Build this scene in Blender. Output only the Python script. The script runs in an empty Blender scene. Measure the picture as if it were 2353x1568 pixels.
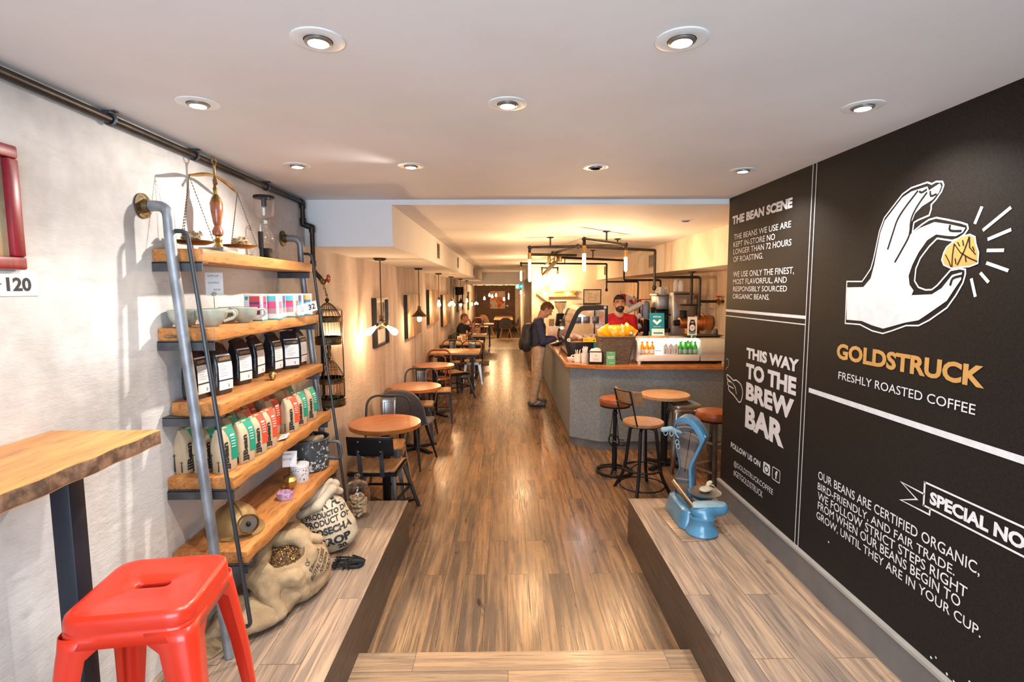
import bpy, bmesh, math, random
import numpy as np
from mathutils import Vector, Matrix, Euler
from mathutils.bvhtree import BVHTree
random.seed(7)
PI = math.pi
SC = bpy.context.scene
COL = SC.collection

# ------------------------------------------------------------------ camera
cam_data = bpy.data.cameras.new('camera')
cam_data.sensor_fit = 'HORIZONTAL'
cam_data.sensor_width = 36.0
cam_data.lens = 36.0 * 1211.0 / 2353.0
cam_data.clip_start = 0.05
cam = bpy.data.objects.new('camera', cam_data)
COL.objects.link(cam)
_p, _y, _r = 0.0956, 0.0108, 0.004
_f = Vector((math.sin(_y) * math.cos(_p), math.cos(_y) * math.cos(_p), -math.sin(_p)))
_rt = Vector((math.cos(_y), -math.sin(_y), 0))
_dn = _f.cross(_rt)
_r2 = _rt * math.cos(_r) + _dn * math.sin(_r)
_d2 = _dn * math.cos(_r) - _rt * math.sin(_r)
cam.matrix_world = Matrix(((_r2.x, -_d2.x, -_f.x, 0), (_r2.y, -_d2.y, -_f.y, 0), (_r2.z, -_d2.z, -_f.z, 1.85), (0, 0, 0, 1)))
SC.camera = cam

# ------------------------------------------------------------------ world, daylight, exposure
world = bpy.data.worlds.new('world')
SC.world = world
world.use_nodes = True
world.node_tree.nodes['Background'].inputs[0].default_value = (0.62, 0.78, 1.0, 1)
world.node_tree.nodes['Background'].inputs[1].default_value = 0.6

def area_light(name, loc, rot, sx, sy, power, col):
    l = bpy.data.lights.new(name, 'AREA')
    l.shape = 'RECTANGLE'
    l.size, l.size_y, l.energy, l.color = sx, sy, power, col
    o = bpy.data.objects.new(name, l)
    COL.objects.link(o)
    o.location, o.rotation_euler = loc, rot
    return o

# daylight that comes through the shop window behind the camera
area_light('daylight_through_window', (0.08, -1.9, 1.6), (PI / 2 + 0.05, 0, 0), 2.8, 2.2, 120, (0.66, 0.83, 1.0))

vs = SC.view_settings
vs.view_transform = 'Standard'
vs.look = 'None'
vs.exposure = 1.0
vs.gamma = 1.0
vs.use_curve_mapping = False
SC.cycles.use_denoising = True
SC.cycles.max_bounces = 8
SC.cycles.diffuse_bounces = 4
SC.cycles.glossy_bounces = 4
SC.cycles.transmission_bounces = 8
SC.cycles.transparent_max_bounces = 12
SC.cycles.sample_clamp_indirect = 6.0
SC.cycles.caustics_reflective = False
SC.cycles.caustics_refractive = False

# ------------------------------------------------------------------ tags
def tag(o, label=None, cat=None, group=None, kind=None):
    if label: o['label'] = label
    if cat: o['category'] = cat
    if group: o['group'] = group
    if kind: o['kind'] = kind
    return o

def thing(name, label, cat, loc=(0, 0, 0), rz=0.0, group=None):
    o = bpy.data.objects.new(name, None)
    COL.objects.link(o)
    o.empty_display_size = 0.05
    o.location = loc
    o.rotation_euler = (0, 0, rz)
    return tag(o, label, cat, group)

def dup(root, loc, rz=0.0, label=None, group=None, scale=None):
    r = root.copy(); COL.objects.link(r)
    r.location = loc; r.rotation_euler = (0, 0, rz)
    if scale: r.scale = scale
    if label: r['label'] = label
    if group: r['group'] = group
    for ch in list(root.children):
        c = ch.copy(); COL.objects.link(c); c.parent = r
        for g in list(ch.children):
            d = g.copy(); COL.objects.link(d); d.parent = c
    return r

# ------------------------------------------------------------------ mesh builder
def frame(d):
    d = Vector(d).normalized()
    a = Vector((0, 0, 1)) if abs(d.z) < 0.9 else Vector((1, 0, 0))
    u = d.cross(a).normalized()
    return u, d.cross(u).normalized()

def rounded(path, rad, n=6, closed=False):
    """a polyline with its corners rounded"""
    P = [Vector(p) for p in path]
    out = []
    m = len(P)
    for i, p in enumerate(P):
        if not closed and (i == 0 or i == m - 1):
            out.append(p); continue
        a, b = P[i - 1], P[(i + 1) % m]
        da, db = a - p, b - p
        la, lb = da.length, db.length
        if la < 1e-6 or lb < 1e-6:
            out.append(p); continue
        r = min(rad, la * 0.49, lb * 0.49)
        s, e = p + da / la * r, p + db / lb * r
        for k in range(n + 1):
            t = k / n
            out.append(s * (1 - t) ** 2 + p * 2 * t * (1 - t) + e * t * t)
    return out

class MB:
    def __init__(s):
        s.v, s.f, s.m = [], [], []
    def add(s, vs_, fs, mi=0, M=None):
        o = len(s.v)
        for v in vs_:
            v = Vector(v)
            s.v.append(tuple(M @ v) if M is not None else tuple(v))
        for f in fs:
            s.f.append([o + i for i in f]); s.m.append(mi)
        return s
    def box(s, c, d, mi=0, rz=0.0, M=None):
        x, y, z = d[0] / 2, d[1] / 2, d[2] / 2
        vs_ = [Vector((a * x, b * y, e * z)) for a in (-1, 1) for b in (-1, 1) for e in (-1, 1)]
        R_ = Matrix.Rotation(rz, 4, 'Z') if rz else Matrix.Identity(4)
        T_ = Matrix.Translation(c) @ R_
        if M is not None: T_ = M @ T_
        return s.add(vs_, [(0, 1, 3, 2), (4, 6, 7, 5), (0, 4, 5, 1), (2, 3, 7, 6), (0, 2, 6, 4), (1, 5, 7, 3)], mi, T_)
    def bar(s, a, b, w, h, mi=0, up=None):
        """a rectangular bar from a to b"""
        a, b = Vector(a), Vector(b)
        d = (b - a).normalized()
        upv = Vector(up) if up else (Vector((0, 0, 1)) if abs(d.z) < 0.95 else Vector((0, 1, 0)))
        u = d.cross(upv).normalized(); v = u.cross(d)
        vs_ = [p + u * (i * w / 2) + v * (j * h / 2) for p in (a, b) for i in (-1, 1) for j in (-1, 1)]
        return s.add(vs_, [(0, 1, 3, 2), (4, 6, 7, 5), (0, 4, 5, 1), (2, 3, 7, 6), (0, 2, 6, 4), (1, 5, 7, 3)], mi)
    def cyl(s, a, b, r0, r1=None, n=16, mi=0, caps=True):
        r1 = r0 if r1 is None else r1
        a, b = Vector(a), Vector(b)
        u, v = frame(b - a)
        vs_ = []
        for p, r in ((a, r0), (b, r1)):
            for k in range(n):
                t = 2 * PI * k / n
                vs_.append(p + u * (math.cos(t) * r) + v * (math.sin(t) * r))
        fs = [(k, (k + 1) % n, n + (k + 1) % n, n + k) for k in range(n)]
        if caps: fs += [tuple(range(n))[::-1], tuple(range(n, 2 * n))]
        return s.add(vs_, fs, mi)
    def tube(s, path, r, n=8, closed=False, mi=0, caps=True):
        P = [Vector(p) for p in path]
        m = len(P)
        rs = r if isinstance(r, (list, tuple)) else [r] * m
        vs_ = []; u = None
        for i, p in enumerate(P):
            if closed: d = P[(i + 1) % m] - P[i - 1]
            else: d = P[min(i + 1, m - 1)] - P[max(i - 1, 0)]
            if d.length < 1e-9: d = Vector((0, 0, 1))
            d.normalize()
            if u is None: u, v = frame(d)
            else:
                u = (u - d * u.dot(d))
                u = u.normalized() if u.length > 1e-6 else frame(d)[0]
                v = d.cross(u)
            for k in range(n):
                t = 2 * PI * k / n
                vs_.append(p + u * (math.cos(t) * rs[i]) + v * (math.sin(t) * rs[i]))
        fs = []
        for i in range(m if closed else m - 1):
            j = (i + 1) % m
            fs += [(i * n + k, i * n + (k + 1) % n, j * n + (k + 1) % n, j * n + k) for k in range(n)]
        if not closed and caps: fs += [tuple(range(n))[::-1], tuple(range((m - 1) * n, m * n))]
        return s.add(vs_, fs, mi)
    def lathe(s, prof, o=(0, 0, 0), n=24, mi=0, M=None, sx=1, sy=1):
        vs_ = []; fs = []
        o = Vector(o)
        for r, z in prof:
            for k in range(n):
                t = 2 * PI * k / n
                vs_.append(o + Vector((math.cos(t) * r * sx, math.sin(t) * r * sy, z)))
        for i in range(len(prof) - 1):
            fs += [(i * n + k, i * n + (k + 1) % n, (i + 1) * n + (k + 1) % n, (i + 1) * n + k) for k in range(n)]
        if prof[0][0] > 1e-5: fs.append(tuple(range(n))[::-1])
        if prof[-1][0] > 1e-5: fs.append(tuple(range((len(prof) - 1) * n, len(prof) * n)))
        return s.add(vs_, fs, mi, M)
    def ell(s, c, r, nu=16, nv=10, mi=0, M=None):
        pr = [(math.sin(PI * i / nv), -math.cos(PI * i / nv)) for i in range(nv + 1)]
        vs_ = []; fs = []
        for a, z in pr:
            for k in range(nu):
                t = 2 * PI * k / nu
                vs_.append((c[0] + math.cos(t) * a * r[0], c[1] + math.sin(t) * a * r[1], c[2] + z * r[2]))
        for i in range(nv):
            fs += [(i * nu + k, i * nu + (k + 1) % nu, (i + 1) * nu + (k + 1) % nu, (i + 1) * nu + k) for k in range(nu)]
        return s.add(vs_, fs, mi, M)
    def torus(s, c, R, r, n=32, m=8, mi=0, axis='Z', sx=1, sy=1):
        pts = []
        for k in range(n):
            t = 2 * PI * k / n
            a, b = math.cos(t) * R * sx, math.sin(t) * R * sy
            q = {'Z': (a, b, 0), 'X': (0, a, b), 'Y': (a, 0, b)}[axis]
            pts.append(Vector(c) + Vector(q))
        return s.tube(pts, r, m, True, mi)
    def prism(s, poly, o, u, v, w, mi=0):
        """polygon (a,b) -> o + a*u + b*v, pushed along w"""
        o, u, v, w = Vector(o), Vector(u), Vector(v), Vector(w)
        n = len(poly)
        A = [o + u * a + v * b for a, b in poly]
        vs_ = A + [p + w for p in A]
        fs = [tuple(range(n))[::-1], tuple(range(n, 2 * n))] + [(k, (k + 1) % n, n + (k + 1) % n, n + k) for k in range(n)]
        return s.add(vs_, fs, mi)
    def grid(s, fn, nu, nv, mi=0, wrap=False):
        vs_ = [fn(i / (nu if wrap else nu - 1), j / (nv - 1)) for i in range(nu) for j in range(nv)]
        fs = []
        for i in range(nu if wrap else nu - 1):
            k = (i + 1) % nu
            fs += [(i * nv + j, k * nv + j, k * nv + j + 1, i * nv + j + 1) for j in range(nv - 1)]
        return s.add(vs_, fs, mi)
    def xf(s, M_):
        s.v = [tuple(M_ @ Vector(v)) for v in s.v]
        return s
    def build(s, name, mats, parent=None, loc=(0, 0, 0), rot=None, smooth=35, bevel=0, seg=2, fix=True):
        me = bpy.data.meshes.new(name)
        me.from_pydata(s.v, [], s.f)
        mats = mats if isinstance(mats, (list, tuple)) else [mats]
        for m in mats: me.materials.append(m)
        if len(mats) > 1: me.polygons.foreach_set('material_index', s.m)
        bm = bmesh.new(); bm.from_mesh(me)
        if fix: bmesh.ops.recalc_face_normals(bm, faces=bm.faces)
        if bevel:
            es = [e for e in bm.edges if len(e.link_faces) == 2 and e.calc_face_angle(0) > 0.6]
            bmesh.ops.bevel(bm, geom=es, offset=bevel, segments=seg, affect='EDGES', profile=0.5, clamp_overlap=True)
        bm.to_mesh(me); bm.free()
        if smooth:
            me.polygons.foreach_set('use_smooth', [True] * len(me.polygons))
            me.set_sharp_from_angle(angle=math.radians(smooth))
        o = bpy.data.objects.new(name, me)
        COL.objects.link(o)
        if parent is not None: o.parent = parent
        o.location = loc
        if rot: o.rotation_euler = rot
        return o

# ------------------------------------------------------------------ organic shapes: smooth union of capsules and ellipsoids
def surfnet(F, org, h):
    S = F < 0
    nx, ny, nz = F.shape
    cs = (nx - 1, ny - 1, nz - 1)
    acc = np.zeros(cs + (3,)); cnt = np.zeros(cs)
    def sl(a, dx, dy, dz): return a[dx:nx - 1 + dx, dy:ny - 1 + dy, dz:nz - 1 + dz]
    corners = [(i, j, k) for i in (0, 1) for j in (0, 1) for k in (0, 1)]
    for a in corners:
        for ax in range(3):
            if a[ax]: continue
            b = list(a); b[ax] = 1
            fa, fb = sl(F, *a), sl(F, *b)
            cr = sl(S, *a) != sl(S, *b)
            t = np.where(cr, fa / np.where(fa == fb, 1, fa - fb), 0)
            for d in range(3):
                acc[..., d] += np.where(cr, a[d] + (t if d == ax else 0), 0)
            cnt += cr
    act = cnt > 0
    idx = -np.ones(cs, int); idx[act] = np.arange(act.sum())
    ii = np.argwhere(act)
    V = (ii + acc[act] / cnt[act][:, None]) * h + np.array(org)
    Q = []
    for ax in range(3):
        A = S.take(range(0, S.shape[ax] - 1), ax); B = S.take(range(1, S.shape[ax]), ax)
        for e in np.argwhere(A != B):
            o1, o2 = [d for d in range(3) if d != ax]
            if e[o1] < 1 or e[o2] < 1 or e[o1] >= cs[o1] or e[o2] >= cs[o2]: continue
            q = []
            for d1, d2 in ((0, 0), (-1, 0), (-1, -1), (0, -1)):
                c = e.copy(); c[o1] += d1; c[o2] += d2
                q.append(idx[tuple(c)])
            if (ax == 1) != bool(S[tuple(e)]): q = q[::-1]
            Q.append(q)
    return V, Q

def sdf_blob(name, prims, h, mat, parent, k=0.02, disp=None, cut=None, smooth=180):
    """prims: ('c', a, b, r0, r1[, k]) tapered capsule or ('e', centre, radii, rotation[, k]) ellipsoid"""
    lo = np.array([1e9] * 3); hi = -lo
    for p in prims:
        if p[0] == 'c':
            for q, r in ((p[1], p[3]), (p[2], p[4])):
                lo = np.minimum(lo, np.array(q) - r); hi = np.maximum(hi, np.array(q) + r)
        else:
            R_ = max(p[2]); lo = np.minimum(lo, np.array(p[1]) - R_); hi = np.maximum(hi, np.array(p[1]) + R_)
    lo -= 3 * h + k; hi += 3 * h + k
    n = np.ceil((hi - lo) / h).astype(int) + 1
    G = np.stack(np.meshgrid(*[lo[d] + np.arange(n[d]) * h for d in range(3)], indexing='ij'), -1)
    F = np.full(G.shape[:3], 1e3)
    for p in prims:
        kk = k
        if p[0] == 'c':
            a, b = np.array(p[1], float), np.array(p[2], float)
            if len(p) > 5: kk = p[5]
            ab = b - a
            t = np.clip(((G - a) @ ab) / max(ab @ ab, 1e-9), 0, 1)
            d = np.linalg.norm(G - a - t[..., None] * ab, axis=-1) - (p[3] + (p[4] - p[3]) * t)
        else:
            r = np.array(p[2], float)
            X = G - np.array(p[1], float)
            if len(p) > 3 and p[3]:
                X = X @ np.array(Euler(p[3]).to_matrix())
            if len(p) > 4: kk = p[4]
            k0 = np.linalg.norm(X / r, axis=-1); k1 = np.linalg.norm(X / r ** 2, axis=-1)
            d = k0 * (k0 - 1) / np.maximum(k1, 1e-9)
        if kk > 0:
            hh = np.clip(0.5 + 0.5 * (F - d) / kk, 0, 1)
            F = F * (1 - hh) + d * hh - kk * hh * (1 - hh)
        else: F = np.minimum(F, d)
    if disp: F = F + disp(G)
    if cut: F = np.maximum(F, cut(G))
    V, Q = surfnet(F, lo, h)
    me = bpy.data.meshes.new(name)
    me.from_pydata([tuple(v) for v in V], [], [list(map(int, q)) for q in Q])
    me.validate()
    me.materials.append(mat)
    me.polygons.foreach_set('use_smooth', [True] * len(me.polygons))
    o = bpy.data.objects.new(name, me)
    COL.objects.link(o)
    if parent is not None: o.parent = parent
    return o

def nz3(G, f, seed=0):
    """cheap smooth 3-D noise from sines"""
    x, y, z = G[..., 0] * f, G[..., 1] * f, G[..., 2] * f
    s = seed * 1.7
    return (np.sin(x + 1.3 * np.sin(y * 0.8 + s) + s) * np.cos(y * 1.1 + 0.9 * np.sin(z + s)) + np.sin(z * 1.2 + 1.1 * np.sin(x * 0.9 + 2 * s))) / 2

# ------------------------------------------------------------------ lettering
_tcache = {}
def glyphs(text, bold=0.0, shear=0.0):
    key = (text, bold, shear)
    if key not in _tcache:
        cu = bpy.data.curves.new('lettering_curve', 'FONT')
        cu.body = text; cu.size = 1; cu.offset = bold; cu.shear = shear
        cu.resolution_u = 3
        ob = bpy.data.objects.new('lettering_curve', cu)
        COL.objects.link(ob)
        dg = bpy.context.evaluated_depsgraph_get()
        me = bpy.data.meshes.new_from_object(ob.evaluated_get(dg))
        vs_ = [tuple(v.co) for v in me.vertices]
        fs = [tuple(p.vertices) for p in me.polygons]
        bpy.data.objects.remove(ob); bpy.data.curves.remove(cu); bpy.data.meshes.remove(me)
        xs = [v[0] for v in vs_]; ys = [v[1] for v in vs_]
        x0, x1, y0, y1 = min(xs), max(xs), min(ys), max(ys)
        _tcache[key] = ([((x - x0) / (x1 - x0), (y - y0) / max(y1 - y0, 1e-6)) for x, y, _ in vs_], fs)
    return _tcache[key]

def letters(mb, text, o, u, v, w, h, bold=0.0, mi=0, off=0.0, shear=0.0, fn=None):
    """text in a w x h box from corner o along u (reading direction) and v (up); fn bends it onto a surface"""
    vs_, fs = glyphs(text, bold, shear)
    o, u, v = Vector(o), Vector(u).normalized(), Vector(v).normalized()
    nrm = u.cross(v) * off
    if fn: mb.add([fn(a, b) for a, b in vs_], fs, mi)
    else: mb.add([o + u * (a * w) + v * (b * h) + nrm for a, b in vs_], fs, mi)

def stroke(mb, pts, w, mapf, closed=False, mi=0, lift=0.0):
    """a flat painted line of width w through 2-D points; mapf(a, b, lift) gives the 3-D point"""
    P = [Vector(p) for p in pts]
    m = len(P)
    L_, R_ = [], []
    for i in range(m):
        if closed: d0, d1 = P[i] - P[i - 1], P[(i + 1) % m] - P[i]
        else:
            d0 = P[i] - P[i - 1] if i else P[1] - P[0]
            d1 = P[i + 1] - P[i] if i < m - 1 else d0
        d0, d1 = d0.normalized(), d1.normalized()
        n0 = Vector((-d0.y, d0.x)); n1 = Vector((-d1.y, d1.x))
        nn = (n0 + n1)
        nn = nn.normalized() if nn.length > 1e-4 else n0
        c = max(nn.dot(n0), 0.5)
        L_.append(P[i] + nn * (w / 2 / c)); R_.append(P[i] - nn * (w / 2 / c))
    vs_ = [mapf(p.x, p.y, lift) for p in L_ + R_]
    fs = []
    for i in range(m if closed else m - 1):
        j = (i + 1) % m
        fs.append((i, j, m + j, m + i))
    mb.add(vs_, fs, mi)

def smooth_loop(pts, n=4, closed=True):
    """Catmull-Rom through 2-D points"""
    m = len(pts); out = []
    for i in range(m if closed else m - 1):
        p0, p1, p2, p3 = (Vector(pts[(i + q) % m]) if closed else Vector(pts[min(max(i + q, 0), m - 1)]) for q in (-1, 0, 1, 2))
        for k in range(n):
            t = k / n
            out.append(tuple(0.5 * ((2 * p1) + (p2 - p0) * t + (2 * p0 - 5 * p1 + 4 * p2 - p3) * t * t + (3 * p1 - p0 - 3 * p2 + p3) * t ** 3)))
    if not closed: out.append(tuple(pts[-1]))
    return out

# ------------------------------------------------------------------ materials
def _new(name):
    m = bpy.data.materials.new(name); m.use_nodes = True
    nt = m.node_tree
    return m, nt, nt.nodes['Principled BSDF']

def _noise(nt, sc, stretch=(1, 1, 1), detail=4, coord='Object', rough=0.55):
    tc = nt.nodes.new('ShaderNodeTexCoord')
    mp = nt.nodes.new('ShaderNodeMapping'); mp.inputs['Scale'].default_value = stretch
    n = nt.nodes.new('ShaderNodeTexNoise'); n.inputs['Scale'].default_value = sc
    n.inputs['Detail'].default_value = detail; n.inputs['Roughness'].default_value = rough
    nt.links.new(tc.outputs[coord], mp.inputs[0]); nt.links.new(mp.outputs[0], n.inputs[0])
    return n

def _range(nt, src, a, b, c=0.0, d=1.0):
    r = nt.nodes.new('ShaderNodeMapRange')
    for i, x in zip((1, 2, 3, 4), (a, b, c, d)): r.inputs[i].default_value = x
    nt.links.new(src, r.inputs[0])
    return r.outputs[0]

def _mix(nt, f, a, b):
    x = nt.nodes.new('ShaderNodeMix'); x.data_type = 'RGBA'
    for i, s in ((0, f), (6, a), (7, b)):
        if isinstance(s, (int, float)): x.inputs[i].default_value = s
        elif isinstance(s, tuple): x.inputs[i].default_value = (*s, 1)
        else: nt.links.new(s, x.inputs[i])
    return x.outputs[2]

def _bump(nt, b, src, strength, dist=0.01):
    bp = nt.nodes.new('ShaderNodeBump'); bp.inputs['Strength'].default_value = strength
    bp.inputs['Distance'].default_value = dist
    nt.links.new(src, bp.inputs['Height']); nt.links.new(bp.outputs[0], b.inputs['Normal'])

def M(name, col, rough=0.5, metal=0.0, col2=None, sc=8, stretch=(1, 1, 1), detail=4, lo=0.4, hi=0.6, bump=0.0, bsc=60, coat=0.0, emit=None, es=0.0, sheen=0.0, trans=0.0, ior=1.45, alpha=1.0):
    m, nt, b = _new(name)
    b.inputs['Base Color'].default_value = (*col, 1)
    b.inputs['Roughness'].default_value = rough
    b.inputs['Metallic'].default_value = metal
    b.inputs['Coat Weight'].default_value = coat
    b.inputs['Sheen Weight'].default_value = sheen
    b.inputs['Transmission Weight'].default_value = trans
    b.inputs['IOR'].default_value = ior
    b.inputs['Alpha'].default_value = alpha
    if emit:
        b.inputs['Emission Color'].default_value = (*emit, 1); b.inputs['Emission Strength'].default_value = es
    if col2 is None: col2 = tuple(c * 0.82 for c in col); lo, hi = 0.35, 0.75
    n = _noise(nt, sc, stretch, detail)
    nt.links.new(_mix(nt, _range(nt, n.outputs[0], lo, hi), col, col2), b.inputs['Base Color'])
    if bump:
        n2 = _noise(nt, bsc, stretch, 6)
        _bump(nt, b, n2.outputs[0], bump)
    return m

def glass_mat(name, tint=(1, 1, 1), gloss=0.12):
    """thin window-like glass: see-through with a fresnel reflection"""
    m, nt, b = _new(name)
    nt.nodes.remove(b)
    out = nt.nodes['Material Output']
    t = nt.nodes.new('ShaderNodeBsdfTransparent'); t.inputs[0].default_value = (*tint, 1)
    g = nt.nodes.new('ShaderNodeBsdfGlossy'); g.inputs['Roughness'].default_value = 0.03
    lw = nt.nodes.new('ShaderNodeLayerWeight'); lw.inputs[0].default_value = 0.25
    mx = nt.nodes.new('ShaderNodeMixShader')
    nt.links.new(_range(nt, lw.outputs[1], 0, 1, gloss * 0.4, 0.7), mx.inputs[0])
    nt.links.new(t.outputs[0], mx.inputs[1]); nt.links.new(g.outputs[0], mx.inputs[2])
    nt.links.new(mx.outputs[0], out.inputs[0])
    return m

def plank_mat(name, along='Y', row=0.135, length=1.25, tone=1.0, cols=((0.345, 0.21, 0.11), (0.15, 0.102, 0.07), (0.045, 0.027, 0.017)), rough=0.25, grain=1.0):
    m, nt, b = _new(name)
    tc = nt.nodes.new('ShaderNodeTexCoord')
    sp = nt.nodes.new('ShaderNodeSeparateXYZ'); nt.links.new(tc.outputs['Object'], sp.inputs[0])
    cb = nt.nodes.new('ShaderNodeCombineXYZ')
    a, c = ('Y', 'X') if along == 'Y' else ('X', 'Y')
    if along == 'XZ': a, c = 'X', 'Z'
    if along == 'YZ': a, c = 'Y', 'Z'
    nt.links.new(sp.outputs[a], cb.inputs[0]); nt.links.new(sp.outputs[c], cb.inputs[1])
    br = nt.nodes.new('ShaderNodeTexBrick')
    br.offset = 0.37; br.offset_frequency = 2; br.squash_frequency = 1
    for k, v_ in (('Scale', 1.0), ('Mortar Size', 0.0012), ('Mortar Smooth', 0.2), ('Bias', 0.0), ('Brick Width', length), ('Row Height', row)): br.inputs[k].default_value = v_
    br.inputs['Color1'].default_value = (0, 0, 0, 1); br.inputs['Color2'].default_value = (1, 1, 1, 1)
    nt.links.new(cb.outputs[0], br.inputs[0])
    # offset the grain of every plank
    sc = nt.nodes.new('ShaderNodeVectorMath'); sc.operation = 'MULTIPLY_ADD'
    nt.links.new(br.outputs[0], sc.inputs[0]); sc.inputs[1].default_value = (7.0, 3.0, 5.0); nt.links.new(cb.outputs[0], sc.inputs[2])
    def nz(scale, st, det):
        mp = nt.nodes.new('ShaderNodeMapping'); mp.inputs['Scale'].default_value = st
        n = nt.nodes.new('ShaderNodeTexNoise'); n.inputs['Scale'].default_value = scale; n.inputs['Detail'].default_value = det
        n.inputs['Distortion'].default_value = 0.8
        nt.links.new(sc.outputs[0], mp.inputs[0]); nt.links.new(mp.outputs[0], n.inputs[0])
        return n.outputs[0]
    blot = nz(2.4, (0.55, 9.5, 1), 8)
    fine = nz(9, (0.5, 14, 1), 10)
    knots = nz(3.2, (1.5, 4, 1), 2)
    c0 = _mix(nt, _range(nt, blot, 0.40, 0.60), cols[0], cols[1])
    c1 = _mix(nt, _range(nt, fine, 0.50, 0.78), c0, cols[2])
    c2 = _mix(nt, _range(nt, knots, 0.68, 0.78), c1, tuple(x * 0.45 for x in cols[2]))
    tint = _mix(nt, br.outputs[0], (1.12, 1.04, 0.96), (0.78, 0.79, 0.82))
    mu = nt.nodes.new('ShaderNodeMix'); mu.data_type = 'RGBA'; mu.blend_type = 'MULTIPLY'; mu.inputs[0].default_value = 1
    nt.links.new(c2, mu.inputs[6]); nt.links.new(tint, mu.inputs[7])
    fin = _mix(nt, br.outputs['Fac'], mu.outputs[2], tuple(x * 0.3 for x in cols[2]))
    nt.links.new(fin, b.inputs['Base Color'])
    nt.links.new(_range(nt, fine, 0.3, 0.8, rough - 0.07, rough + 0.15), b.inputs['Roughness'])
    _bump(nt, b, fine, 0.05 * grain, 0.003)
    return m

def wood(name, a, b_, c, grain=(1, 14, 14), sc=3.0, rough=0.42, bump=0.15, coat=0.0):
    """solid wood with grain; a light, b_ mid, c dark"""
    m, nt, b = _new(name)
    n1 = _noise(nt, sc, grain, 6); n2 = _noise(nt, sc * 4, grain, 6); n3 = _noise(nt, 2.3, tuple(max(g * 0.3, 1) for g in grain), 3)
    x = _mix(nt, _range(nt, n1.outputs[0], 0.38, 0.62), a, b_)
    x = _mix(nt, _range(nt, n2.outputs[0], 0.55, 0.75), x, c)
    x = _mix(nt, _range(nt, n3.outputs[0], 0.64, 0.8), x, c)
    nt.links.new(x, b.inputs['Base Color'])
    b.inputs['Roughness'].default_value = rough; b.inputs['Coat Weight'].default_value = coat
    _bump(nt, b, n2.outputs[0], bump, 0.004)
    return m

def plaster_wall(name):
    """trowelled white plaster that turns into streaked board-marked concrete deeper in the room"""
    m, nt, b = _new(name)
    cloud = _noise(nt, 1.6, (1, 1, 1), 5, rough=0.6)
    fine = _noise(nt, 14, (1, 0.45, 1.5), 8, rough=0.65)
    streak = _noise(nt, 1.7, (1, 2.2, 0.50), 7, rough=0.62)
    streak2 = _noise(nt, 1.1, (1, 1.0, 0.5), 4)
    base = _mix(nt, _range(nt, cloud.outputs[0], 0.42, 0.66), (0.70, 0.68, 0.65), (0.40, 0.375, 0.355))
    base = _mix(nt, _range(nt, fine.outputs[0], 0.56, 0.8), base, (0.48, 0.45, 0.42))
    st = _mix(nt, _range(nt, streak.outputs[0], 0.36, 0.68), (0.64, 0.55, 0.505), (0.27, 0.20, 0.175))
    st = _mix(nt, _range(nt, streak2.outputs[0], 0.48, 0.72), st, (0.38, 0.27, 0.225))
    ge = nt.nodes.new('ShaderNodeNewGeometry'); sp = nt.nodes.new('ShaderNodeSeparateXYZ')
    nt.links.new(ge.outputs['Position'], sp.inputs[0])
    f = _range(nt, sp.outputs['Y'], 2.8, 5.2, 0.0, 0.85)
    nt.links.new(_mix(nt, f, base, st), b.inputs['Base Color'])
    b.inputs['Roughness'].default_value = 0.85
    trow = _noise(nt, 5, (1, 0.5, 1.7), 10, rough=0.72)
    _bump(nt, b, trow.outputs[0], 0.55, 0.018)
    return m

mt = {}
mt['plaster'] = plaster_wall('plaster')
mt['ceil'] = M('ceiling_paint', (0.70, 0.69, 0.69), 0.7, col2=(0.67, 0.655, 0.65), sc=2)
mt['cream'] = M('cream_plaster', (0.74, 0.66, 0.55), 0.8, col2=(0.64, 0.53, 0.41), sc=2.2, detail=6, bump=0.15, bsc=20)
mt['formwork'] = M('board_marked_concrete', (0.60, 0.50, 0.39), 0.8, col2=(0.42, 0.31, 0.21), sc=2.2, stretch=(1, 3.5, 0.5), detail=8, lo=0.38, hi=0.68, bump=0.2, bsc=10)
mt['black_wall'] = M('black_mural_paint', (0.0115, 0.0095, 0.0085), 0.6, col2=(0.016, 0.013, 0.011), sc=120, detail=2, bump=0.08, bsc=200)
mt['black_wall'].node_tree.nodes['Principled BSDF'].inputs['Specular IOR Level'].default_value = 0.12
mt['white_paint'] = M('white_mural_paint', (0.62, 0.63, 0.66), 0.6, col2=(0.56, 0.57, 0.60), sc=30)
mt['gold_paint'] = M('gold_mural_paint', (0.50, 0.27, 0.075), 0.6)
mt['grey_paint'] = M('grey_skirting_paint', (0.125, 0.122, 0.12), 0.5)
mt['grey_lip'] = M('pale_skirting_edge', (0.30, 0.285, 0.265), 0.5)
mt['floor'] = plank_mat('plank_floor')
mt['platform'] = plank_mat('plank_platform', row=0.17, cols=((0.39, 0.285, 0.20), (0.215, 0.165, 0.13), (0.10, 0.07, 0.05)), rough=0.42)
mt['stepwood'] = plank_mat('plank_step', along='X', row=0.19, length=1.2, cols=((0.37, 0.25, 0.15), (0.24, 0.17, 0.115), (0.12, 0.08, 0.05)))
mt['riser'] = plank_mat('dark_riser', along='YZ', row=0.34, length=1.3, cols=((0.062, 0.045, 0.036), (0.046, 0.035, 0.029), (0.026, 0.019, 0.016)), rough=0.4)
mt['tile'] = M('rear_floor_tile', (0.42, 0.36, 0.27), 0.35, col2=(0.28, 0.23, 0.17), sc=3, stretch=(1, 0.6, 1), detail=6)
mt['barnwood'] = plank_mat('dark_reclaimed_boards', along='XZ', row=0.16, length=1.0, cols=((0.17, 0.085, 0.04), (0.10, 0.05, 0.026), (0.05, 0.026, 0.015)), rough=0.6)
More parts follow.
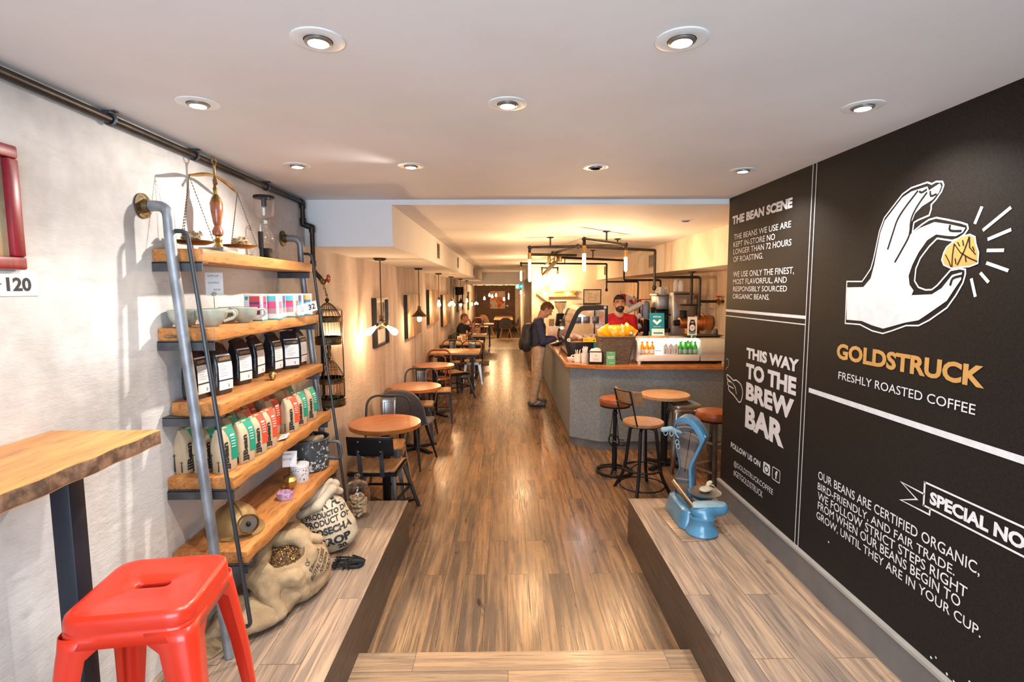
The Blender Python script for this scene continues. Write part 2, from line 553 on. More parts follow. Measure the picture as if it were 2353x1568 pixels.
mt['concrete'] = M('grey_concrete', (0.25, 0.305, 0.345), 0.6, col2=(0.20, 0.235, 0.26), sc=45, detail=10, bump=0.1, bsc=60)
mt['table'] = wood('orange_tabletop_wood', (0.52, 0.175, 0.04), (0.40, 0.12, 0.026), (0.17, 0.045, 0.012), grain=(9, 1.2, 9), rough=0.28, coat=0.25)
mt['pale_table'] = wood('pale_tabletop_wood', (0.56, 0.34, 0.155), (0.46, 0.255, 0.105), (0.30, 0.15, 0.06), grain=(9, 1.5, 9), rough=0.4)
mt['shelf'] = wood('orange_shelf_wood', (0.52, 0.215, 0.055), (0.38, 0.14, 0.034), (0.13, 0.048, 0.016), grain=(12, 1.2, 12), sc=2.6, rough=0.5, bump=0.35)
mt['bench'] = wood('bar_table_wood', (0.62, 0.30, 0.085), (0.47, 0.20, 0.055), (0.22, 0.09, 0.035), grain=(10, 1.1, 10), sc=2.4, rough=0.45)
mt['bark'] = M('dark_bark_edge', (0.085, 0.045, 0.025), 0.85, col2=(0.24, 0.13, 0.07), sc=26, detail=8, bump=0.8, bsc=30)
mt['counterwood'] = wood('counter_wood', (0.50, 0.205, 0.055), (0.36, 0.135, 0.036), (0.20, 0.07, 0.02), grain=(2, 4, 8), rough=0.25, coat=0.3)
mt['seatwood'] = wood('seat_wood', (0.42, 0.24, 0.115), (0.32, 0.165, 0.07), (0.18, 0.085, 0.035), grain=(9, 1.4, 9), rough=0.45)
mt['bentwood'] = wood('bentwood', (0.30, 0.085, 0.03), (0.22, 0.06, 0.02), (0.12, 0.03, 0.012), grain=(3, 3, 3), rough=0.3, coat=0.3)
mt['black'] = M('black_metal', (0.022, 0.022, 0.025), 0.38, 0.6)
mt['blackpipe'] = M('black_iron_pipe', (0.022, 0.020, 0.019), 0.42, 0.6, col2=(0.045, 0.032, 0.024), sc=14, bump=0.1)
mt['blackplastic'] = M('black_plastic', (0.010, 0.010, 0.012), 0.45)
mt['steelpipe'] = M('galvanised_pipe', (0.30, 0.32, 0.345), 0.48, 0.65, col2=(0.20, 0.21, 0.23), sc=9, bump=0.05)
mt['bracket'] = M('dark_steel_angle', (0.10, 0.105, 0.115), 0.5, 0.6, col2=(0.06, 0.06, 0.065), sc=7)
mt['darkrod'] = M('dark_steel_rod', (0.06, 0.066, 0.075), 0.4, 0.7)
mt['steel'] = M('brushed_steel', (0.42, 0.42, 0.41), 0.34, 0.9, col2=(0.32, 0.32, 0.31), sc=5)
mt['brass'] = M('aged_brass', (0.32, 0.19, 0.06), 0.36, 0.85, col2=(0.17, 0.09, 0.03), sc=12)
mt['gold'] = M('gold_metal', (0.50, 0.30, 0.085), 0.33, 0.9)
mt['copper'] = M('copper', (0.62, 0.27, 0.09), 0.32, 0.85, col2=(0.45, 0.17, 0.05), sc=6)
mt['bronze'] = M('antique_bronze', (0.16, 0.105, 0.045), 0.45, 0.7, col2=(0.075, 0.05, 0.025), sc=30, bump=0.4, bsc=80)
mt['blackplastic'].node_tree.nodes['Principled BSDF'].inputs['Specular IOR Level'].default_value = 0.2
mt['red'] = M('red_enamel', (0.60, 0.028, 0.010), 0.32, 0.0, col2=(0.56, 0.024, 0.009), sc=2, coat=0.2)
mt['redwood'] = M('red_picture_frame_wood', (0.25, 0.012, 0.022), 0.35, col2=(0.16, 0.008, 0.015), sc=9, stretch=(1, 8, 1))
mt['blue'] = M('blue_enamel', (0.075, 0.225, 0.36), 0.3, 0.0, col2=(0.055, 0.17, 0.28), sc=7, coat=0.35)
mt['bluetop'] = M('pale_blue_worn_enamel', (0.30, 0.42, 0.46), 0.4, 0.0, col2=(0.20, 0.32, 0.38), sc=12)
mt['helmet'] = M('worn_gold_paint', (0.34, 0.215, 0.085), 0.42, 0.35, col2=(0.26, 0.155, 0.06), sc=8)
mt['white'] = M('white_gloss', (0.78, 0.78, 0.77), 0.3)
mt['paper'] = M('white_paper', (0.80, 0.79, 0.78), 0.7)
mt['ink'] = M('black_ink', (0.02, 0.02, 0.022), 0.6)
mt['dim_ink'] = M('grey_ink', (0.30, 0.30, 0.32), 0.6)
mt['ceramic'] = M('sage_glazed_ceramic', (0.44, 0.45, 0.37), 0.3, col2=(0.33, 0.35, 0.28), sc=9, detail=6, coat=0.3)
mt['white_ceramic'] = M('white_ceramic', (0.76, 0.75, 0.73), 0.25)
mt['glass'] = glass_mat('clear_glass')
mt['bulbglass'] = glass_mat('amber_bulb_glass', (1.0, 0.93, 0.80))
mt['smoke'] = glass_mat('dusty_glass', (0.72, 0.72, 0.74), 0.5)
mt['leather'] = M('tan_leather', (0.36, 0.105, 0.03), 0.35, col2=(0.27, 0.07, 0.02), sc=14, bump=0.15, bsc=70)
mt['fabric'] = M('charcoal_fabric', (0.055, 0.052, 0.06), 0.9, col2=(0.09, 0.085, 0.095), sc=120, sheen=0.3)
mt['burlap'] = M('burlap', (0.42, 0.295, 0.165), 0.95, col2=(0.29, 0.195, 0.105), sc=9, detail=8, bump=0.5, bsc=220)
mt['canvas'] = M('cream_sackcloth', (0.58, 0.48, 0.345), 0.95, col2=(0.46, 0.37, 0.25), sc=8, detail=8, bump=0.4, bsc=240)
mt['kraft'] = M('kraft_paper', (0.54, 0.41, 0.26), 0.6, col2=(0.44, 0.325, 0.195), sc=9, bump=0.25, bsc=18)
mt['foil'] = M('black_foil', (0.014, 0.014, 0.017), 0.22, 0.0, col2=(0.02, 0.02, 0.026), sc=12, bump=0.8, bsc=22, coat=0.5)
mt['label_green'] = M('green_label', (0.015, 0.27, 0.16), 0.5)
mt['label_red'] = M('orange_red_label', (0.66, 0.075, 0.03), 0.5)
mt['skin'] = M('skin', (0.52, 0.27, 0.17), 0.5, col2=(0.45, 0.21, 0.13), sc=12)
mt['hair_brown'] = M('brown_hair', (0.15, 0.06, 0.022), 0.6, col2=(0.08, 0.03, 0.012), sc=60, bump=0.6, bsc=80)
mt['hair_black'] = M('black_hair', (0.009, 0.006, 0.005), 0.7, col2=(0.02, 0.013, 0.010), sc=60, bump=0.6, bsc=80)

def emis(name, col, s):
    m, nt, b = _new(name)
    b.inputs['Base Color'].default_value = (*col, 1)
    b.inputs['Emission Color'].default_value = (*col, 1)
    b.inputs['Emission Strength'].default_value = s
    return m
mt['led'] = emis('led_lamp_face', (1.0, 0.97, 0.93), 25)
mt['bulb'] = emis('glowing_bulb', (1.0, 0.66, 0.30), 16)
mt['bulb_far'] = emis('glowing_bulb_rear', (1.0, 0.60, 0.25), 25)
mt['strip'] = emis('display_case_lamp', (0.90, 0.96, 1.0), 55)
mt['exit'] = emis('exit_sign_face', (0.0, 0.30, 0.27), 1.0)
mt['exit_white'] = emis('exit_sign_symbol', (0.8, 1.0, 1.0), 1.2)

# ------------------------------------------------------------------ the room
XL, XR, ZC = -1.40, 1.557, 2.48
def slab(name, x0, x1, y0, y1, z0, z1, mats, side_fn=None, kind='structure', parent=None):
    b = MB().box(((x0 + x1) / 2, (y0 + y1) / 2, (z0 + z1) / 2), (x1 - x0, y1 - y0, z1 - z0))
    if side_fn: b.m = [side_fn(i) for i in range(6)]      # faces: -x +x -y +y -z +z
    o = b.build(name, mats, parent, smooth=0)
    if kind and parent is None: o['kind'] = kind
    return o

side = lambda i: 1 if i in (0, 1, 2, 3) else 0
slab('floor', XL, 2.70, 1.9, 16.5, -0.1, 0.0, mt['floor'])
slab('floor_rear', XL, 0.58, 16.5, 24.0, -0.1, 0.0, mt['tile'])
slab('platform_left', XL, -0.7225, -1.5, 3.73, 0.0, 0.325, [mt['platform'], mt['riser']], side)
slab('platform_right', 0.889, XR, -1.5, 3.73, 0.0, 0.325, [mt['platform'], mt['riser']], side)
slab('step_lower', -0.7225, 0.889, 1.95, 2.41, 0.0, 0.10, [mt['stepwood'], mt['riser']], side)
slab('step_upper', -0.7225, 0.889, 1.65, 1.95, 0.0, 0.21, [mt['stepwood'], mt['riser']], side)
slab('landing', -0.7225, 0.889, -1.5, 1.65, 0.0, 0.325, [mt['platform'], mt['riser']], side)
slab('wall_left', -1.55, XL, -1.5, 24.1, -0.1, 2.6, mt['plaster'])
wall_right = slab('wall_right', XR, 1.70, -1.5, 3.72, 0.0, 2.6, mt['black_wall'])
slab('wall_return', 1.70, 2.85, 3.58, 3.72, 0.0, 2.6, mt['formwork'])
slab('wall_counter', 2.70, 2.85, 3.72, 12.0, 0.0, 2.6, mt['formwork'])
slab('wall_arrow', 0.58, 2.85, 12.0, 12.15, 0.0, 2.6, mt['cream'])
slab('wall_corridor', 0.58, 0.73, 12.15, 24.1, 0.0, 2.6, mt['cream'])
slab('wall_back', 0.40, 0.58, 24.0, 24.1, 0.0, 2.6, mt['cream'])
slab('wall_back_boards', XL, 0.40, 23.96, 24.1, 0.0, 2.6, mt['barnwood'])
slab('ceiling', -1.55, 1.70, -1.5, 3.74, ZC, 2.62, mt['ceil'])
slab('ceiling_cafe', -1.55, 2.85, 3.74, 18.0, 2.445, 2.62, mt['ceil'])
slab('ceiling_rear', -1.55, 0.73, 18.0, 24.1, 2.06, 2.62, mt['ceil'])
slab('ceiling_soffit_left', XL, -0.79, 3.74, 18.0, 2.16, 2.445, mt['ceil'])
slab('ceiling_soffit_right', 2.05, 2.70, 3.74, 12.0, 2.08, 2.445, mt['cream'])
b = MB().box((1.546, 1.11, 0.395), (0.022, 5.22, 0.14)).box((1.544, 1.11, 0.472), (0.026, 5.22, 0.014), 1)
b.build('baseboard_right', [mt['grey_paint'], mt['grey_lip']], smooth=0)['kind'] = 'structure'
slab('baseboard_back', 0.40, 0.58, 23.975, 23.998, 0.0, 0.14, mt['riser'])
# shop front behind the camera: a wall with a large window
b = MB()
b.box((-1.35, -1.55, 1.3), (0.4, 0.1, 2.6)).box((1.48, -1.55, 1.3), (0.44, 0.1, 2.6)).box((0.05, -1.55, 2.52), (2.42, 0.1, 0.2)).box((0.05, -1.55, 0.25), (2.42, 0.1, 0.5))
b.build('wall_front', mt['ceil'], smooth=0)['kind'] = 'structure'
b = MB()
for x in (-1.13, 0.05, 1.24): b.box((x, -1.55, 1.46), (0.05, 0.07, 1.92))
for z in (0.52, 2.40): b.box((0.05, -1.55, z), (2.42, 0.07, 0.05))
b.build('window_1', mt['black'], smooth=0)['kind'] = 'structure'

# ------------------------------------------------------------------ lettering and drawing on the black wall
U, Vv = Vector((0, -1, 0)), Vector((0, 0, 1))
def on_wall(a, b_, lift): return (XR - 0.0015 - lift, a, b_)
def wall_text(name, rows, mat):
    mb = MB()
    for t, y0, y1, zb, zt, bold in rows:
        letters(mb, t, (XR - 0.0015, y0, zb), U, Vv, y0 - y1, zt - zb, bold)
    return mb.build(name, mat, wall_right, smooth=0, fix=False)
wall_text('lettering', [('THE BEAN SCENE', 3.661, 2.900, 2.292, 2.349, 0.050)], mt['white_paint'])
wall_text('lettering', [('THE BEANS WE USE ARE', 3.627, 2.905, 2.188, 2.224, 0.006), ('KEPT IN-STORE NO', 3.630, 3.072, 2.137, 2.173, 0.006),
    ('LONGER THAN 72 HOURS', 3.627, 2.892, 2.089, 2.125, 0.006), ('OF ROASTING.', 3.623, 3.205, 2.037, 2.073, 0.006),
    ('WE USE ONLY THE FINEST,', 3.617, 2.853, 1.929, 1.972, 0.006), ('MOST FLAVORFUL, AND', 3.615, 2.922, 1.881, 1.921, 0.006),
    ('RESPONSIBLY SOURCED', 3.611, 2.916, 1.838, 1.871, 0.006), ('ORGANIC BEANS.', 3.613, 3.106, 1.788, 1.821, 0.006)], mt['white_paint'])
wall_text('lettering', [('THIS WAY', 3.375, 2.761, 1.407, 1.478, 0.050), ('TO THE', 3.372, 2.777, 1.277, 1.379, 0.050),
    ('BREW', 3.360, 2.791, 1.139, 1.254, 0.050), ('BAR', 3.357, 2.874, 0.958, 1.104, 0.050)], mt['white_paint'])
wall_text('lettering', [('FOLLOW US ON', 3.557, 3.132, 0.760, 0.799, 0.03), ('@GOLDSTRUCKCOFFEE', 3.498, 2.968, 0.641, 0.686, 0.0), ('#GETGOLDSTRUCK', 3.498, 3.087, 0.580, 0.624, 0.0)], mt['white_paint'])
wall_text('lettering', [('GOLDSTRUCK', 2.448, 1.677, 1.524, 1.598, 0.04)], mt['gold_paint'])
wall_text('lettering', [('FRESHLY ROASTED COFFEE', 2.426, 1.702, 1.431, 1.467, 0.003)], mt['white_paint'])
wall_text('lettering', [('OUR BEANS ARE CERTIFIED ORGANIC,', 2.541, 1.638, 0.900, 0.948, 0.004), ('BIRD-FRIENDLY, AND FAIR TRADE.', 2.540, 1.731, 0.848, 0.889, 0.004),
    ('WE FOLLOW STRICT STEPS RIGHT', 2.535, 1.677, 0.803, 0.843, 0.004), ('FROM WHEN OUR BEANS BEGIN TO', 2.531, 1.700, 0.755, 0.795, 0.004),
    ('GROW, UNTIL THEY ARE IN YOUR CUP.', 2.538, 1.616, 0.698, 0.741, 0.004)], mt['white_paint'])
wall_text('lettering', [('SPECIAL NO', 1.858, 1.500, 1.062, 1.110, 0.045)], mt['white_paint'])
mb = MB()
for y0, y1, z0, z1 in ((3.72, 2.722, 1.696, 1.713), (3.72, 2.722, 1.664, 1.670), (2.660, -1.4, 1.322, 1.346)):
    mb.add([(XR - 0.0015, y0, z0), (XR - 0.0015, y1, z0), (XR - 0.0015, y1, z1), (XR - 0.0015, y0, z1)], [(0, 1, 2, 3)])
for y in (2.722, 2.690):
    mb.add([(XR - 0.0015, y, 0.48), (XR - 0.0015, y - 0.006, 0.48), (XR - 0.0015, y - 0.006, 2.478), (XR - 0.0015, y, 2.478)], [(0, 1, 2, 3)])
mb.build('painted_line', mt['white_paint'], wall_right, smooth=0, fix=False)
mb = MB()
bl = [(1.888, 1.133), (1.40, 1.133), (1.40, 1.045), (1.853, 1.045), (1.885, 1.045)]
stroke(mb, bl[:2], 0.007, on_wall); stroke(mb, [(1.885, 1.045), (1.40, 1.045)], 0.007, on_wall); stroke(mb, [(1.886, 1.136), (1.884, 1.042)], 0.008, on_wall)
stroke(mb, [(1.884, 1.087), (2.0, 1.091), (1.917, 1.054), (1.998, 1.019), (1.854, 1.021), (1.854, 1.045)], 0.007, on_wall)
mb.build('painted_banner', mt['white_paint'], wall_right, smooth=0, fix=False)
mb = MB(); rnd = random.Random(31)
for y, z in ((1.78, 0.515), (1.80, 0.50), (1.73, 0.49), (1.64, 0.53), (2.43, 0.63), (1.70, 0.485)):
    pts = [(y + 0.007 * math.cos(q) * rnd.uniform(0.5, 1), z + 0.006 * math.sin(q) * rnd.uniform(0.5, 1)) for q in (0, 1, 2, 3, 4, 5)]
    mb.add([on_wall(a, c, 0) for a, c in pts], [tuple(range(6))])
mb.build('paint_chip_marks', mt['white_paint'], wall_right, smooth=0, fix=False)
# pointing hand
mb = MB()
stroke(mb, smooth_loop([(3.662, 1.253), (3.60, 1.243), (3.549, 1.230), (3.514, 1.239), (3.44, 1.222), (3.407, 1.174), (3.425, 1.115), (3.455, 1.100), (3.50, 1.115), (3.55, 1.133), (3.60, 1.143), (3.63, 1.158), (3.627, 1.178), (3.645, 1.19), (3.643, 1.213), (3.655, 1.225)], 3), 0.008, on_wall, True)
stroke(mb, [(3.62, 1.180), (3.545, 1.175)], 0.007, on_wall); stroke(mb, [(3.635, 1.212), (3.55, 1.208)], 0.007, on_wall)
stroke(mb, [(3.655, 1.225), (3.56, 1.208), (3.52, 1.186), (3.50, 1.146)], 0.007, on_wall)
mb.build('painted_pointing_hand', mt['white_paint'], wall_right, smooth=0, fix=False)
mb = MB()
stroke(mb, smooth_loop([(3.683, 1.357), (3.658, 1.365), (3.639, 1.342), (3.653, 1.308), (3.671, 1.30), (3.677, 1.285)], 4, False), 0.005, on_wall)
mb.build('painted_swirl', mt['dim_ink'], wall_right, smooth=0, fix=False)
# the two social icons
mb = MB()
def rrect(y0, y1, z0, z1, r=0.012):
    pts = rounded([(y0, z0, 0), (y1, z0, 0), (y1, z1, 0), (y0, z1, 0)], r, 4, True)
    return [(p[0], p[1]) for p in pts]
rr = rrect(3.095, 3.012, 0.746, 0.814)
mb.add([on_wall(a, c, 0) for a, c in rr], [tuple(range(len(rr)))], 0)
circ = [(3.0535 + 0.024 * math.cos(t * PI / 12), 0.777 + 0.020 * math.sin(t * PI / 12)) for t in range(24)]
stroke(mb, circ, 0.008, on_wall, True, 1, 0.001); mb.add([on_wall(3.075 + a, 0.80 + c, 0.001) for a, c in ((0, 0), (-0.01, 0), (-0.01, 0.007), (0, 0.007))], [(0, 1, 2, 3)], 1)
stroke(mb, rrect(2.985, 2.900, 0.746, 0.818), 0.005, on_wall, True)
letters(mb, 'f', (XR - 0.0015, 2.953, 0.757), U, Vv, 0.026, 0.05, 0.04)
mb.build('painted_icon', [mt['white_paint'], mt['black_wall']], wall_right, smooth=0, fix=False)
# hand holding a gold nugget
hand = [(2.403, 1.885), (2.3, 1.883), (2.276, 1.907), (2.249, 1.937), (2.235, 1.981), (2.222, 2.039), (2.211, 2.089), (2.187, 2.141), (2.138, 2.183), (2.094, 2.22), (2.05, 2.236), (1.973, 2.241), (1.952, 2.231), (1.933, 2.236), (1.905, 2.23), (1.898, 2.216), (1.906, 2.196), (1.927, 2.172), (1.948, 2.156), (1.947, 2.14), (1.954, 2.119), (2.004, 2.109), (2.025, 2.102), (2.03, 2.066), (1.985, 2.09), (1.953, 2.103), (1.921, 2.106), (1.874, 2.093), (1.814, 2.075), (1.789, 2.065), (1.784, 2.051), (1.796, 2.035), (1.816, 2.022), (1.845, 2.017), (1.91, 2.031), (1.944, 2.005), (1.982, 1.965), (2.0, 1.926), (2.002, 1.88), (1.981, 1.856), (1.946, 1.846), (1.918, 1.847), (1.895, 1.862), (1.87, 1.887), (1.843, 1.914), (1.807, 1.919), (1.783, 1.915), (1.781, 1.9), (1.788, 1.87), (1.813, 1.827), (1.846, 1.783), (1.92, 1.735), (1.968, 1.712), (2.03, 1.708), (2.104, 1.682), (2.153, 1.667), (2.217, 1.673), (2.298, 1.695), (2.398, 1.694)]
fill = [(2.401, 1.858), (2.289, 1.859), (2.247, 1.895), (2.23, 1.951), (2.216, 2.024), (2.205, 2.081), (2.183, 2.129), (2.137, 2.169), (2.093, 2.207), (2.049, 2.222), (1.972, 2.226), (1.963, 2.21), (1.916, 2.226), (1.909, 2.215), (1.917, 2.195), (1.943, 2.174), (1.991, 2.157), (2.023, 2.135), (2.038, 2.104), (2.048, 2.065), (2.043, 2.057), (1.992, 2.078), (1.928, 2.091), (1.861, 2.075), (1.812, 2.06), (1.795, 2.055), (1.804, 2.041), (1.831, 2.031), (1.869, 2.036), (1.916, 2.046), (1.955, 2.029), (1.993, 1.986), (2.019, 1.941), (2.034, 1.901), (2.026, 1.866), (2.004, 1.844), (2.013, 1.826), (1.916, 1.83), (1.875, 1.852), (1.834, 1.898), (1.795, 1.906), (1.796, 1.882), (1.822, 1.846), (1.848, 1.808), (1.922, 1.761), (1.97, 1.732), (2.04, 1.718), (2.105, 1.7), (2.154, 1.687), (2.219, 1.696), (2.287, 1.711), (2.39, 1.711)]
nug = [(1.875, 1.978), (1.865, 1.996), (1.84, 2.012), (1.809, 2.027), (1.775, 2.031), (1.754, 2.021), (1.749, 1.998), (1.736, 1.968), (1.736, 1.933), (1.766, 1.924), (1.807, 1.923), (1.836, 1.92), (1.871, 1.934), (1.882, 1.953)]
mb = MB()
stroke(mb, hand, 0.006, on_wall, True)
mb.add([on_wall(a, c, 0) for a, c in fill], [tuple(range(len(fill)))], 0)
for s in ([(2.014, 2.219), (2.071, 2.169), (2.109, 2.127), (2.129, 2.08), (2.155, 2.01)], [(1.97, 2.205), (2.009, 2.166), (2.039, 2.117), (2.043, 2.057), (2.075, 2.006), (2.111, 1.956)],
          [(1.956, 2.208), (1.951, 2.188), (1.925, 2.191)], [(2.009, 2.216), (1.996, 2.209), (1.971, 2.216)], [(1.857, 2.073), (1.855, 2.053), (1.808, 2.046)], [(1.794, 1.894), (1.829, 1.886), (1.838, 1.861)]):
    stroke(mb, smooth_loop(s, 3, False), 0.0085, on_wall, False, 1, 0.001)
for s in ([(1.738, 2.117), (1.76, 2.064)], [(1.637, 2.099), (1.728, 2.039)], [(1.63, 2.031), (1.708, 2.008)], [(1.708, 1.973), (1.648, 1.969)], [(1.706, 1.933), (1.628, 1.905)], [(1.725, 1.902), (1.692, 1.87)], [(1.757, 1.884), (1.736, 1.823)]):
    stroke(mb, s, 0.011, on_wall)
mb.build('painted_hand', [mt['white_paint'], mt['black_wall']], wall_right, smooth=0, fix=False)
mb = MB()
mb.add([on_wall(a, c, 0.0005) for a, c in nug], [tuple(range(len(nug)))], 0)
stroke(mb, nug, 0.005, on_wall, True, 1, 0.001)
for s in ([(1.833, 2.005), (1.837, 1.969), (1.836, 1.926)], [(1.775, 2.024), (1.791, 1.978), (1.815, 1.931)], [(1.833, 2.005), (1.805, 1.973), (1.768, 1.952), (1.737, 1.939)], [(1.775, 2.024), (1.771, 1.988), (1.746, 1.963)], [(1.867, 1.971), (1.849, 1.945), (1.84, 1.926)],
          [(1.82, 2.01), (1.81, 1.995)], [(1.80, 2.015), (1.795, 1.995)], [(1.785, 1.96), (1.78, 1.94)], [(1.76, 1.99), (1.752, 1.975)], [(1.825, 1.955), (1.82, 1.935)]):
    stroke(mb, s, 0.004, on_wall, False, 2, 0.002)
mb.build('painted_nugget', [mt['gold_paint'], mt['white_paint'], mt['black_wall']], wall_right, smooth=0, fix=False)

# ------------------------------------------------------------------ recessed lamps of the front ceiling
def spot_lamp(x, y, z, label, tilt=(0.0, 0.0), power=60, lit=True, col=(1.0, 0.92, 0.84)):
    t = thing('recessed_spotlight', label, 'ceiling light', (x, y, z), 0, 'recessed spotlights in the white ceiling')
    MB().lathe([(0.036, 0.0), (0.036, -0.004), (0.052, -0.006), (0.066, -0.003), (0.066, 0.0)], n=32).build('trim_ring', mt['white'], t)
    MB().lathe([(0.034, -0.001), (0.034, -0.008), (0.0255, -0.011), (0.0255, -0.007)], n=28).build('bezel', mt['steel'], t)
    MB().lathe([(0.0, -0.0085), (0.0255, -0.0085)], n=24).build('lamp_face', mt['led'] if lit else mt['dim_ink'], t, fix=False)
    if lit:
        l = bpy.data.lights.new('spotlight_beam', 'SPOT')
        l.energy, l.color, l.spot_size, l.spot_blend, l.shadow_soft_size = power, col, math.radians(118), 0.75, 0.025
        o = bpy.data.objects.new('spotlight_beam', l); COL.objects.link(o)
        o.parent = t; o.location = (0, 0, -0.014); o.rotation_euler = (tilt[0], tilt[1], 0)
    return t
spot_lamp(-0.469, 1.396, ZC, 'large round ceiling spotlight nearest above the red stool', (0.0, 0.32), 34)
spot_lamp(0.447, 1.392, ZC, 'large round ceiling spotlight in front of the mural hand')
spot_lamp(-1.03, 1.847, ZC, 'lit ceiling spotlight between the black pipe and the brass scales', (0.1, -0.2), 10)
spot_lamp(0.008, 1.851, ZC, 'lit ceiling spotlight in the middle of the front ceiling')
spot_lamp(1.237, 1.878, ZC, 'lit ceiling spotlight beside the black wall above the hand drawing', (0, -0.25), 35)
spot_lamp(-1.045, 2.728, ZC, 'small lit ceiling spotlight over the glass coffee siphon', (0, -0.15), 12)
spot_lamp(-0.478, 2.741, ZC, 'small lit ceiling spotlight above the left end of the white beam', (-0.45, 0.62), 72)
spot_lamp(0.462, 2.775, ZC, 'unlit white ceiling spotlight before the beam', lit=False)
spot_lamp(1.256, 2.849, ZC, 'lit ceiling spotlight close to the bean scene lettering', (0, -0.2), 35)
for x, y, lb in ((1.55, 4.6, 'small unlit spotlight in the lower cafe ceiling'),): spot_lamp(x, y, 2.445, lb, lit=False)

# ------------------------------------------------------------------ ladder shelf on the left wall
SY0, SY1 = 2.12, 3.32
SZ = [2.02, 1.705, 1.395, 1.088, 0.767]
SXF = [-1.20, -1.17, -1.165, -1.125, -1.085]
shelf = thing('ladder_shelf', 'wall-mounted ladder shelf of thick orange planks on galvanised pipe rails', 'shelf', (0, 0, 0))
for i, (z, xf) in enumerate(zip(SZ, SXF)):
    rnd = random.Random(i + 3)
    n = 40
    def edge(t, i=i, xf=xf):
        return xf + 0.004 * math.sin(t * 17 + i) + 0.003 * math.sin(t * 41 + 2 * i)
    ring = []
    for k in range(n + 1):
        t = k / n
        ring.append((edge(t), SY0 + (SY1 - SY0) * t))
    back = [(XL + 0.003, SY1), (XL + 0.003, SY0 + (0.05 if i == 2 else 0.0))]
    poly = ring + back
    if i == 2: poly = ring + [(XL + 0.003, SY1), (XL + 0.003, SY0 + 0.06), (XL + 0.03, SY0 + 0.015), (XL + 0.09, SY0)]
    MB().prism(poly, (0, 0, z - 0.052), (1, 0, 0), (0, 1, 0), (0, 0, 0.052)).build('shelf_board', mt['shelf'], shelf, bevel=0.004, smooth=40)
    for y in (SY0 + 0.012, SY1 - 0.045):
        b = MB().box(((XL + xf) / 2 + 0.004, y, z - 0.0545), (xf - XL - 0.004, 0.045, 0.005))
        b.box(((XL + xf) / 2 + 0.004, y - 0.020, z - 0.072), (xf - XL - 0.004, 0.005, 0.036))
        b.build('bracket', mt['bracket'], shelf, smooth=0)
for y0, dx in ((2.085, 0.0), (3.365, 0.012)):
    path = rounded([(XL + 0.004, y0, 2.18), (-1.302 + dx, y0, 2.18), (-1.300 + dx, y0, 2.03), (-1.166 + dx, y0, 0.327)], 0.07, 8)
    p = MB().tube(path, 0.0205, 14).build('rail_pipe', mt['steelpipe'], shelf)
    MB().lathe([(0.0, 0.0), (0.048, 0.0), (0.048, 0.006), (0.026, 0.012), (0.024, 0.03)], M=Matrix.Translation((XL + 0.001, y0, 2.18)) @ Matrix.Rotation(PI / 2, 4, 'Y')).build('wall_flange', mt['bronze'], p)
    path = rounded([(-1.297 + dx, y0 + 0.004, 2.085), (-1.236 + dx, y0 + 0.004, 2.085), (-1.073 + dx, y0 + 0.004, 0.462), (-1.11 + dx, y0 + 0.004, 0.452)], 0.035, 6)
    MB().tube(path, 0.0085, 10).build('brace_rod', mt['darkrod'], shelf)
b = MB()
for k in range(7): b.ell((-1.365 + 0.006 * k, SY0 - 0.001, 1.672 + 0.003 * math.sin(k * 2)), (0.008, 0.004, 0.006), 8, 6)
b.build('bark_knot', mt['bark'], shelf)

# --- brass balance scale
t = thing('balance_scale', 'antique brass balance scale with orange wooden column and two hanging pans', 'scale', (-1.30, 2.43, SZ[0]))
MB().box((0, 0, 0.014), (0.115, 0.13, 0.026)).build('base', mt['steel'], t, bevel=0.006)
MB().lathe([(0.030, 0.026), (0.022, 0.034), (0.012, 0.05), (0.018, 0.062), (0.012, 0.07), (0.012, 0.078)], n=20).build('foot', mt['gold'], t)
MB().lathe([(0.010, 0.078), (0.022, 0.085), (0.024, 0.10), (0.013, 0.125), (0.018, 0.14), (0.025, 0.19), (0.027, 0.225), (0.024, 0.23)], n=20).build('wooden_column', mt['bentwood'], t)
MB().lathe([(0.025, 0.23), (0.018, 0.25), (0.008, 0.265), (0.011, 0.29), (0.007, 0.30), (0.010, 0.325), (0.006, 0.335), (0.005, 0.385), (0.008, 0.392), (0.004, 0.396)], n=16).build('spindle', mt['brass'], t)
MB().torus((0, 0, 0.413), 0.017, 0.003, 20, 6, axis='X').build('top_ring', mt['brass'], t)
pts = [Vector((0, y, 0.335 + 0.022 * math.cos(y / 0.195 * PI * 0.75) - 0.012)) for y in [-0.195 + 0.39 * k / 16 for k in range(17)]]
beam = MB().tube(pts, [0.004 + 0.004 * abs(math.sin(k / 16 * PI * 2)) for k in range(17)], 8).build('beam', mt['brass'], t)
MB().cyl((0.0, 0.0, 0.345), (0.02, -0.03, 0.305), 0.004, 0.007, 8).build('pointer', mt['brass'], t)
for s in (-1, 1):
    y = s * 0.195; zt = 0.305
    pn = MB().lathe([(0.0, 0.026), (0.05, 0.026), (0.078, 0.036), (0.080, 0.038), (0.078, 0.040), (0.05, 0.030), (0.0, 0.030)], (0, y, 0.008 * (1 + s)), 28).build('pan', mt['brass'], t)
    zp = 0.045 + 0.008 * (s + 1)
    ch = MB()
    for k in range(3):
        a = k * 2 * PI / 3 + 0.5
        A, B_ = Vector((0, y, zt)), Vector((0.076 * math.cos(a), y + 0.076 * math.sin(a), zp - 0.008))
        m_ = 22
        for q in range(m_):
            p0 = A.lerp(B_, q / m_); p1 = A.lerp(B_, (q + 1) / m_)
            ch.cyl(p0, p0.lerp(p1, 0.75), 0.0024, 0.0012, 5)
    ch.build('chain', mt['bronze'], pn)
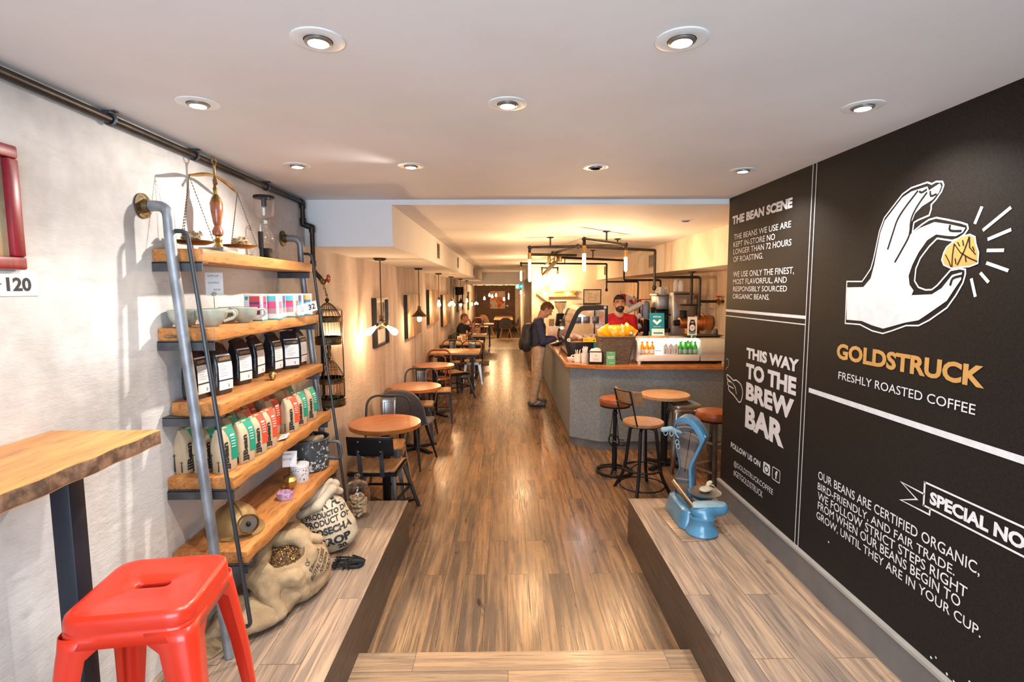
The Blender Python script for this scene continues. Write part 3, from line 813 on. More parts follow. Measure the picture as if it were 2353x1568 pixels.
for s, lb in ((-1, 'crumpled jute cord heaped on the nearer brass pan'), (1, 'small tied jute bundle on the brass pan beside the siphon')):
    rnd = random.Random(s + 5)
    b = MB()
    for k in range(9):
        c = Vector((rnd.uniform(-0.012, 0.012), rnd.uniform(-0.015, 0.015), 0.006))
        pts = []
        for q in range(14):
            a = q / 13 * rnd.uniform(5, 8) + k
            pts.append(c + Vector((math.cos(a) * 0.030 * (1 - q / 30), math.sin(a) * 0.036 * (1 - q / 30), 0.004 + 0.0026 * q + 0.006 * math.sin(a * 2 + k))))
        b.tube(pts, 0.0045, 6)
    tag(b.build('jute_cord', mt['burlap'], None, (-1.30, 2.43 + s * 0.195, SZ[0] + 0.030 + 0.008 * (1 + s))), lb, 'cord', 'jute on the scale pans')

# --- glass siphon brewer
t = thing('coffee_siphon', 'glass coffee siphon with black lid and black handle on the top plank', 'coffee siphon', (-1.31, 2.93, SZ[0]))
MB().lathe([(0.0, 0.0), (0.052, 0.0), (0.052, 0.008), (0.03, 0.014), (0.0, 0.014)], n=28).build('base', mt['steel'], t)
MB().tube([(-0.005, -0.045, 0.012), (-0.005, -0.047, 0.06)], 0.010, 10).tube([(-0.005, -0.047, 0.06), (-0.005, -0.047, 0.15)], 0.013, 12).build('handle', mt['blackplastic'], t)
MB().tube(rounded([(-0.005, -0.047, 0.15), (-0.005, -0.047, 0.20), (0, 0, 0.205)], 0.02, 4), 0.005, 8).build('clamp_arm', mt['steel'], t)
MB().box((0.0, 0.0, 0.04), (0.05, 0.05, 0.05)).build('burner', mt['blackplastic'], t, bevel=0.006)
MB().lathe([(0.0, 0.082), (0.02, 0.085), (0.036, 0.105), (0.040, 0.125), (0.034, 0.15), (0.018, 0.17), (0.015, 0.205)], n=28).build('lower_globe', mt['glass'], t)
MB().lathe([(0.016, 0.195), (0.016, 0.215), (0.012, 0.215)], n=20).build('collar', mt['steel'], t)
MB().lathe([(0.013, 0.215), (0.03, 0.222), (0.046, 0.235), (0.050, 0.26), (0.050, 0.335), (0.048, 0.335)], n=32).build('upper_chamber', mt['glass'], t)
MB().lathe([(0.0, 0.345), (0.053, 0.345), (0.055, 0.338), (0.052, 0.331), (0.0, 0.331)], n=32).cyl((0, 0, 0.331), (0, 0, 0.29), 0.014, 0.013, 14).build('lid', mt['blackplastic'], t)

# --- sage cups on the second plank
t = thing('coffee_cup', 'sage green glazed cup nearest the wall at the shelf end', 'cup', (-1.335, 2.195, SZ[1]), 2.4, 'sage glazed cups on the second plank')
MB().lathe([(0.0, 0.0), (0.026, 0.0), (0.027, 0.004), (0.042, 0.018), (0.053, 0.042), (0.057, 0.070), (0.055, 0.072), (0.051, 0.046), (0.038, 0.020), (0.0, 0.010)], n=32).build('bowl', mt['ceramic'], t)
MB().tube(rounded([(0.054, 0, 0.060), (0.088, 0, 0.064), (0.090, 0, 0.036), (0.047, 0, 0.022)], 0.02, 6), 0.0055, 8).build('handle', mt['ceramic'], t)
for x, y, a, lb in ((-1.225, 2.20, 0.35, 'sage green glazed cup in front, between pipe rail and dark rod'), (-1.300, 2.365, 0.3, 'sage green cup peeking out behind the front cup'),
                    (-1.325, 2.56, 0.35, 'sage green cup against the wall beside the cup boxes'), (-1.222, 2.475, 0.4, 'sage green cup directly before the first cup box')):
    dup(t, (x, y, SZ[1]), a, lb)

# --- boxed cups
def win_mat(name, c): return M(name, c, 0.35, coat=0.3)
cc = {'red': win_mat('cup_red', (0.62, 0.05, 0.035)), 'purple': win_mat('cup_purple', (0.13, 0.03, 0.22)), 'pink': win_mat('cup_pink', (0.68, 0.06, 0.20)), 'aqua': win_mat('cup_aqua', (0.10, 0.50, 0.58)),
      'teal': win_mat('cup_teal', (0.01, 0.22, 0.30)), 'mauve': win_mat('cup_mauve', (0.42, 0.28, 0.28)), 'yellow': win_mat('cup_yellow', (0.70, 0.50, 0.03)), 'blue': win_mat('cup_blue', (0.02, 0.13, 0.36))}
teal_edge = M('teal_box_edge', (0.02, 0.33, 0.33), 0.5)
def cup_box(x, y, rz, bands, label):
    t = thing('cup_box', label, 'box', (x, y, SZ[1]), rz, 'boxed travel cups on the second plank')
    w, h = 0.082, 0.132
    b = MB().box((0, 0, h / 2), (w, w, h))
    b.build('carton', mt['paper'], t, smooth=0, bevel=0.0015)
    MB().box((0, 0, 0.004), (w + 0.001, w + 0.001, 0.006)).build('base_stripe', teal_edge, t, smooth=0)
    cup = MB()
    zs = [0.035, 0.060, 0.082, 0.092, 0.118]
    hts = [(0.032, 0.058), (0.058, 0.082), (0.082, 0.094), (0.094, 0.122)]
    for k, (z0, z1) in enumerate(hts):
        cup.box((0.008, -w / 2 - 0.0006, (z0 + z1) / 2), (0.048, 0.0012, z1 - z0), k)
        cup.box((w / 2 + 0.0006, 0.004, (z0 + z1) / 2), (0.0012, 0.046, z1 - z0), k)
    cup.build('cup_window', [cc[c] for c in bands], t, smooth=0)
    b = MB().prism([(0.0, 0.0), (0.011, 0.0), (0.014, 0.018), (-0.003, 0.018)], (-0.034, -w / 2 - 0.0008, 0.103), (1, 0, 0), (0, 0, 1), (0, 0.0005, 0))
    b.build('cup_emblem', teal_edge, t, smooth=0)
cup_box(-1.245, 2.640, 0.12, ('purple', 'pink', 'purple', 'red'), 'white cup box with red, purple and pink window, first in the row')
cup_box(-1.212, 2.745, 0.12, ('mauve', 'pink', 'pink', 'aqua'), 'white cup box with aqua lid and pink band, second in the row')
cup_box(-1.250, 2.880, 0.12, ('mauve', 'teal', 'purple', 'purple'), 'white cup box with violet lid, pushed back third in the row')
cup_box(-1.222, 2.990, 0.12, ('mauve', 'pink', 'red', 'aqua'), 'white cup box with pale aqua lid behind the price card')
cup_box(-1.228, 3.105, 0.30, ('teal', 'aqua', 'teal', 'purple'), 'white cup box with violet lid and teal band behind the 32 card')
cup_box(-1.222, 3.225, 0.30, ('blue', 'aqua', 'blue', 'yellow'), 'white cup box with yellow and blue window at the shelf end')
t = thing('price_card', 'white card reading 32 leaning on the last cup boxes', 'price card', (-1.150, 2.95, SZ[1] + 0.003), 0.95)
R_ = Matrix.Rotation(-0.22, 4, 'Y') @ Matrix.Rotation(0.10, 4, 'X')
MB().box((0.055, 0, 0.038), (0.125, 0.0012, 0.055), M=R_).build('card', mt['paper'], t, smooth=0)
b = MB(); u_, v_ = R_ @ Vector((1, 0, 0)), R_ @ Vector((0, 0, 1))
letters(b, '32', R_ @ Vector((0.062, -0.0012, 0.022)), u_, v_, 0.045, 0.032, 0.03)
stroke(b, smooth_loop([(0.012, 0.03), (0.02, 0.05), (0.03, 0.04), (0.02, 0.028), (0.035, 0.03)], 4, False), 0.002, lambda a, c, l: R_ @ Vector((a, -0.0012, c)))
b.build('lettering', mt['ink'], t, smooth=0, fix=False)
t = thing('price_card', 'small white price card on a curled wire behind the sage cups', 'price card', (-1.345, 2.45, SZ[1]), 0.35)
MB().tube([(0, 0, 0.0), (0, 0, 0.12)], 0.0015, 6).tube([(0.012 * math.cos(a * 0.5) * (1 - a / 26), 0.001, 0.132 + 0.012 * math.sin(a * 0.5) * (1 - a / 26)) for a in range(22)], 0.0013, 6).lathe([(0.0, 0.0), (0.018, 0.0), (0.018, 0.004), (0.0, 0.006)], n=16).build('wire_stand', mt['brass'], t)
MB().box((0.004, 0.003, 0.180), (0.072, 0.0012, 0.105)).build('card', mt['paper'], t, smooth=0)
b = MB()
for s, z, w, x in (('LATTE CUP', 0.213, 0.044, -0.022), ('GOLDSTRUCK', 0.182, 0.046, -0.022), ('$25.00', 0.150, 0.028, 0.0)): letters(b, s, (x, 0.0022, z), (1, 0, 0), (0, 0, 1), w, 0.008, 0.01)
b.build('lettering', mt['ink'], t, smooth=0, fix=False)

# --- coffee bags
def loft_bag(prof, W, n=6):
    """rings (z, depth, width factor, x offset); rounded rectangle cross-section"""
    b = MB(); vs_ = []; fs = []
    K = 4 * n
    for z, d, wf, ox in prof:
        w = W * wf
        r = min(d, w) * 0.28
        pts = rounded([(-d / 2, -w / 2, 0), (d / 2, -w / 2, 0), (d / 2, w / 2, 0), (-d / 2, w / 2, 0)], r, n - 1, True)
        vs_ += [(p[0] + ox, p[1], z) for p in pts]
    K = len(pts)
    for i in range(len(prof) - 1):
        fs += [(i * K + k, i * K + (k + 1) % K, (i + 1) * K + (k + 1) % K, (i + 1) * K + k) for k in range(K)]
    fs += [tuple(range(K))[::-1], tuple(range((len(prof) - 1) * K, len(prof) * K))]
    return b.add(vs_, fs)
def lerp_prof(prof, z, c):
    for p, q in zip(prof, prof[1:]):
        if p[0] <= z <= q[0]:
            t_ = (z - p[0]) / max(q[0] - p[0], 1e-6)
            return p[c] + (q[c] - p[c]) * t_
    return prof[-1][c]
KP = [(0.0, 0.060, 0.97, 0), (0.004, 0.066, 1.0, 0), (0.06, 0.070, 1.02, 0), (0.115, 0.068, 1.0, 0), (0.145, 0.055, 0.97, 0.002), (0.165, 0.034, 0.95, 0.003), (0.178, 0.016, 0.94, 0.004), (0.184, 0.010, 0.93, 0.004)]
KW = 0.088
def kraft_bag(x, y, rz, colour, label):
    t = thing('coffee_bag', label, 'coffee bag', (x, y, SZ[3]), rz, 'kraft coffee bags on the fourth plank')
    loft_bag(KP, KW).build('bag_body', mt['kraft'], t, smooth=60)
    MB().tube([(0.004, -KW * 0.45, 0.180), (0.006, 0, 0.186), (0.004, KW * 0.45, 0.180)], 0.007, 8).build('rolled_top', mt['kraft'], t)
    if colour == 'plain': cl = None
    def front(a, z, off): return (lerp_prof(KP, z, 1) / 2 + lerp_prof(KP, z, 3) + off, (a - 0.5) * KW, z)
    if colour in ('green', 'red'):
        b = MB()
        zs = [0.05 + 0.134 * k / 12 for k in range(13)]
        vs_ = []; fs = []
        for z in zs:
            for a in (0.56 - 0.12 * max(0, (z - 0.12) / 0.06), 0.77, 0.965): vs_.append(front(a, z, 0.0012))
        for i in range(12): fs += [(i * 3 + j, i * 3 + j + 1, i * 3 + 4 + j, i * 3 + 3 + j) for j in (0, 1)]
        # the label runs on over the folded top
        b.add(vs_, fs)
        b.add([(0.008, -0.02, 0.1935), (0.008, 0.040, 0.1935), (-0.012, 0.040, 0.1905), (-0.012, -0.02, 0.1905), (0.0125, -0.02, 0.184), (0.0125, 0.04, 0.184)], [(0, 1, 2, 3), (4, 5, 1, 0)])
        L_ = b.build('label', mt['label_' + colour], t, smooth=0, fix=False)
        b = MB()
        for k in range(5): b.box((lerp_prof(KP, 0.152 - 0.012 * k, 1) / 2 + lerp_prof(KP, 0.152 - 0.012 * k, 3) + 0.002, 0.020, 0.152 - 0.012 * k), (0.001, 0.022 - 0.002 * (k % 2), 0.003 if k else 0.010))
        b.build('label_text', mt['paper'], L_, smooth=0)
    b = MB()
    # name printed bottom to top
    letters(b, 'JJBean', (0, 0, 0), (0, 0, 1), (0, -1, 0), 1, 1, 0.045, fn=lambda a, c: front(0.50 - 0.40 * c, 0.010 + 0.120 * a, 0.0015))
    # pylons printed on the narrow side
    for x0, h_, w_ in ((-0.020, 0.085, 0.007), (0.016, 0.055, 0.006)):
        yy = -KW / 2 * 1.02 - 0.0012
        b.add([(x0 - w_ * 0.6, yy, 0.008), (x0 + w_ * 0.6, yy, 0.008), (x0 + w_ * 0.25, yy, h_), (x0 - w_ * 0.25, yy, h_)], [(0, 1, 2, 3)])
        b.add([(x0 - 0.010, yy, h_ * 0.86), (x0 + 0.010, yy, h_ * 0.92), (x0 + 0.010, yy, h_ * 0.95), (x0 - 0.010, yy, h_ * 0.89)], [(0, 1, 2, 3)])
    b.build('print', mt['ink'], t, smooth=0, fix=False)
    return t
kb = [(-1.350, 2.205, 0.0, 'green', 'kraft coffee bag against the wall at the very end of the plank'),
      (-1.275, 2.210, 0.0, 'green', 'kraft coffee bag half hidden behind the galvanised pipe rail'),
      (-1.195, 2.205, -0.05, 'green', 'kraft coffee bag with green label just behind the dark thin rod'),
      (-1.175, 2.325, -0.03, 'green', 'kraft coffee bag with green label, second from the rod'),
      (-1.170, 2.435, -0.03, 'red', 'kraft coffee bag with orange label beside the two green ones'),
      (-1.168, 2.540, -0.03, 'red', 'kraft coffee bag with orange label left of the small white card'),
      (-1.250, 2.775, -0.1, 'red', 'kraft coffee bag with red corner set back past the small card'),
      (-1.175, 2.835, -0.15, 'red', 'kraft coffee bag with orange label right of the small white card'),
      (-1.178, 2.965, -0.05, 'green', 'kraft coffee bag with green label beside the orange one at the far group'),
      (-1.172, 3.105, -0.05, 'green', 'kraft coffee bag with green label last on the plank beside the birdcage'),
      (-1.330, 2.345, 0.05, 'green', 'rear kraft bag with green top behind the second green front bag'),
      (-1.275, 2.400, 0.05, 'green', 'middle row kraft bag with green top touching the orange row'),
      (-1.335, 2.560, 0.02, 'red', 'rear kraft bag with red top furthest back against the grey wall'),
      (-1.270, 2.520, 0.04, 'red', 'middle row kraft bag with red top behind the orange pair'),
      (-1.335, 2.690, 0.0, 'red', 'rear kraft bag with red top behind the gap with the card'),
      (-1.330, 2.860, 0.0, 'red', 'rear kraft bag with red top behind the far orange bag'),
      (-1.310, 3.010, 0.0, 'plain', 'rear kraft bag with dark rolled top near the far rail'),
      (-1.315, 3.140, 0.0, 'green', 'rear kraft bag with green top at the far rail')]
for q in kb: kraft_bag(q[0] - 0.012, q[1], q[2] - 0.26, *q[3:])
t = thing('price_card', 'little white price label lying between orange coffee bags', 'price card', (-1.155, 2.69, SZ[3]), 0.25)
MB().box((0, 0, 0.012), (0.045, 0.10, 0.0015), M=Matrix.Rotation(-0.25, 4, 'Y')).build('card', mt['paper'], t, smooth=0)
b = MB()
for k in range(3): b.box((0.005 - 0.012 * k, 0.0, 0.0148 + 0.0001), (0.005, 0.07, 0.0008), M=Matrix.Rotation(-0.25, 4, 'Y'))
b.build('lettering', mt['dim_ink'], t, smooth=0)

BP = [(0.0, 0.062, 0.95, 0), (0.006, 0.070, 1.0, 0), (0.05, 0.076, 1.03, 0), (0.12, 0.074, 1.0, 0.001), (0.165, 0.060, 0.98, 0.002), (0.19, 0.034, 0.95, 0.0), (0.205, 0.018, 0.93, -0.004), (0.212, 0.022, 0.92, -0.010), (0.216, 0.012, 0.90, -0.012)]
BW = 0.098
def foil_bag(x, y, rz, label):
    t = thing('foil_coffee_bag', label, 'coffee bag', (x, y, SZ[2]), rz, 'black foil coffee bags on the third plank')
    loft_bag(BP, BW).build('bag_body', mt['foil'], t, smooth=60)
    MB().tube([(-0.010, -BW * 0.44, 0.212), (-0.008, 0, 0.219), (-0.010, BW * 0.44, 0.212)], 0.009, 8).build('rolled_top', mt['foil'], t)
    def front(a, z, off): return (lerp_prof(BP, z, 1) / 2 + lerp_prof(BP, z, 3) + off, (a - 0.5) * BW, z)
    def sheet(b, a0, a1, z0, z1, off, mi=0):
        n_ = 8
        vs_ = [front(a, z0 + (z1 - z0) * k / n_, off) for k in range(n_ + 1) for a in (a0, a1)]
        b.add(vs_, [(2 * k, 2 * k + 1, 2 * k + 3, 2 * k + 2) for k in range(n_)], mi)
    b = MB()
    sheet(b, 0.08, 0.92, 0.022, 0.178, 0.0012); sheet(b, 0.08, 0.92, 0.144, 0.172, 0.0018, 1); sheet(b, 0.08, 0.92, 0.062, 0.068, 0.0018, 1)
    L_ = b.build('label', [mt['paper'], mt['ink']], t, smooth=0, fix=False)
    b = MB()
    letters(b, 'GOLDSTRUCK', (0, 0, 0), (0, 1, 0), (0, 0, 1), 1, 1, 0.03, fn=lambda a, c: front(0.16 + 0.68 * a, 0.153 + 0.012 * c, 0.003))
    b.build('label_text', mt['gold_paint'], L_, smooth=0, fix=False)
    b = MB()
    for k in range(6): sheet(b, 0.14, 0.45 + 0.3 * ((k * 37) % 10) / 10, 0.134 - 0.010 * k, 0.1355 - 0.010 * k, 0.002)
    sheet(b, 0.62, 0.70, 0.03, 0.045, 0.002)
    b.build('small_print', mt['dim_ink'], L_, smooth=0, fix=False)
for q in ((-1.330, 2.245, -0.1, 'black foil coffee bag at the plank end, label turned away behind the pipe rail'), (-1.285, 2.340, -0.22, 'black foil coffee bag with large white label beside the dark rod'),
          (-1.345, 2.430, 0.0, 'black foil coffee bag pushed back against the wall'), (-1.318, 2.590, -0.25, 'black foil coffee bag standing alone left of the gold skull'),
          (-1.345, 2.800, 0.0, 'black foil coffee bag with bluish label behind the gold skull'), (-1.322, 2.970, -0.1, 'black foil coffee bag right behind the gold skull'),
          (-1.285, 3.110, -0.75, 'black foil coffee bag whose wide white label faces the entrance'), (-1.290, 3.255, -0.05, 'black foil coffee bag last on the plank by the birdcage')):
    foil_bag(*q)
# gold skull
t = thing('skull_ornament', 'tiny gold skull ornament in front of the black coffee bags', 'ornament', (-1.205, 2.70, SZ[2]), 0.5)
sdf_blob('skull', [('e', (0, 0.004, 0.026), (0.019, 0.023, 0.019), None), ('c', (0, -0.014, 0.013), (0, -0.004, 0.012), 0.011, 0.012)], 0.002, mt['gold'], t, 0.008)
b = MB()
for s in (-1, 1): b.ell((s * 0.008, -0.018, 0.023), (0.005, 0.005, 0.005), 10, 8)
b.ell((0, -0.0235, 0.015), (0.002, 0.003, 0.003), 8, 6)
b.build('eye_socket', mt['bronze'], t)

# --- bottom plank
t = thing('miner_helmet', 'old gold painted miner helmet with round headlamp on the lowest plank', 'helmet', (-1.245, 2.335, SZ[4]), 0.85)
def dome(u, v):
    a = 2 * PI * u; e = v * PI / 2
    r = math.cos(e)
    ridge = 0.006 * max(0, 1 - abs(math.cos(a)) * 6)
    return Vector((math.cos(a) * r * 0.100, math.sin(a) * r * 0.118, 0.012 + math.sin(e) * (0.112 + ridge)))
MB().grid(dome, 40, 12, wrap=True).build('shell', mt['helmet'], t)
MB().lathe([(0.096, 0.010), (0.112, 0.004), (0.120, 0.002), (0.120, 0.006), (0.110, 0.010), (0.098, 0.016)], n=40, sy=1.17).build('brim', mt['helmet'], t)
MB().tube([dome(0.75, 0.06 + 0.94 * k / 10) * 1.01 for k in range(11)] + [dome(0.25, 1 - 0.94 * k / 10) * 1.01 for k in range(11)], 0.005, 8).build('ridge', mt['helmet'], t)
lm = MB().lathe([(0.0, 0.0), (0.036, 0.0), (0.042, 0.022), (0.045, 0.032), (0.040, 0.034), (0.038, 0.026), (0.0, 0.024)], n=28, M=Matrix.Translation((0.0, -0.117, 0.066)) @ Matrix.Rotation(PI / 2, 4, 'X')).build('headlamp', mt['brass'], t)
MB().lathe([(0.0, 0.0255), (0.0375, 0.0285), (0.037, 0.027), (0.0, 0.0248)], n=28, M=Matrix.Translation((0.0, -0.117, 0.066)) @ Matrix.Rotation(PI / 2, 4, 'X')).build('reflector', mt['steel'], lm)
MB().ell((0.0, -0.147, 0.066), (0.010, 0.008, 0.010), 12, 8).build('lamp_centre', mt['blackplastic'], lm)

t = thing('candle_tin', 'low purple speckled candle tin at the front of the lowest plank', 'candle', (-1.165, 2.69, SZ[4]))
MB().lathe([(0.0, 0.0), (0.038, 0.0), (0.041, 0.004), (0.041, 0.034), (0.038, 0.036), (0.037, 0.031), (0.0, 0.031)], n=32).build('tin', M('purple_marbled_tin', (0.30, 0.13, 0.27), 0.35, col2=(0.48, 0.33, 0.44), sc=60, detail=6), t)
MB().tube([(0, 0, 0.031), (0.002, 0, 0.040)], 0.0012, 5).build('wick', mt['ink'], t)
t = thing('card_holder', 'gold faceted gem card holder with a white price card above', 'card holder', (-1.19, 2.82, SZ[4]), 0.4)
MB().ell((0, 0, 0.038), (0.034, 0.034, 0.038), 7, 5).build('gem', mt['gold'], t, smooth=0)
MB().tube([(0, 0, 0.058), (0, 0, 0.135)], 0.0013, 6).build('wire', mt['brass'], t)
MB().box((-0.008, 0, 0.170), (0.072, 0.0012, 0.088), M=Matrix.Rotation(0.06, 4, 'Y')).build('card', mt['paper'], t, smooth=0)
b = MB(); letters(b, 'COFFEE CANDLES', (-0.046, -0.0012, 0.196), (1, 0, -0.06), (0.06, 0, 1), 0.062, 0.0085, 0.01); letters(b, '$15.00', (-0.030, -0.0012, 0.164), (1, 0, -0.06), (0.06, 0, 1), 0.040, 0.014, 0.0)
b.build('lettering', mt['ink'], t, smooth=0, fix=False)
t = thing('candle_tin', 'white candle tin with small dark blue dots beside the enamel pot', 'candle', (-1.190, 2.955, SZ[4]))
MB().lathe([(0.0, 0.0), (0.048, 0.0), (0.050, 0.003), (0.050, 0.098), (0.047, 0.100), (0.046, 0.085), (0.0, 0.085)], n=36).build('tin', mt['white'], t)
MB().lathe([(0.0505, 0.083), (0.052, 0.085), (0.052, 0.099), (0.0505, 0.1005)], n=36).build('rim', mt['white'], t)
b = MB(); rnd = random.Random(4)
for k in range(70):
    a, z = rnd.uniform(0, 2 * PI), rnd.uniform(0.008, 0.078)
    c = Vector((math.cos(a), math.sin(a), 0)); u_ = Vector((-c.y, c.x, 0)); r = rnd.uniform(0.0020, 0.0038)
    o_ = c * 0.0506 + Vector((0, 0, z))
    b.add([o_ + u_ * (r * math.cos(q)) + Vector((0, 0, r * math.sin(q))) for q in [i * PI / 3 for i in range(6)]], [tuple(range(6))])
b.build('dots', M('navy_dots', (0.03, 0.035, 0.13), 0.5), t, smooth=0, fix=False)
MB().lathe([(0.0, 0.086), (0.045, 0.086)], n=24).build('wax', M('dark_wax', (0.05, 0.06, 0.045), 0.3), t, fix=False)
# speckled pot
m_, nt_, b_ = _new('speckled_enamel')
n_ = _noise(nt_, 48, (1, 1, 1), 3); n2_ = _noise(nt_, 7, (1, 1, 1), 3)
mul = nt_.nodes.new('ShaderNodeMath'); mul.operation = 'MULTIPLY_ADD'; mul.inputs[1].default_value = 0.35
nt_.links.new(n2_.outputs[0], mul.inputs[0]); nt_.links.new(n_.outputs[0], mul.inputs[2])
nt_.links.new(_mix(nt_, _range(nt_, mul.outputs[0], 0.75, 0.79), (0.045, 0.05, 0.055), (0.55, 0.55, 0.55)), b_.inputs['Base Color'])
b_.inputs['Roughness'].default_value = 0.3
mt['speckle'] = m_
t = thing('enamel_pot', 'large grey speckled enamel pot with loop handles on the lowest plank', 'pot', (-1.215, 3.165, SZ[4]), 0.15)
MB().lathe([(0.0, 0.0), (0.105, 0.0), (0.116, 0.012), (0.122, 0.10), (0.124, 0.19), (0.121, 0.19), (0.118, 0.10), (0.110, 0.015), (0.0, 0.010)], n=44).build('pot_body', mt['speckle'], t)
MB().torus((0, 0, 0.192), 0.1245, 0.0065, 44, 8).build('rim', mt['bracket'], t)
for s in (1,):
    MB().tube(rounded([(s * 0.120, -0.030, 0.172), (s * 0.195, -0.030, 0.168), (s * 0.195, -0.03, 0.060), (s * 0.118, -0.03, 0.072)], 0.05, 8), 0.0085, 10).build('handle', mt['bracket'], t)
sdf_blob('folded_cloth', [('c', (-0.07, -0.02, 0.16), (0.04, -0.04, 0.185), 0.035, 0.028), ('c', (0.03, -0.04, 0.18), (0.075, 0.02, 0.19), 0.03, 0.016)], 0.007, mt['burlap'], None, 0.02).location = (-1.215, 3.165, SZ[4])
tag(bpy.data.objects['folded_cloth'], 'rolled brown cloth stuffed into the speckled pot', 'cloth')

# ------------------------------------------------------------------ sacks on the left platform
PZ = 0.325
def project(o, mb, text, org, u, v, w, h, d, bold=0.03, wob=0.0):
    bv = BVHTree.FromPolygons([tuple(p.co) for p in o.data.vertices], [tuple(p.vertices) for p in o.data.polygons])
    org, u, v, d = Vector(org), Vector(u).normalized(), Vector(v).normalized(), Vector(d).normalized()
    vs_, fs = glyphs(text, bold)
    pts = []
    for a, b_ in vs_:
        p = org + u * (a * w) + v * (b_ * h + wob * math.sin(a * 5))
        hit = bv.ray_cast(p - d * 0.6, d)
        pts.append((hit[0] - d * 0.0025) if hit[0] is not None else None)
    keep = [f for f in fs if all(pts[i] is not None for i in f) and max((pts[i] - pts[j]).length for i in f for j in f) < h * 1.3]
    mb.add([p if p is not None else Vector((0, 0, 0)) for p in pts], keep)

sack = thing('burlap_sack', 'open brown burlap sack slumped under the shelf with its rim rolled back', 'sack', (0, 0, 0))
mouth = (-1.095, 2.50, 0.545)
prims = [('e', (-1.09, 2.56, 0.43), (0.150, 0.22, 0.125), None), ('e', (-1.17, 2.73, 0.46), (0.14, 0.16, 0.135), None), ('e', (-1.02, 2.61, 0.425), (0.095, 0.16, 0.115), (0.0, 0.15, 0.1)),
         ('e', (-1.18, 2.36, 0.375), (0.155, 0.20, 0.065), None), ('c', (-1.34, 2.16, 0.335), (-1.22, 2.33, 0.35), 0.012, 0.05), ('e', (-1.10, 2.50, 0.47), (0.125, 0.14, 0.10), None)]
def cutz(G): return PZ + 0.002 - G[..., 2]
def mouth_cut(G):
    x, y, z = G[..., 0] - mouth[0], G[..., 1] - mouth[1], G[..., 2] - (mouth[2] + 0.035)
    return np.maximum(PZ + 0.002 - G[..., 2], 0.090 - np.sqrt((x / 1.0) ** 2 + (y / 1.15) ** 2 + (z / 0.9) ** 2))
body = sdf_blob('sack_cloth', prims, 0.008, mt['burlap'], sack, 0.05, disp=lambda G: 0.009 * nz3(G, 24, 1) + 0.006 * nz3(G, 52, 2) + 0.003 * nz3(G, 100, 3), cut=mouth_cut)
ring = []
N_ = 30
for k in range(N_ + 1):
    a = 2 * PI * k / N_
    ring.append((mouth[0] + (0.104 + 0.010 * math.sin(3 * a)) * math.cos(a), mouth[1] + (0.128 + 0.012 * math.sin(2 * a + 1)) * math.sin(a), mouth[2] - 0.004 - 0.034 * math.cos(a) + 0.042 * math.sin(a) + 0.008 * math.sin(5 * a)))
pr = []
for k in range(N_):
    r0 = 0.020 + 0.007 * math.sin(k * 1.3); r1 = 0.020 + 0.007 * math.sin((k + 1) * 1.3)
    pr.append(('c', ring[k], ring[k + 1], r0, r1))
pr += [('c', (-1.10, 2.63, 0.59), (-1.00, 2.68, 0.545), 0.034, 0.030), ('c', (-1.02, 2.39, 0.50), (-1.13, 2.36, 0.46), 0.030, 0.040), ('c', (-1.13, 2.36, 0.46), (-1.22, 2.40, 0.50), 0.040, 0.045), ('c', (-1.01, 2.40, 0.49), (-0.985, 2.44, 0.40), 0.026, 0.030), ('c', (-1.10, 2.33, 0.44), (-1.05, 2.30, 0.38), 0.040, 0.035)]
sdf_blob('rolled_rim', pr, 0.006, mt['burlap'], sack, 0.035, disp=lambda G: 0.004 * nz3(G, 40, 3) + 0.002 * nz3(G, 110, 5))
b = MB()
d_ = Vector((-0.75, 0.25, -0.60)).normalized()
u_ = Vector((0.0, 0.90, 0.40)); u_ = (u_ - d_ * u_.dot(d_)).normalized(); v_ = (-d_).cross(u_)
for k, (s, w, y) in enumerate((('OCIA WH', 0.11, 0.0), ('FAIRTRADE', 0.145, -0.01), ('ROYAL COFFEE', 0.185, -0.03), ('NW KENYA', 0.125, 0.03), ('CROP 2014', 0.105, 0.08))):
    project(body, b, s, Vector((-0.975, 2.45, 0.535)) - v_ * (0.022 + 0.031 * k) + u_ * y, u_, v_, w, 0.023, d_, 0.005)
b.build('print', mt['ink'], sack, smooth=0, fix=False)
# gold coloured beans heaped inside
b = MB(); rnd = random.Random(9)
for k in range(520):
    a = rnd.uniform(0, 2 * PI); r = math.sqrt(rnd.random())
    c = Vector((mouth[0] + 0.086 * r * math.cos(a), mouth[1] + 0.102 * r * math.sin(a), mouth[2] - 0.022 + 0.030 * (1 - r * r) - 0.022 * r * math.cos(a) + 0.024 * r * math.sin(a) + rnd.uniform(-0.004, 0.004)))
    e = Euler((rnd.uniform(0, 3), rnd.uniform(0, 3), rnd.uniform(0, 3))).to_matrix().to_4x4()
    b.ell((0, 0, 0), (0.0065, 0.0045, 0.0035), 6, 4, k % 3 == 0, Matrix.Translation(c) @ e)
tag(b.build('coffee_beans', [M('roast_beans', (0.13, 0.06, 0.025), 0.4), mt['gold']], None), 'brown and gold beans heaped in the open burlap sack', 'coffee beans', None, 'stuff')
b = MB().add([(-1.39, 2.02, PZ + 0.003), (-1.22, 2.06, PZ + 0.003), (-1.20, 2.20, PZ + 0.02), (-1.38, 2.28, PZ + 0.03)], [(0, 1, 2, 3)])
b.prism([(-1.385, 2.04), (-1.235, 2.07), (-1.17, 2.20), (-1.20, 2.30), (-1.38, 2.33)], (0, 0, PZ + 0.001), (1, 0, 0), (0, 1, 0), (0, 0, 0.010))
b.f = b.f[1:]; b.m = b.m[1:]
b.build('cloth_tail', mt['burlap'], sack, bevel=0.003)

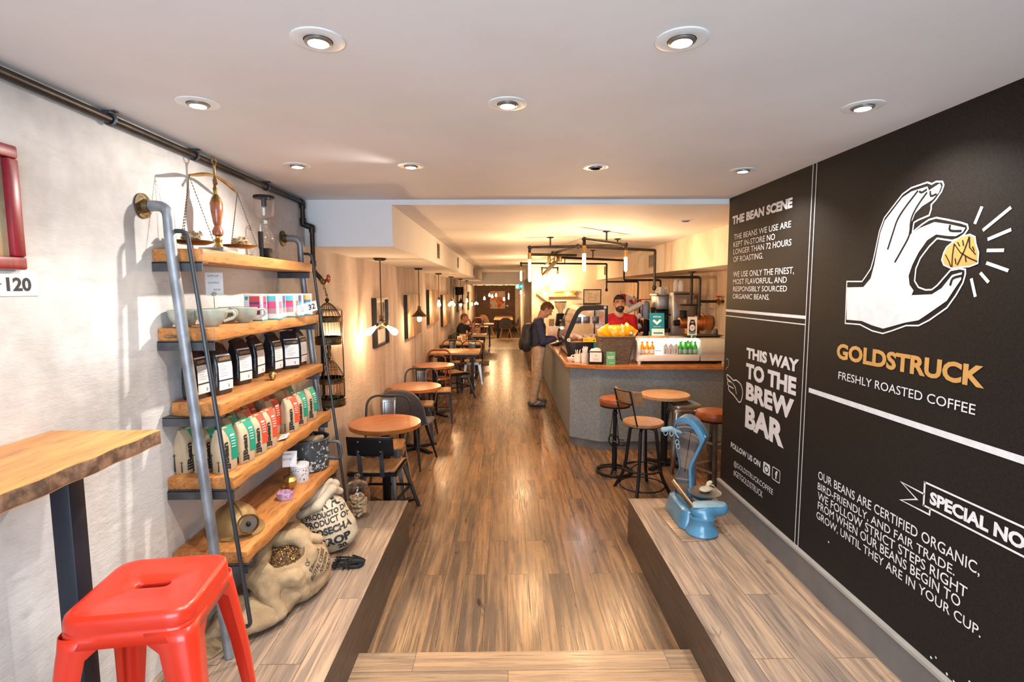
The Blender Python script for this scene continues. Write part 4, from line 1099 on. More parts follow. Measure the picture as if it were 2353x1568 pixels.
sack2 = thing('printed_sack', 'cream cloth sack with bold black print standing before the glass jar', 'sack', (0, 0, 0))
prims = [('e', (-1.055, 3.02, 0.44), (0.165, 0.135, 0.125), None), ('e', (-1.08, 3.05, 0.52), (0.130, 0.110, 0.12), (0.15, 0, 0.3)), ('c', (-1.14, 3.06, 0.62), (-1.05, 3.12, 0.685), 0.045, 0.03), ('c', (-1.18, 2.98, 0.55), (-1.13, 3.06, 0.63), 0.035, 0.04)]
body2 = sdf_blob('sack_cloth', prims, 0.007, mt['canvas'], sack2, 0.05, disp=lambda G: 0.008 * nz3(G, 24, 4) + 0.004 * nz3(G, 60, 6), cut=cutz)
pr = [('c', (-1.19, 2.93, 0.565), (-1.10, 2.955, 0.61), 0.022, 0.026), ('c', (-1.10, 2.955, 0.61), (-1.04, 3.04, 0.68), 0.026, 0.024), ('c', (-1.04, 3.04, 0.68), (-1.015, 3.12, 0.64), 0.024, 0.020), ('c', (-1.20, 3.00, 0.59), (-1.07, 3.11, 0.70), 0.022, 0.020)]
sdf_blob('rolled_rim', pr, 0.006, mt['canvas'], sack2, 0.025, disp=lambda G: 0.003 * nz3(G, 50, 3))
b = MB()
d_ = Vector((-0.35, 0.93, -0.12)); u_ = Vector((0.90, 0.34, 0.20)); u_ = (u_ - d_.normalized() * u_.dot(d_.normalized())).normalized(); v_ = u_.cross(d_.normalized())
v_ = v_ if v_.z > 0 else -v_
for s, x, z, w, h, bo in (('PRODUCTO DE', -1.125, 0.528, 0.235, 0.030, 0.03), ('PRODUCT OF', -1.125, 0.487, 0.245, 0.032, 0.03), ('COSECHA', -1.105, 0.438, 0.235, 0.040, 0.05), ('CROP', -1.065, 0.380, 0.19, 0.048, 0.05), ('20.', -0.945, 0.368, 0.06, 0.035, 0.05), ('ON FOR', -1.08, 0.578, 0.20, 0.044, 0.05)):
    project(body2, b, s, (x - 0.03, 2.93, z), u_, v_, w, h, d_, bo)
b.build('print', mt['ink'], sack2, smooth=0, fix=False)

# --- cork jar
JX, JY = -1.015, 3.48
t = thing('cork_jar', 'clear glass jar with glass lid filled with corks at the platform end', 'jar', (JX, JY, PZ))
MB().lathe([(0.0, 0.004), (0.070, 0.003), (0.080, 0.012), (0.082, 0.06), (0.081, 0.16), (0.074, 0.19), (0.064, 0.205), (0.064, 0.215), (0.069, 0.219)], n=44).build('glass_body', mt['glass'], t)
MB().lathe([(0.0, 0.255), (0.02, 0.25), (0.05, 0.24), (0.068, 0.226), (0.069, 0.221), (0.062, 0.219)], n=40).lathe([(0.008, 0.252), (0.010, 0.262), (0.020, 0.272), (0.021, 0.282), (0.013, 0.291), (0.0, 0.292)], n=20).build('lid', mt['glass'], t)
MB().torus((0, 0, 0.217), 0.0685, 0.003, 40, 8).build('rim_ring', mt['glass'], t)
mt['cork'] = M('cork', (0.55, 0.40, 0.25), 0.85, col2=(0.38, 0.25, 0.14), sc=90, detail=6, bump=0.3, bsc=120)
cork_me = MB().cyl((-0.019, 0, 0), (0.019, 0, 0), 0.0095, n=12).build('cork', mt['cork'], None, bevel=0.0015)
tag(cork_me, 'tan wine cork in the clear glass jar', 'cork', 'corks in the glass jar')
rnd = random.Random(12); first = True; placed = []
tries = 0
while len(placed) < 58 and tries < 9000:
    tries += 1
    a = rnd.uniform(0, 2 * PI); r = rnd.choice((rnd.uniform(0.044, 0.052), rnd.uniform(0, 0.03)))
    p = Vector((r * math.cos(a), r * math.sin(a), rnd.uniform(0.022, 0.135)))
    if any((p - q).length < 0.0235 for q in placed): continue
    placed.append(p)
    o = cork_me if first else cork_me.copy()
    if not first: COL.objects.link(o)
    first = False
    o.location = p + Vector((JX, JY, PZ))
    o.rotation_euler = (0, rnd.uniform(-0.5, 0.5), a + PI / 2 + rnd.uniform(-0.4, 0.4))

# --- black cables
t = thing('cable_bundle', 'coil of black cables lying on the left platform beside the burlap sack', 'cable', (-0.90, 2.82, PZ))
rnd = random.Random(6)
for k in range(6):
    y = -0.05 + 0.02 * k
    pts = [(-0.07, y, 0.012 + 0.004 * (k % 3)), (-0.02, y + rnd.uniform(-0.01, 0.01), 0.02 + 0.006 * (k % 2)), (0.04, y + rnd.uniform(-0.012, 0.012), 0.012), (0.085, y * 0.7, 0.010), (0.10, y * 0.3 + 0.012, 0.014), (0.075, y * 0.4 + 0.02, 0.02), (0.02, y + 0.012, 0.026)]
    MB().tube(rounded(pts, 0.03, 5), 0.0055, 8).build('cable', mt['blackplastic'], t)
b = MB()
for x in (-0.05, 0.0, 0.03): b.torus((x, 0, 0.018), 0.058, 0.0035, 24, 6, axis='X', sy=0.28)
b.build('cable_tie', mt['blackplastic'], t)

# ------------------------------------------------------------------ red metal stool and bar table in the foreground
def metal_stool(name, label, loc, rz, mat, H=0.735, S=0.30, F=0.42):
    t = thing(name, label, 'stool', loc, rz)
    n = 16
    def loop(w, d, r, z):
        pts = rounded([(-w, -d, 0), (w, -d, 0), (w, d, 0), (-w, d, 0)], r, n - 1, True)
        return [(p[0], p[1], z) for p in pts]
    s = S / 2
    rows = [loop(0.042, 0.014, 0.0139, H - 0.020), loop(0.044, 0.016, 0.0159, H - 0.006), loop(0.047, 0.019, 0.0185, H - 0.003), loop(s * 0.80, s * 0.80, 0.045, H - 0.0035), loop(s * 0.88, s * 0.88, 0.05, H - 0.001), loop(s * 0.95, s * 0.95, 0.055, H),
            loop(s * 0.985, s * 0.985, 0.057, H - 0.005), loop(s, s, 0.058, H - 0.014), loop(s * 1.004, s * 1.004, 0.058, H - 0.036), loop(s * 0.995, s * 0.995, 0.057, H - 0.040), loop(s * 1.01, s * 1.01, 0.057, H - 0.044), loop(s * 1.03, s * 1.03, 0.057, H - 0.075)]
    K = len(rows[0]); b = MB(); vs_ = [p for r in rows for p in r]; fs = []
    for i in range(len(rows) - 1): fs += [(i * K + k, i * K + (k + 1) % K, (i + 1) * K + (k + 1) % K, (i + 1) * K + k) for k in range(K)]
    o = b.add(vs_, fs).build('seat', mat, t, smooth=50, fix=False)
    md = o.modifiers.new('thickness', 'SOLIDIFY'); md.thickness = 0.0015; md.offset = -1
    # four bent sheet legs
    for sx in (-1, 1):
        for sy in (-1, 1):
            b = MB(); vs_ = []
            lv = [(H - 0.046, s * 1.012, 0.104), (H - 0.078, s * 1.03, 0.096), (H - 0.10, s * 1.05, 0.074), (H * 0.6, s * 1.05 + (F / 2 - s * 1.05) * 0.36, 0.056), (H * 0.3, s * 1.05 + (F / 2 - s * 1.05) * 0.68, 0.042), (0.0, F / 2, 0.030)]
            for z, e, w in lv:
                r = 0.030 if z > 0.5 else 0.016
                pts = rounded([(e - w, e, 0), (e, e, 0), (e, e - w, 0)], r, 5)
                vs_ += [(sx * p[0], sy * p[1], z) for p in pts]
            K2 = len(pts); fs = []
            for i in range(len(lv) - 1): fs += [(i * K2 + k, i * K2 + k + 1, (i + 1) * K2 + k + 1, (i + 1) * K2 + k) for k in range(K2 - 1)]
            o = b.add(vs_, fs).build('leg', mat, t, smooth=50, fix=False)
            md = o.modifiers.new('thickness', 'SOLIDIFY'); md.thickness = 0.003; md.offset = 0
    b = MB()
    e = s * 1.05 + (F / 2 - s * 1.05) * 0.68 - 0.006
    z = H * 0.30
    b.bar((-e, -e, z), (e, e, z), 0.003, 0.022).bar((-e, e, z + 0.023), (e, -e, z + 0.023), 0.003, 0.022)
    b.build('cross_brace', mat, t, smooth=0)
    return t
metal_stool('bar_stool', 'glossy red metal bar stool with a slotted seat in front of the shelf', (-0.965, 1.375, PZ), 0.14, mt['red'])

t = thing('bar_table', 'tall narrow orange plank bar table with rough bark edge against the white wall', 'table', (-1.225, 1.05, PZ))
b = MB()
n = 40
ring = [(0.160 + 0.004 * math.sin(k * 1.1), -0.52 + 1.07 * k / n + 0.001) for k in range(n + 1)]
poly = ring + [(-0.172, 0.55), (-0.172, -0.52)]
pr = MB().prism(poly, (0, 0, 1.058), (1, 0, 0), (0, 1, 0), (0, 0, 0.045))
pr.m = [0, 0] + [1 if k < n else 1 for k in range(len(poly))]
pr.build('tabletop', [mt['bench'], mt['bark']], t, bevel=0.003, smooth=40)
for y in (0.385, -0.40):
    MB().box((0.0, y, 0.53), (0.055, 0.055, 1.056)).build('leg', M('blue_black_leg_paint', (0.012, 0.014, 0.022), 0.45), t, bevel=0.004)
MB().box((0.0, 0.0, 0.006), (0.20, 0.95, 0.011)).build('base_plate', mt['black'], t, smooth=0)

# --- framed picture and price card at the photo's edge of the wall
t = thing('framed_picture', 'dark red framed picture on the white wall above a 120 card', 'picture', (XL, 1.305, 1.914))
for y0, y1, z0, z1 in ((-0.24, 0.238, 0.0, 0.036), (-0.24, 0.238, 0.309, 0.345), (-0.24, -0.205, 0.036, 0.309), (0.202, 0.238, 0.036, 0.309)):
    MB().box((0.014, (y0 + y1) / 2, (z0 + z1) / 2), (0.028, y1 - y0, z1 - z0)).build('frame', mt['redwood'], t, bevel=0.006)
m_, nt_, b_ = _new('abstract_autumn_print')
n_ = _noise(nt_, 6, (1, 1, 0.6), 5); n2_ = _noise(nt_, 11, (1, 1, 0.6), 4)
x_ = _mix(nt_, _range(nt_, n_.outputs[0], 0.35, 0.6), (0.42, 0.16, 0.03), (0.30, 0.26, 0.17)); x_ = _mix(nt_, _range(nt_, n2_.outputs[0], 0.5, 0.7), x_, (0.10, 0.10, 0.05))
nt_.links.new(x_, b_.inputs['Base Color']); b_.inputs['Roughness'].default_value = 0.15
MB().box((0.008, -0.0025, 0.1725), (0.006, 0.41, 0.275)).build('print', m_, t, smooth=0)
t = thing('price_card', 'white wall card reading 120 under the red picture frame', 'price card', (XL + 0.001, 1.445, 1.875), 0)
MB().box((0.001, 0, 0), (0.002, 0.31, 0.070)).build('card', mt['paper'], t, smooth=0)
b = MB(); letters(b, '120', (0.0026, 0.052, -0.022), (0, 1, 0), (0, 0, 1), 0.078, 0.040, 0.04)
stroke(b, smooth_loop([(-0.02, -0.02), (0.0, 0.025), (0.012, 0.01), (-0.004, -0.005), (0.02, 0.0), (0.03, 0.012), (0.022, -0.022), (0.008, -0.02), (0.038, 0.0)], 4, False), 0.0028, lambda a, c, l: (0.0026, a, c))
b.build('lettering', mt['ink'], t, smooth=0, fix=False)

# --- black pipe under the ceiling, with its valve
px = XL + 0.022
t = thing('iron_pipe', 'long black iron pipe running under the ceiling along the left wall', 'pipe', (0, 0, 0))
path = rounded([(px, -1.3, 2.450), (px, 3.66, 2.450), (px, 3.66, 2.305), (px + 0.055, 3.67, 2.285), (px + 0.055, 3.67, 2.03), (px + 0.055, 3.67, 1.99), (px + 0.095, 3.70, 1.935)], 0.03, 5)
MB().tube(path, 0.0155, 12).build('pipe', mt['blackpipe'], t)
b = MB()
for a, c in (((px, 3.62, 2.45), (px, 3.66, 2.45)), ((px, 3.66, 2.45), (px, 3.66, 2.41)), ((px, 3.66, 2.345), (px, 3.66, 2.305)), ((px + 0.055, 3.67, 2.285), (px + 0.055, 3.67, 2.25)), ((px + 0.055, 3.67, 2.06), (px + 0.055, 3.67, 2.02)), ((px + 0.012, 3.662, 2.30), (px + 0.045, 3.668, 2.288))):
    b.cyl(a, c, 0.0205, n=14)
for p in ((px, 3.66, 2.45), (px, 3.66, 2.305), (px + 0.055, 3.67, 2.285)): b.ell(p, (0.0205, 0.0205, 0.0205), 14, 8)
b.build('elbow', mt['blackpipe'], t)
for y in (1.92, 2.42, 3.12):
    b = MB().torus((px, y, 2.45), 0.019, 0.005, 18, 6, axis='Y').box((px, y, 2.474), (0.012, 0.018, 0.012)).box((px, y, 2.477), (0.05, 0.022, 0.003))
    b.build('pipe_clamp', mt['bracket'], t)
v = MB().cyl((px + 0.09, 3.695, 1.938), (px + 0.118, 3.715, 1.905), 0.018, 0.014, 12).ell((px + 0.108, 3.705, 1.915), (0.024, 0.024, 0.02), 12, 8).cyl((px + 0.108, 3.705, 1.915), (px + 0.145, 3.69, 1.935), 0.009, n=10).cyl((px + 0.11, 3.707, 1.905), (px + 0.11, 3.707, 1.875), 0.009, 0.006, 10)
v = v.build('valve', mt['brass'], t)
MB().torus((px + 0.148, 3.689, 1.937), 0.024, 0.006, 20, 8, axis='X').bar((px + 0.148, 3.667, 1.937), (px + 0.148, 3.711, 1.937), 0.006, 0.006).bar((px + 0.148, 3.689, 1.915), (px + 0.148, 3.689, 1.959), 0.006, 0.006).build('valve_wheel', M('red_valve_paint', (0.42, 0.015, 0.015), 0.4), v)

# --- bird cage hanging from the valve
bx, by = px + 0.11, 3.76
t = thing('bird_cage', 'ornate two tier bronze wire bird cage hanging beside the shelf', 'bird cage', (bx, by, 0.0))
b = MB()
for k in range(3): b.torus((0, -0.05 + 0.02 * k, 1.868 - 0.022 * k), 0.008, 0.002, 12, 5, axis='X' if k % 2 else 'Y')
b.tube([(0, -0.05, 1.88), (0, -0.02, 1.85), (0, 0, 1.80)], 0.0025, 6)
b.build('hook_chain', mt['bronze'], t)
def tier(zt, zb, R_, dome_h):
    MB().lathe([(0.0, zt + 0.035), (0.012, zt + 0.028), (0.016, zt + 0.014), (0.008, zt + 0.004), (0.010, zt)], n=16).build('finial', mt['bronze'], t)
    b = MB()
    for k in range(22):
        a = 2 * PI * k / 22
        pts = [(math.cos(a) * R_ * q, math.sin(a) * R_ * q, zt - dome_h * (q ** 1.9)) for q in [0.08 + 0.92 * i / 7 for i in range(8)]]
        b.tube(pts, 0.0016, 5)
    for q in (0.35, 0.7): b.torus((0, 0, zt - dome_h * q ** 1.9), R_ * q, 0.0018, 28, 5)
    b.build('dome', mt['bronze'], t)
    z1 = zt - dome_h
    h = z1 - zb
    for za, zc in ((z1, z1 - h * 0.20), (zb + h * 0.24, zb)):
        b = MB().lathe([(R_, za), (R_ * 1.06, za - 0.004), (R_ * 1.03, (za + zc) / 2), (R_ * 1.06, zc + 0.004), (R_, zc), (R_ * 0.96, (za + zc) / 2), (R_, za)], n=32)
        b.build('band', mt['bronze'], t)
    b = MB()
    for k in range(26):
        a = 2 * PI * k / 26
        b.cyl((math.cos(a) * R_, math.sin(a) * R_, z1), (math.cos(a) * R_, math.sin(a) * R_, zb), 0.0016, n=5)
    b.build('wire_bars', mt['bronze'], t)
    MB().lathe([(0.0, zb), (R_ * 1.04, zb), (R_ * 1.04, zb - 0.012), (0.0, zb - 0.012)], n=32).build('floor_tray', mt['bronze'], t)
tier(1.77, 1.485, 0.088, 0.10)
MB().lathe([(0.012, 1.475), (0.018, 1.45), (0.010, 1.42), (0.016, 1.40), (0.012, 1.375)], n=16).build('neck', mt['bronze'], t)
tier(1.36, 1.04, 0.098, 0.125)
b = MB(); rnd = random.Random(5)
for k in range(60):
    a = rnd.uniform(0, 6.28); r = rnd.uniform(0.02, 0.075)
    p = Vector((r * math.cos(a), r * math.sin(a), 1.05 + rnd.uniform(0, 0.05)))
    b.tube([p, p + Vector((rnd.uniform(-0.03, 0.03), rnd.uniform(-0.03, 0.03), rnd.uniform(0.0, 0.04)))], 0.0018, 4)
tag(b.build('dried_moss', mt['burlap'], None, (bx, by, 0)), 'dry straw nest inside the lower bird cage', 'straw', None, 'stuff')

# ------------------------------------------------------------------ right platform: blue counter scale
sc = thing('counter_scale', 'pale blue vintage shop scale with fan shaped glass head on the right platform', 'scale', (1.22, 3.34, PZ + 0.006))
# local: x right, y away from the camera
b = MB(); vs_ = []; fs = []
lv = [(0.075, 0.185, 0.0), (0.085, 0.195, 0.006), (0.082, 0.19, 0.035), (0.070, 0.178, 0.085), (0.064, 0.172, 0.115), (0.050, 0.158, 0.122)]
for w, d, z in lv: vs_ += [(p[0] - 0.035, p[1] + 0.045, z) for p in rounded([(-w, -d, 0), (w, -d, 0), (w, d, 0), (-w, d, 0)], 0.06, 7, True)]
K = len(vs_) // len(lv)
for i in range(len(lv) - 1): fs += [(i * K + k, i * K + (k + 1) % K, (i + 1) * K + (k + 1) % K, (i + 1) * K + k) for k in range(K)]
fs += [tuple(range(K))[::-1], tuple(range((len(lv) - 1) * K, len(lv) * K))]
b.add(vs_, fs).build('base_casting', mt['blue'], sc)
MB().lathe([(0.0, 0.0), (0.090, 0.0), (0.094, 0.008), (0.086, 0.030), (0.070, 0.060), (0.066, 0.085), (0.074, 0.105), (0.0, 0.110)], (0.0, -0.175, 0), 36, sx=1.05).build('front_pedestal', mt['blue'], sc)
sdf_blob('weight_arm', [('c', (-0.02, -0.16, 0.135), (0.12, -0.15, 0.150), 0.045, 0.050), ('c', (0.02, -0.17, 0.09), (0.02, -0.16, 0.13), 0.060, 0.055)], 0.006, mt['blue'], sc, 0.02, cut=lambda G: np.maximum(G[..., 2] - 0.176, 0.03 - G[..., 2]))
MB().prism([(p[0], p[1]) for p in rounded([(-0.075, -0.205, 0), (0.14, -0.195, 0), (0.165, -0.13, 0), (0.10, -0.105, 0), (-0.04, -0.11, 0)], 0.035, 6, True)], (0, 0, 0.170), (1, 0, 0), (0, 1, 0), (0, 0, 0.012)).build('arm_cover', mt['bluetop'], sc, bevel=0.004)
MB().cyl((-0.075, 0.16, 0.215), (-0.040, -0.17, 0.150), 0.009, n=8).build('beam_bar', mt['steel'], sc)
b = MB().bar((-0.085, 0.17, 0.200), (-0.05, -0.175, 0.145), 0.012, 0.020)
b.build('rail', mt['brass'], sc, bevel=0.002)
MB().lathe([(0.02, 0.12), (0.06, 0.14), (0.075, 0.165), (0.070, 0.172)], (0.085, 0.04, 0.0), 28).build('plate_stand', mt['blue'], sc)
MB().lathe([(0.0, 0.178), (0.085, 0.178), (0.104, 0.186), (0.106, 0.190), (0.085, 0.184), (0.0, 0.184)], (0.085, 0.02, 0.0), 40).build('weighing_plate', mt['steel'], sc)
# tower and fan head: a flat hollow case, glass on its broad side
prof = [(-0.030, 0.09), (0.055, 0.09), (0.065, 0.20), (0.060, 0.30), (0.072, 0.36), (0.135, 0.515), (0.135, 0.545), (0.105, 0.60), (0.060, 0.648), (0.010, 0.665), (-0.040, 0.650), (-0.062, 0.60), (-0.055, 0.50), (-0.022, 0.36), (-0.020, 0.30), (-0.055, 0.20)]
oprof = smooth_loop(prof, 3)
inner = [((a - 0.02) * 0.84 + 0.010, (c - 0.40) * 0.90 + 0.392) for a, c in oprof]
b = MB(); n = len(oprof)
Yf, Yb = 0.105, 0.225
HX = Matrix.Translation((0.025, 0.165, 0)) @ Matrix.Rotation(-0.60, 4, 'Z') @ Matrix.Translation((-0.025, -0.165, 0))
vs_ = [(a, Yf, c) for a, c in oprof] + [(a, Yb, c) for a, c in oprof] + [(a, Yf, c) for a, c in inner]
fs = [(k, (k + 1) % n, n + (k + 1) % n, n + k) for k in range(n)] + [(k, (k + 1) % n, 2 * n + (k + 1) % n, 2 * n + k) for k in range(n)] + [tuple(range(n, 2 * n))]
b.add(vs_, fs).xf(HX).build('head_case', mt['blue'], sc, bevel=0.006, smooth=40)
b = MB().add([(a, Yf + 0.012, c) for a, c in inner], [tuple(range(n))]).xf(HX)
b.build('glass_front', mt['smoke'], sc, smooth=0)
b = MB().add([(a, Yf + 0.030, c) for a, c in inner], [tuple(range(n))]).xf(HX)
b.build('chart_plate', M('faded_scale_chart', (0.40, 0.33, 0.28), 0.6, col2=(0.22, 0.17, 0.15), sc=7), sc, smooth=0)
b = MB()
for R0, w in ((0.155, 0.012), (0.115, 0.006)):
    stroke(b, [(0.02 + R0 * math.cos(t_), 0.44 + R0 * math.sin(t_)) for t_ in [0.7 + 1.6 * k / 16 for k in range(17)]], w, lambda a, c, l: (a, Yf + 0.027, c))
b.xf(HX).build('chart_arc', mt['paper'], sc, smooth=0, fix=False)
MB().bar((0.012, Yf + 0.022, 0.28), (0.045, Yf + 0.022, 0.57), 0.004, 0.002).xf(HX).build('pointer_needle', mt['ink'], sc, smooth=0)
MB().box((0.0, Yf + 0.01, 0.16), (0.020, 0.004, 0.05)).xf(HX).build('maker_plate', mt['copper'], sc, smooth=0)
sdf_blob('price_beam', [('c', (-0.02, 0.16, 0.545), (-0.11, 0.14, 0.585), 0.010, 0.012), ('c', (-0.11, 0.14, 0.585), (-0.165, 0.13, 0.580), 0.016, 0.018), ('c', (-0.055, 0.15, 0.52), (-0.10, 0.14, 0.58), 0.007, 0.007)], 0.004, mt['bluetop'], sc, 0.008)
for x, z in ((-0.145, 0.555), (-0.105, 0.550), (-0.065, 0.49), (-0.058, 0.46)): MB().torus((x, 0.14, z), 0.012, 0.003, 14, 6, axis='Y', sy=1.4).build('hook', mt['bluetop'], sc)
tag(MB().box((1.120, 3.31, PZ + 0.0032), (0.15, 0.50, 0.006), rz=0.07).build('thin_board', mt['stepwood'], None, bevel=0.001), 'thin brown board lying under the blue scale', 'board')
t = thing('drawstring_pouch', 'small cream drawstring pouch lying on the blue scale plate', 'pouch', (1.315, 3.37, PZ + 0.006 + 0.186), 0.5)
sdf_blob('pouch_cloth', [('e', (0, 0, 0.016), (0.048, 0.036, 0.015), None), ('c', (0.035, 0.015, 0.022), (0.062, 0.028, 0.034), 0.012, 0.014), ('c', (0.05, 0.02, 0.03), (0.075, 0.02, 0.045), 0.008, 0.010)], 0.004, mt['canvas'], t, 0.012, disp=lambda G: 0.002 * nz3(G, 90, 2), cut=lambda G: 0.0005 - G[..., 2])
MB().tube([(0.052, 0.024, 0.03), (0.075, 0.0, 0.025), (0.092, -0.02, 0.005), (0.098, -0.03, -0.03)], 0.0022, 6).tube([(0.052, 0.024, 0.03), (0.08, 0.01, 0.03), (0.102, -0.005, 0.0), (0.106, -0.01, -0.045)], 0.0022, 6).build('drawstring', mt['canvas'], t)

# ------------------------------------------------------------------ round tables along the left wall
def round_table(label, x, y, R_=0.296, H=0.75, mat=None, group='round pedestal tables along the left wall'):
    t = thing('round_table', label, 'table', (x, y, 0), 0, group)
    mat = mat or mt['table']
    MB().lathe([(0.0, H - 0.036), (R_ - 0.004, H - 0.036), (R_, H - 0.032), (R_, H - 0.004), (R_ - 0.004, H), (0.0, H)], n=56).build('tabletop', mat, t, rot=(0, 0, x * 7))
    MB().box((0, 0, H - 0.040), (0.24, 0.24, 0.008)).cyl((0, 0, 0.03), (0, 0, H - 0.04), 0.036, n=18).build('column', mt['black'], t)
    b = MB()
    for k in range(4):
        a = k * PI / 2 + PI / 4
        b.bar((0, 0, 0.030), (0.27 * math.cos(a), 0.27 * math.sin(a), 0.010), 0.055, 0.02)
    b.cyl((0, 0, 0.0), (0, 0, 0.045), 0.06, 0.045, 18)
    b.build('base', mt['black'], t, bevel=0.002)
    return t
round_table('nearest round orange table behind the black backed school chair', -1.022, 4.36)
round_table('second round orange table behind the charcoal shell chair', -1.058, 6.06)
round_table('third round orange table in front of the red bentwood chair', -1.075, 7.82)

def rect_table(label, x0, x1, y0, y1, mat, group='rectangular wooden tables along the left wall', H=0.75):
    cx, cy, w, d = (x0 + x1) / 2, (y0 + y1) / 2, x1 - x0, y1 - y0
    t = thing('rectangular_table', label, 'table', (cx, cy, 0), 0, group)
    MB().box((0, 0, H - 0.018), (w, d, 0.036)).build('tabletop', mat, t, bevel=0.003)
    b = MB()
    b.box((0, -d / 2 + 0.04, H - 0.06), (w - 0.06, 0.03, 0.045)).box((0, d / 2 - 0.04, H - 0.06), (w - 0.06, 0.03, 0.045))
    b.build('apron', mt['black'], t, smooth=0)
    for sx in (-1, 1):
        b = MB().box((sx * (w / 2 - 0.14), 0, H / 2 - 0.02), (0.05, 0.05, H - 0.08)).box((sx * (w / 2 - 0.14), 0, 0.012), (0.07, d * 0.8, 0.024))
        b.build('leg', mt['black'], t, smooth=0)
rect_table('first rectangular table with black apron behind the bentwood chair', -1.385, -0.485, 9.28, 10.02, mt['pale_table'])
rect_table('second rectangular table, its near hoop chair showing a grey splat', -1.385, -0.51, 10.95, 11.68, mt['pale_table'])
rect_table('small rectangular table at the seated man\'s elbow', -0.86, -0.49, 12.95, 13.62, mt['pale_table'])
rect_table('narrow table with shiny edge before the dim rear room', -1.30, -0.56, 16.0, 16.5, mt['pale_table'])
rect_table('narrow table with a red chair just before the rear room', -1.30, -0.42, 17.3, 17.9, mt['pale_table'])
rect_table('long pale dining table in the rear room under the orange painting', -0.48, 0.26, 20.2, 23.2, mt['pale_table'], None)
rect_table('low table in the rear corner by the dark board wall', -1.30, -0.95, 21.8, 22.6, mt['table'], None)

# ------------------------------------------------------------------ chairs (each faces +y in its own space)
def school_chair(label, loc, rz, group=None):
    t = thing('school_chair', label, 'chair', loc, rz, group)
    b = MB()
    def seatf(u, v):
        x = (u - 0.5) * 0.38; y = -0.19 + v * 0.37
        return Vector((x * (1 - 0.06 * (1 - v)), y, 0.455 + 0.012 * (abs(u - 0.5) * 2) ** 2 - 0.018 * max(0, v - 0.85) / 0.15))
    o = b.grid(seatf, 12, 12).build('seat', mt['seatwood'], t, fix=False)
    md = o.modifiers.new('thickness', 'SOLIDIFY'); md.thickness = 0.014; md.offset = -1
    b = MB()
    for x0, x1, y0, y1 in ((-0.19, 0.19, -0.185, -0.165), (-0.19, 0.19, 0.165, 0.185)): b.box(((x0 + x1) / 2, (y0 + y1) / 2, 0.425), (x1 - x0, y1 - y0, 0.025))
    for s in (-1, 1): b.bar((s * 0.185, -0.18, 0.425), (s * 0.185, 0.18, 0.425), 0.02, 0.025)
    b.build('seat_frame', mt['black'], t, smooth=0)
    def backf(u, v):
        return Vector(((u - 0.5) * 0.36, -0.215 - 0.03 * v + 0.022 * (2 * u - 1) ** 2, 0.585 + 0.155 * v))
    o = MB().grid(backf, 14, 6).build('backrest', mt['black'], t, fix=False)
    md = o.modifiers.new('thickness', 'SOLIDIFY'); md.thickness = 0.012; md.offset = 0
    md = o.modifiers.new('edge', 'BEVEL'); md.width = 0.004; md.segments = 2
    for s in (-1, 1):
        up = MB().bar((s * 0.085, -0.19, 0.41), (s * 0.085, -0.235, 0.735), 0.034, 0.006, up=(0, 1, 0)).build('back_upright', mt['bracket'], t, smooth=0)
        b = MB()
        for z in (0.625, 0.705): b.ell((s * 0.085, -0.236 - (z - 0.66) * 0.14, z), (0.007, 0.005, 0.007), 10, 6)
        b.build('rivet', mt['steel'], up)
        MB().bar((s * 0.165, -0.16, 0.42), (s * 0.19, -0.24, 0.0), 0.032, 0.024).build('leg', mt['bracket'], t, bevel=0.002)
        MB().bar((s * 0.165, 0.15, 0.42), (s * 0.275, 0.24, 0.0), 0.032, 0.024).build('leg', mt['bracket'], t, bevel=0.002)
    MB().bar((-0.178, -0.20, 0.21), (0.178, -0.20, 0.21), 0.018, 0.018).bar((-0.22, 0.195, 0.21), (0.22, 0.195, 0.21), 0.018, 0.018).bar((-0.178, -0.2, 0.21), (-0.22, 0.195, 0.21), 0.018, 0.018).bar((0.178, -0.2, 0.21), (0.22, 0.195, 0.21), 0.018, 0.018).build('stretcher', mt['black'], t, smooth=0)
    return t
school_chair('school chair with black riveted backrest and dark wood seat beside the platform', (-1.045, 4.175, 0), -0.03)
school_chair('black school chair turned sideways before the first rectangular table', (-0.90, 9.05, 0), -0.9)

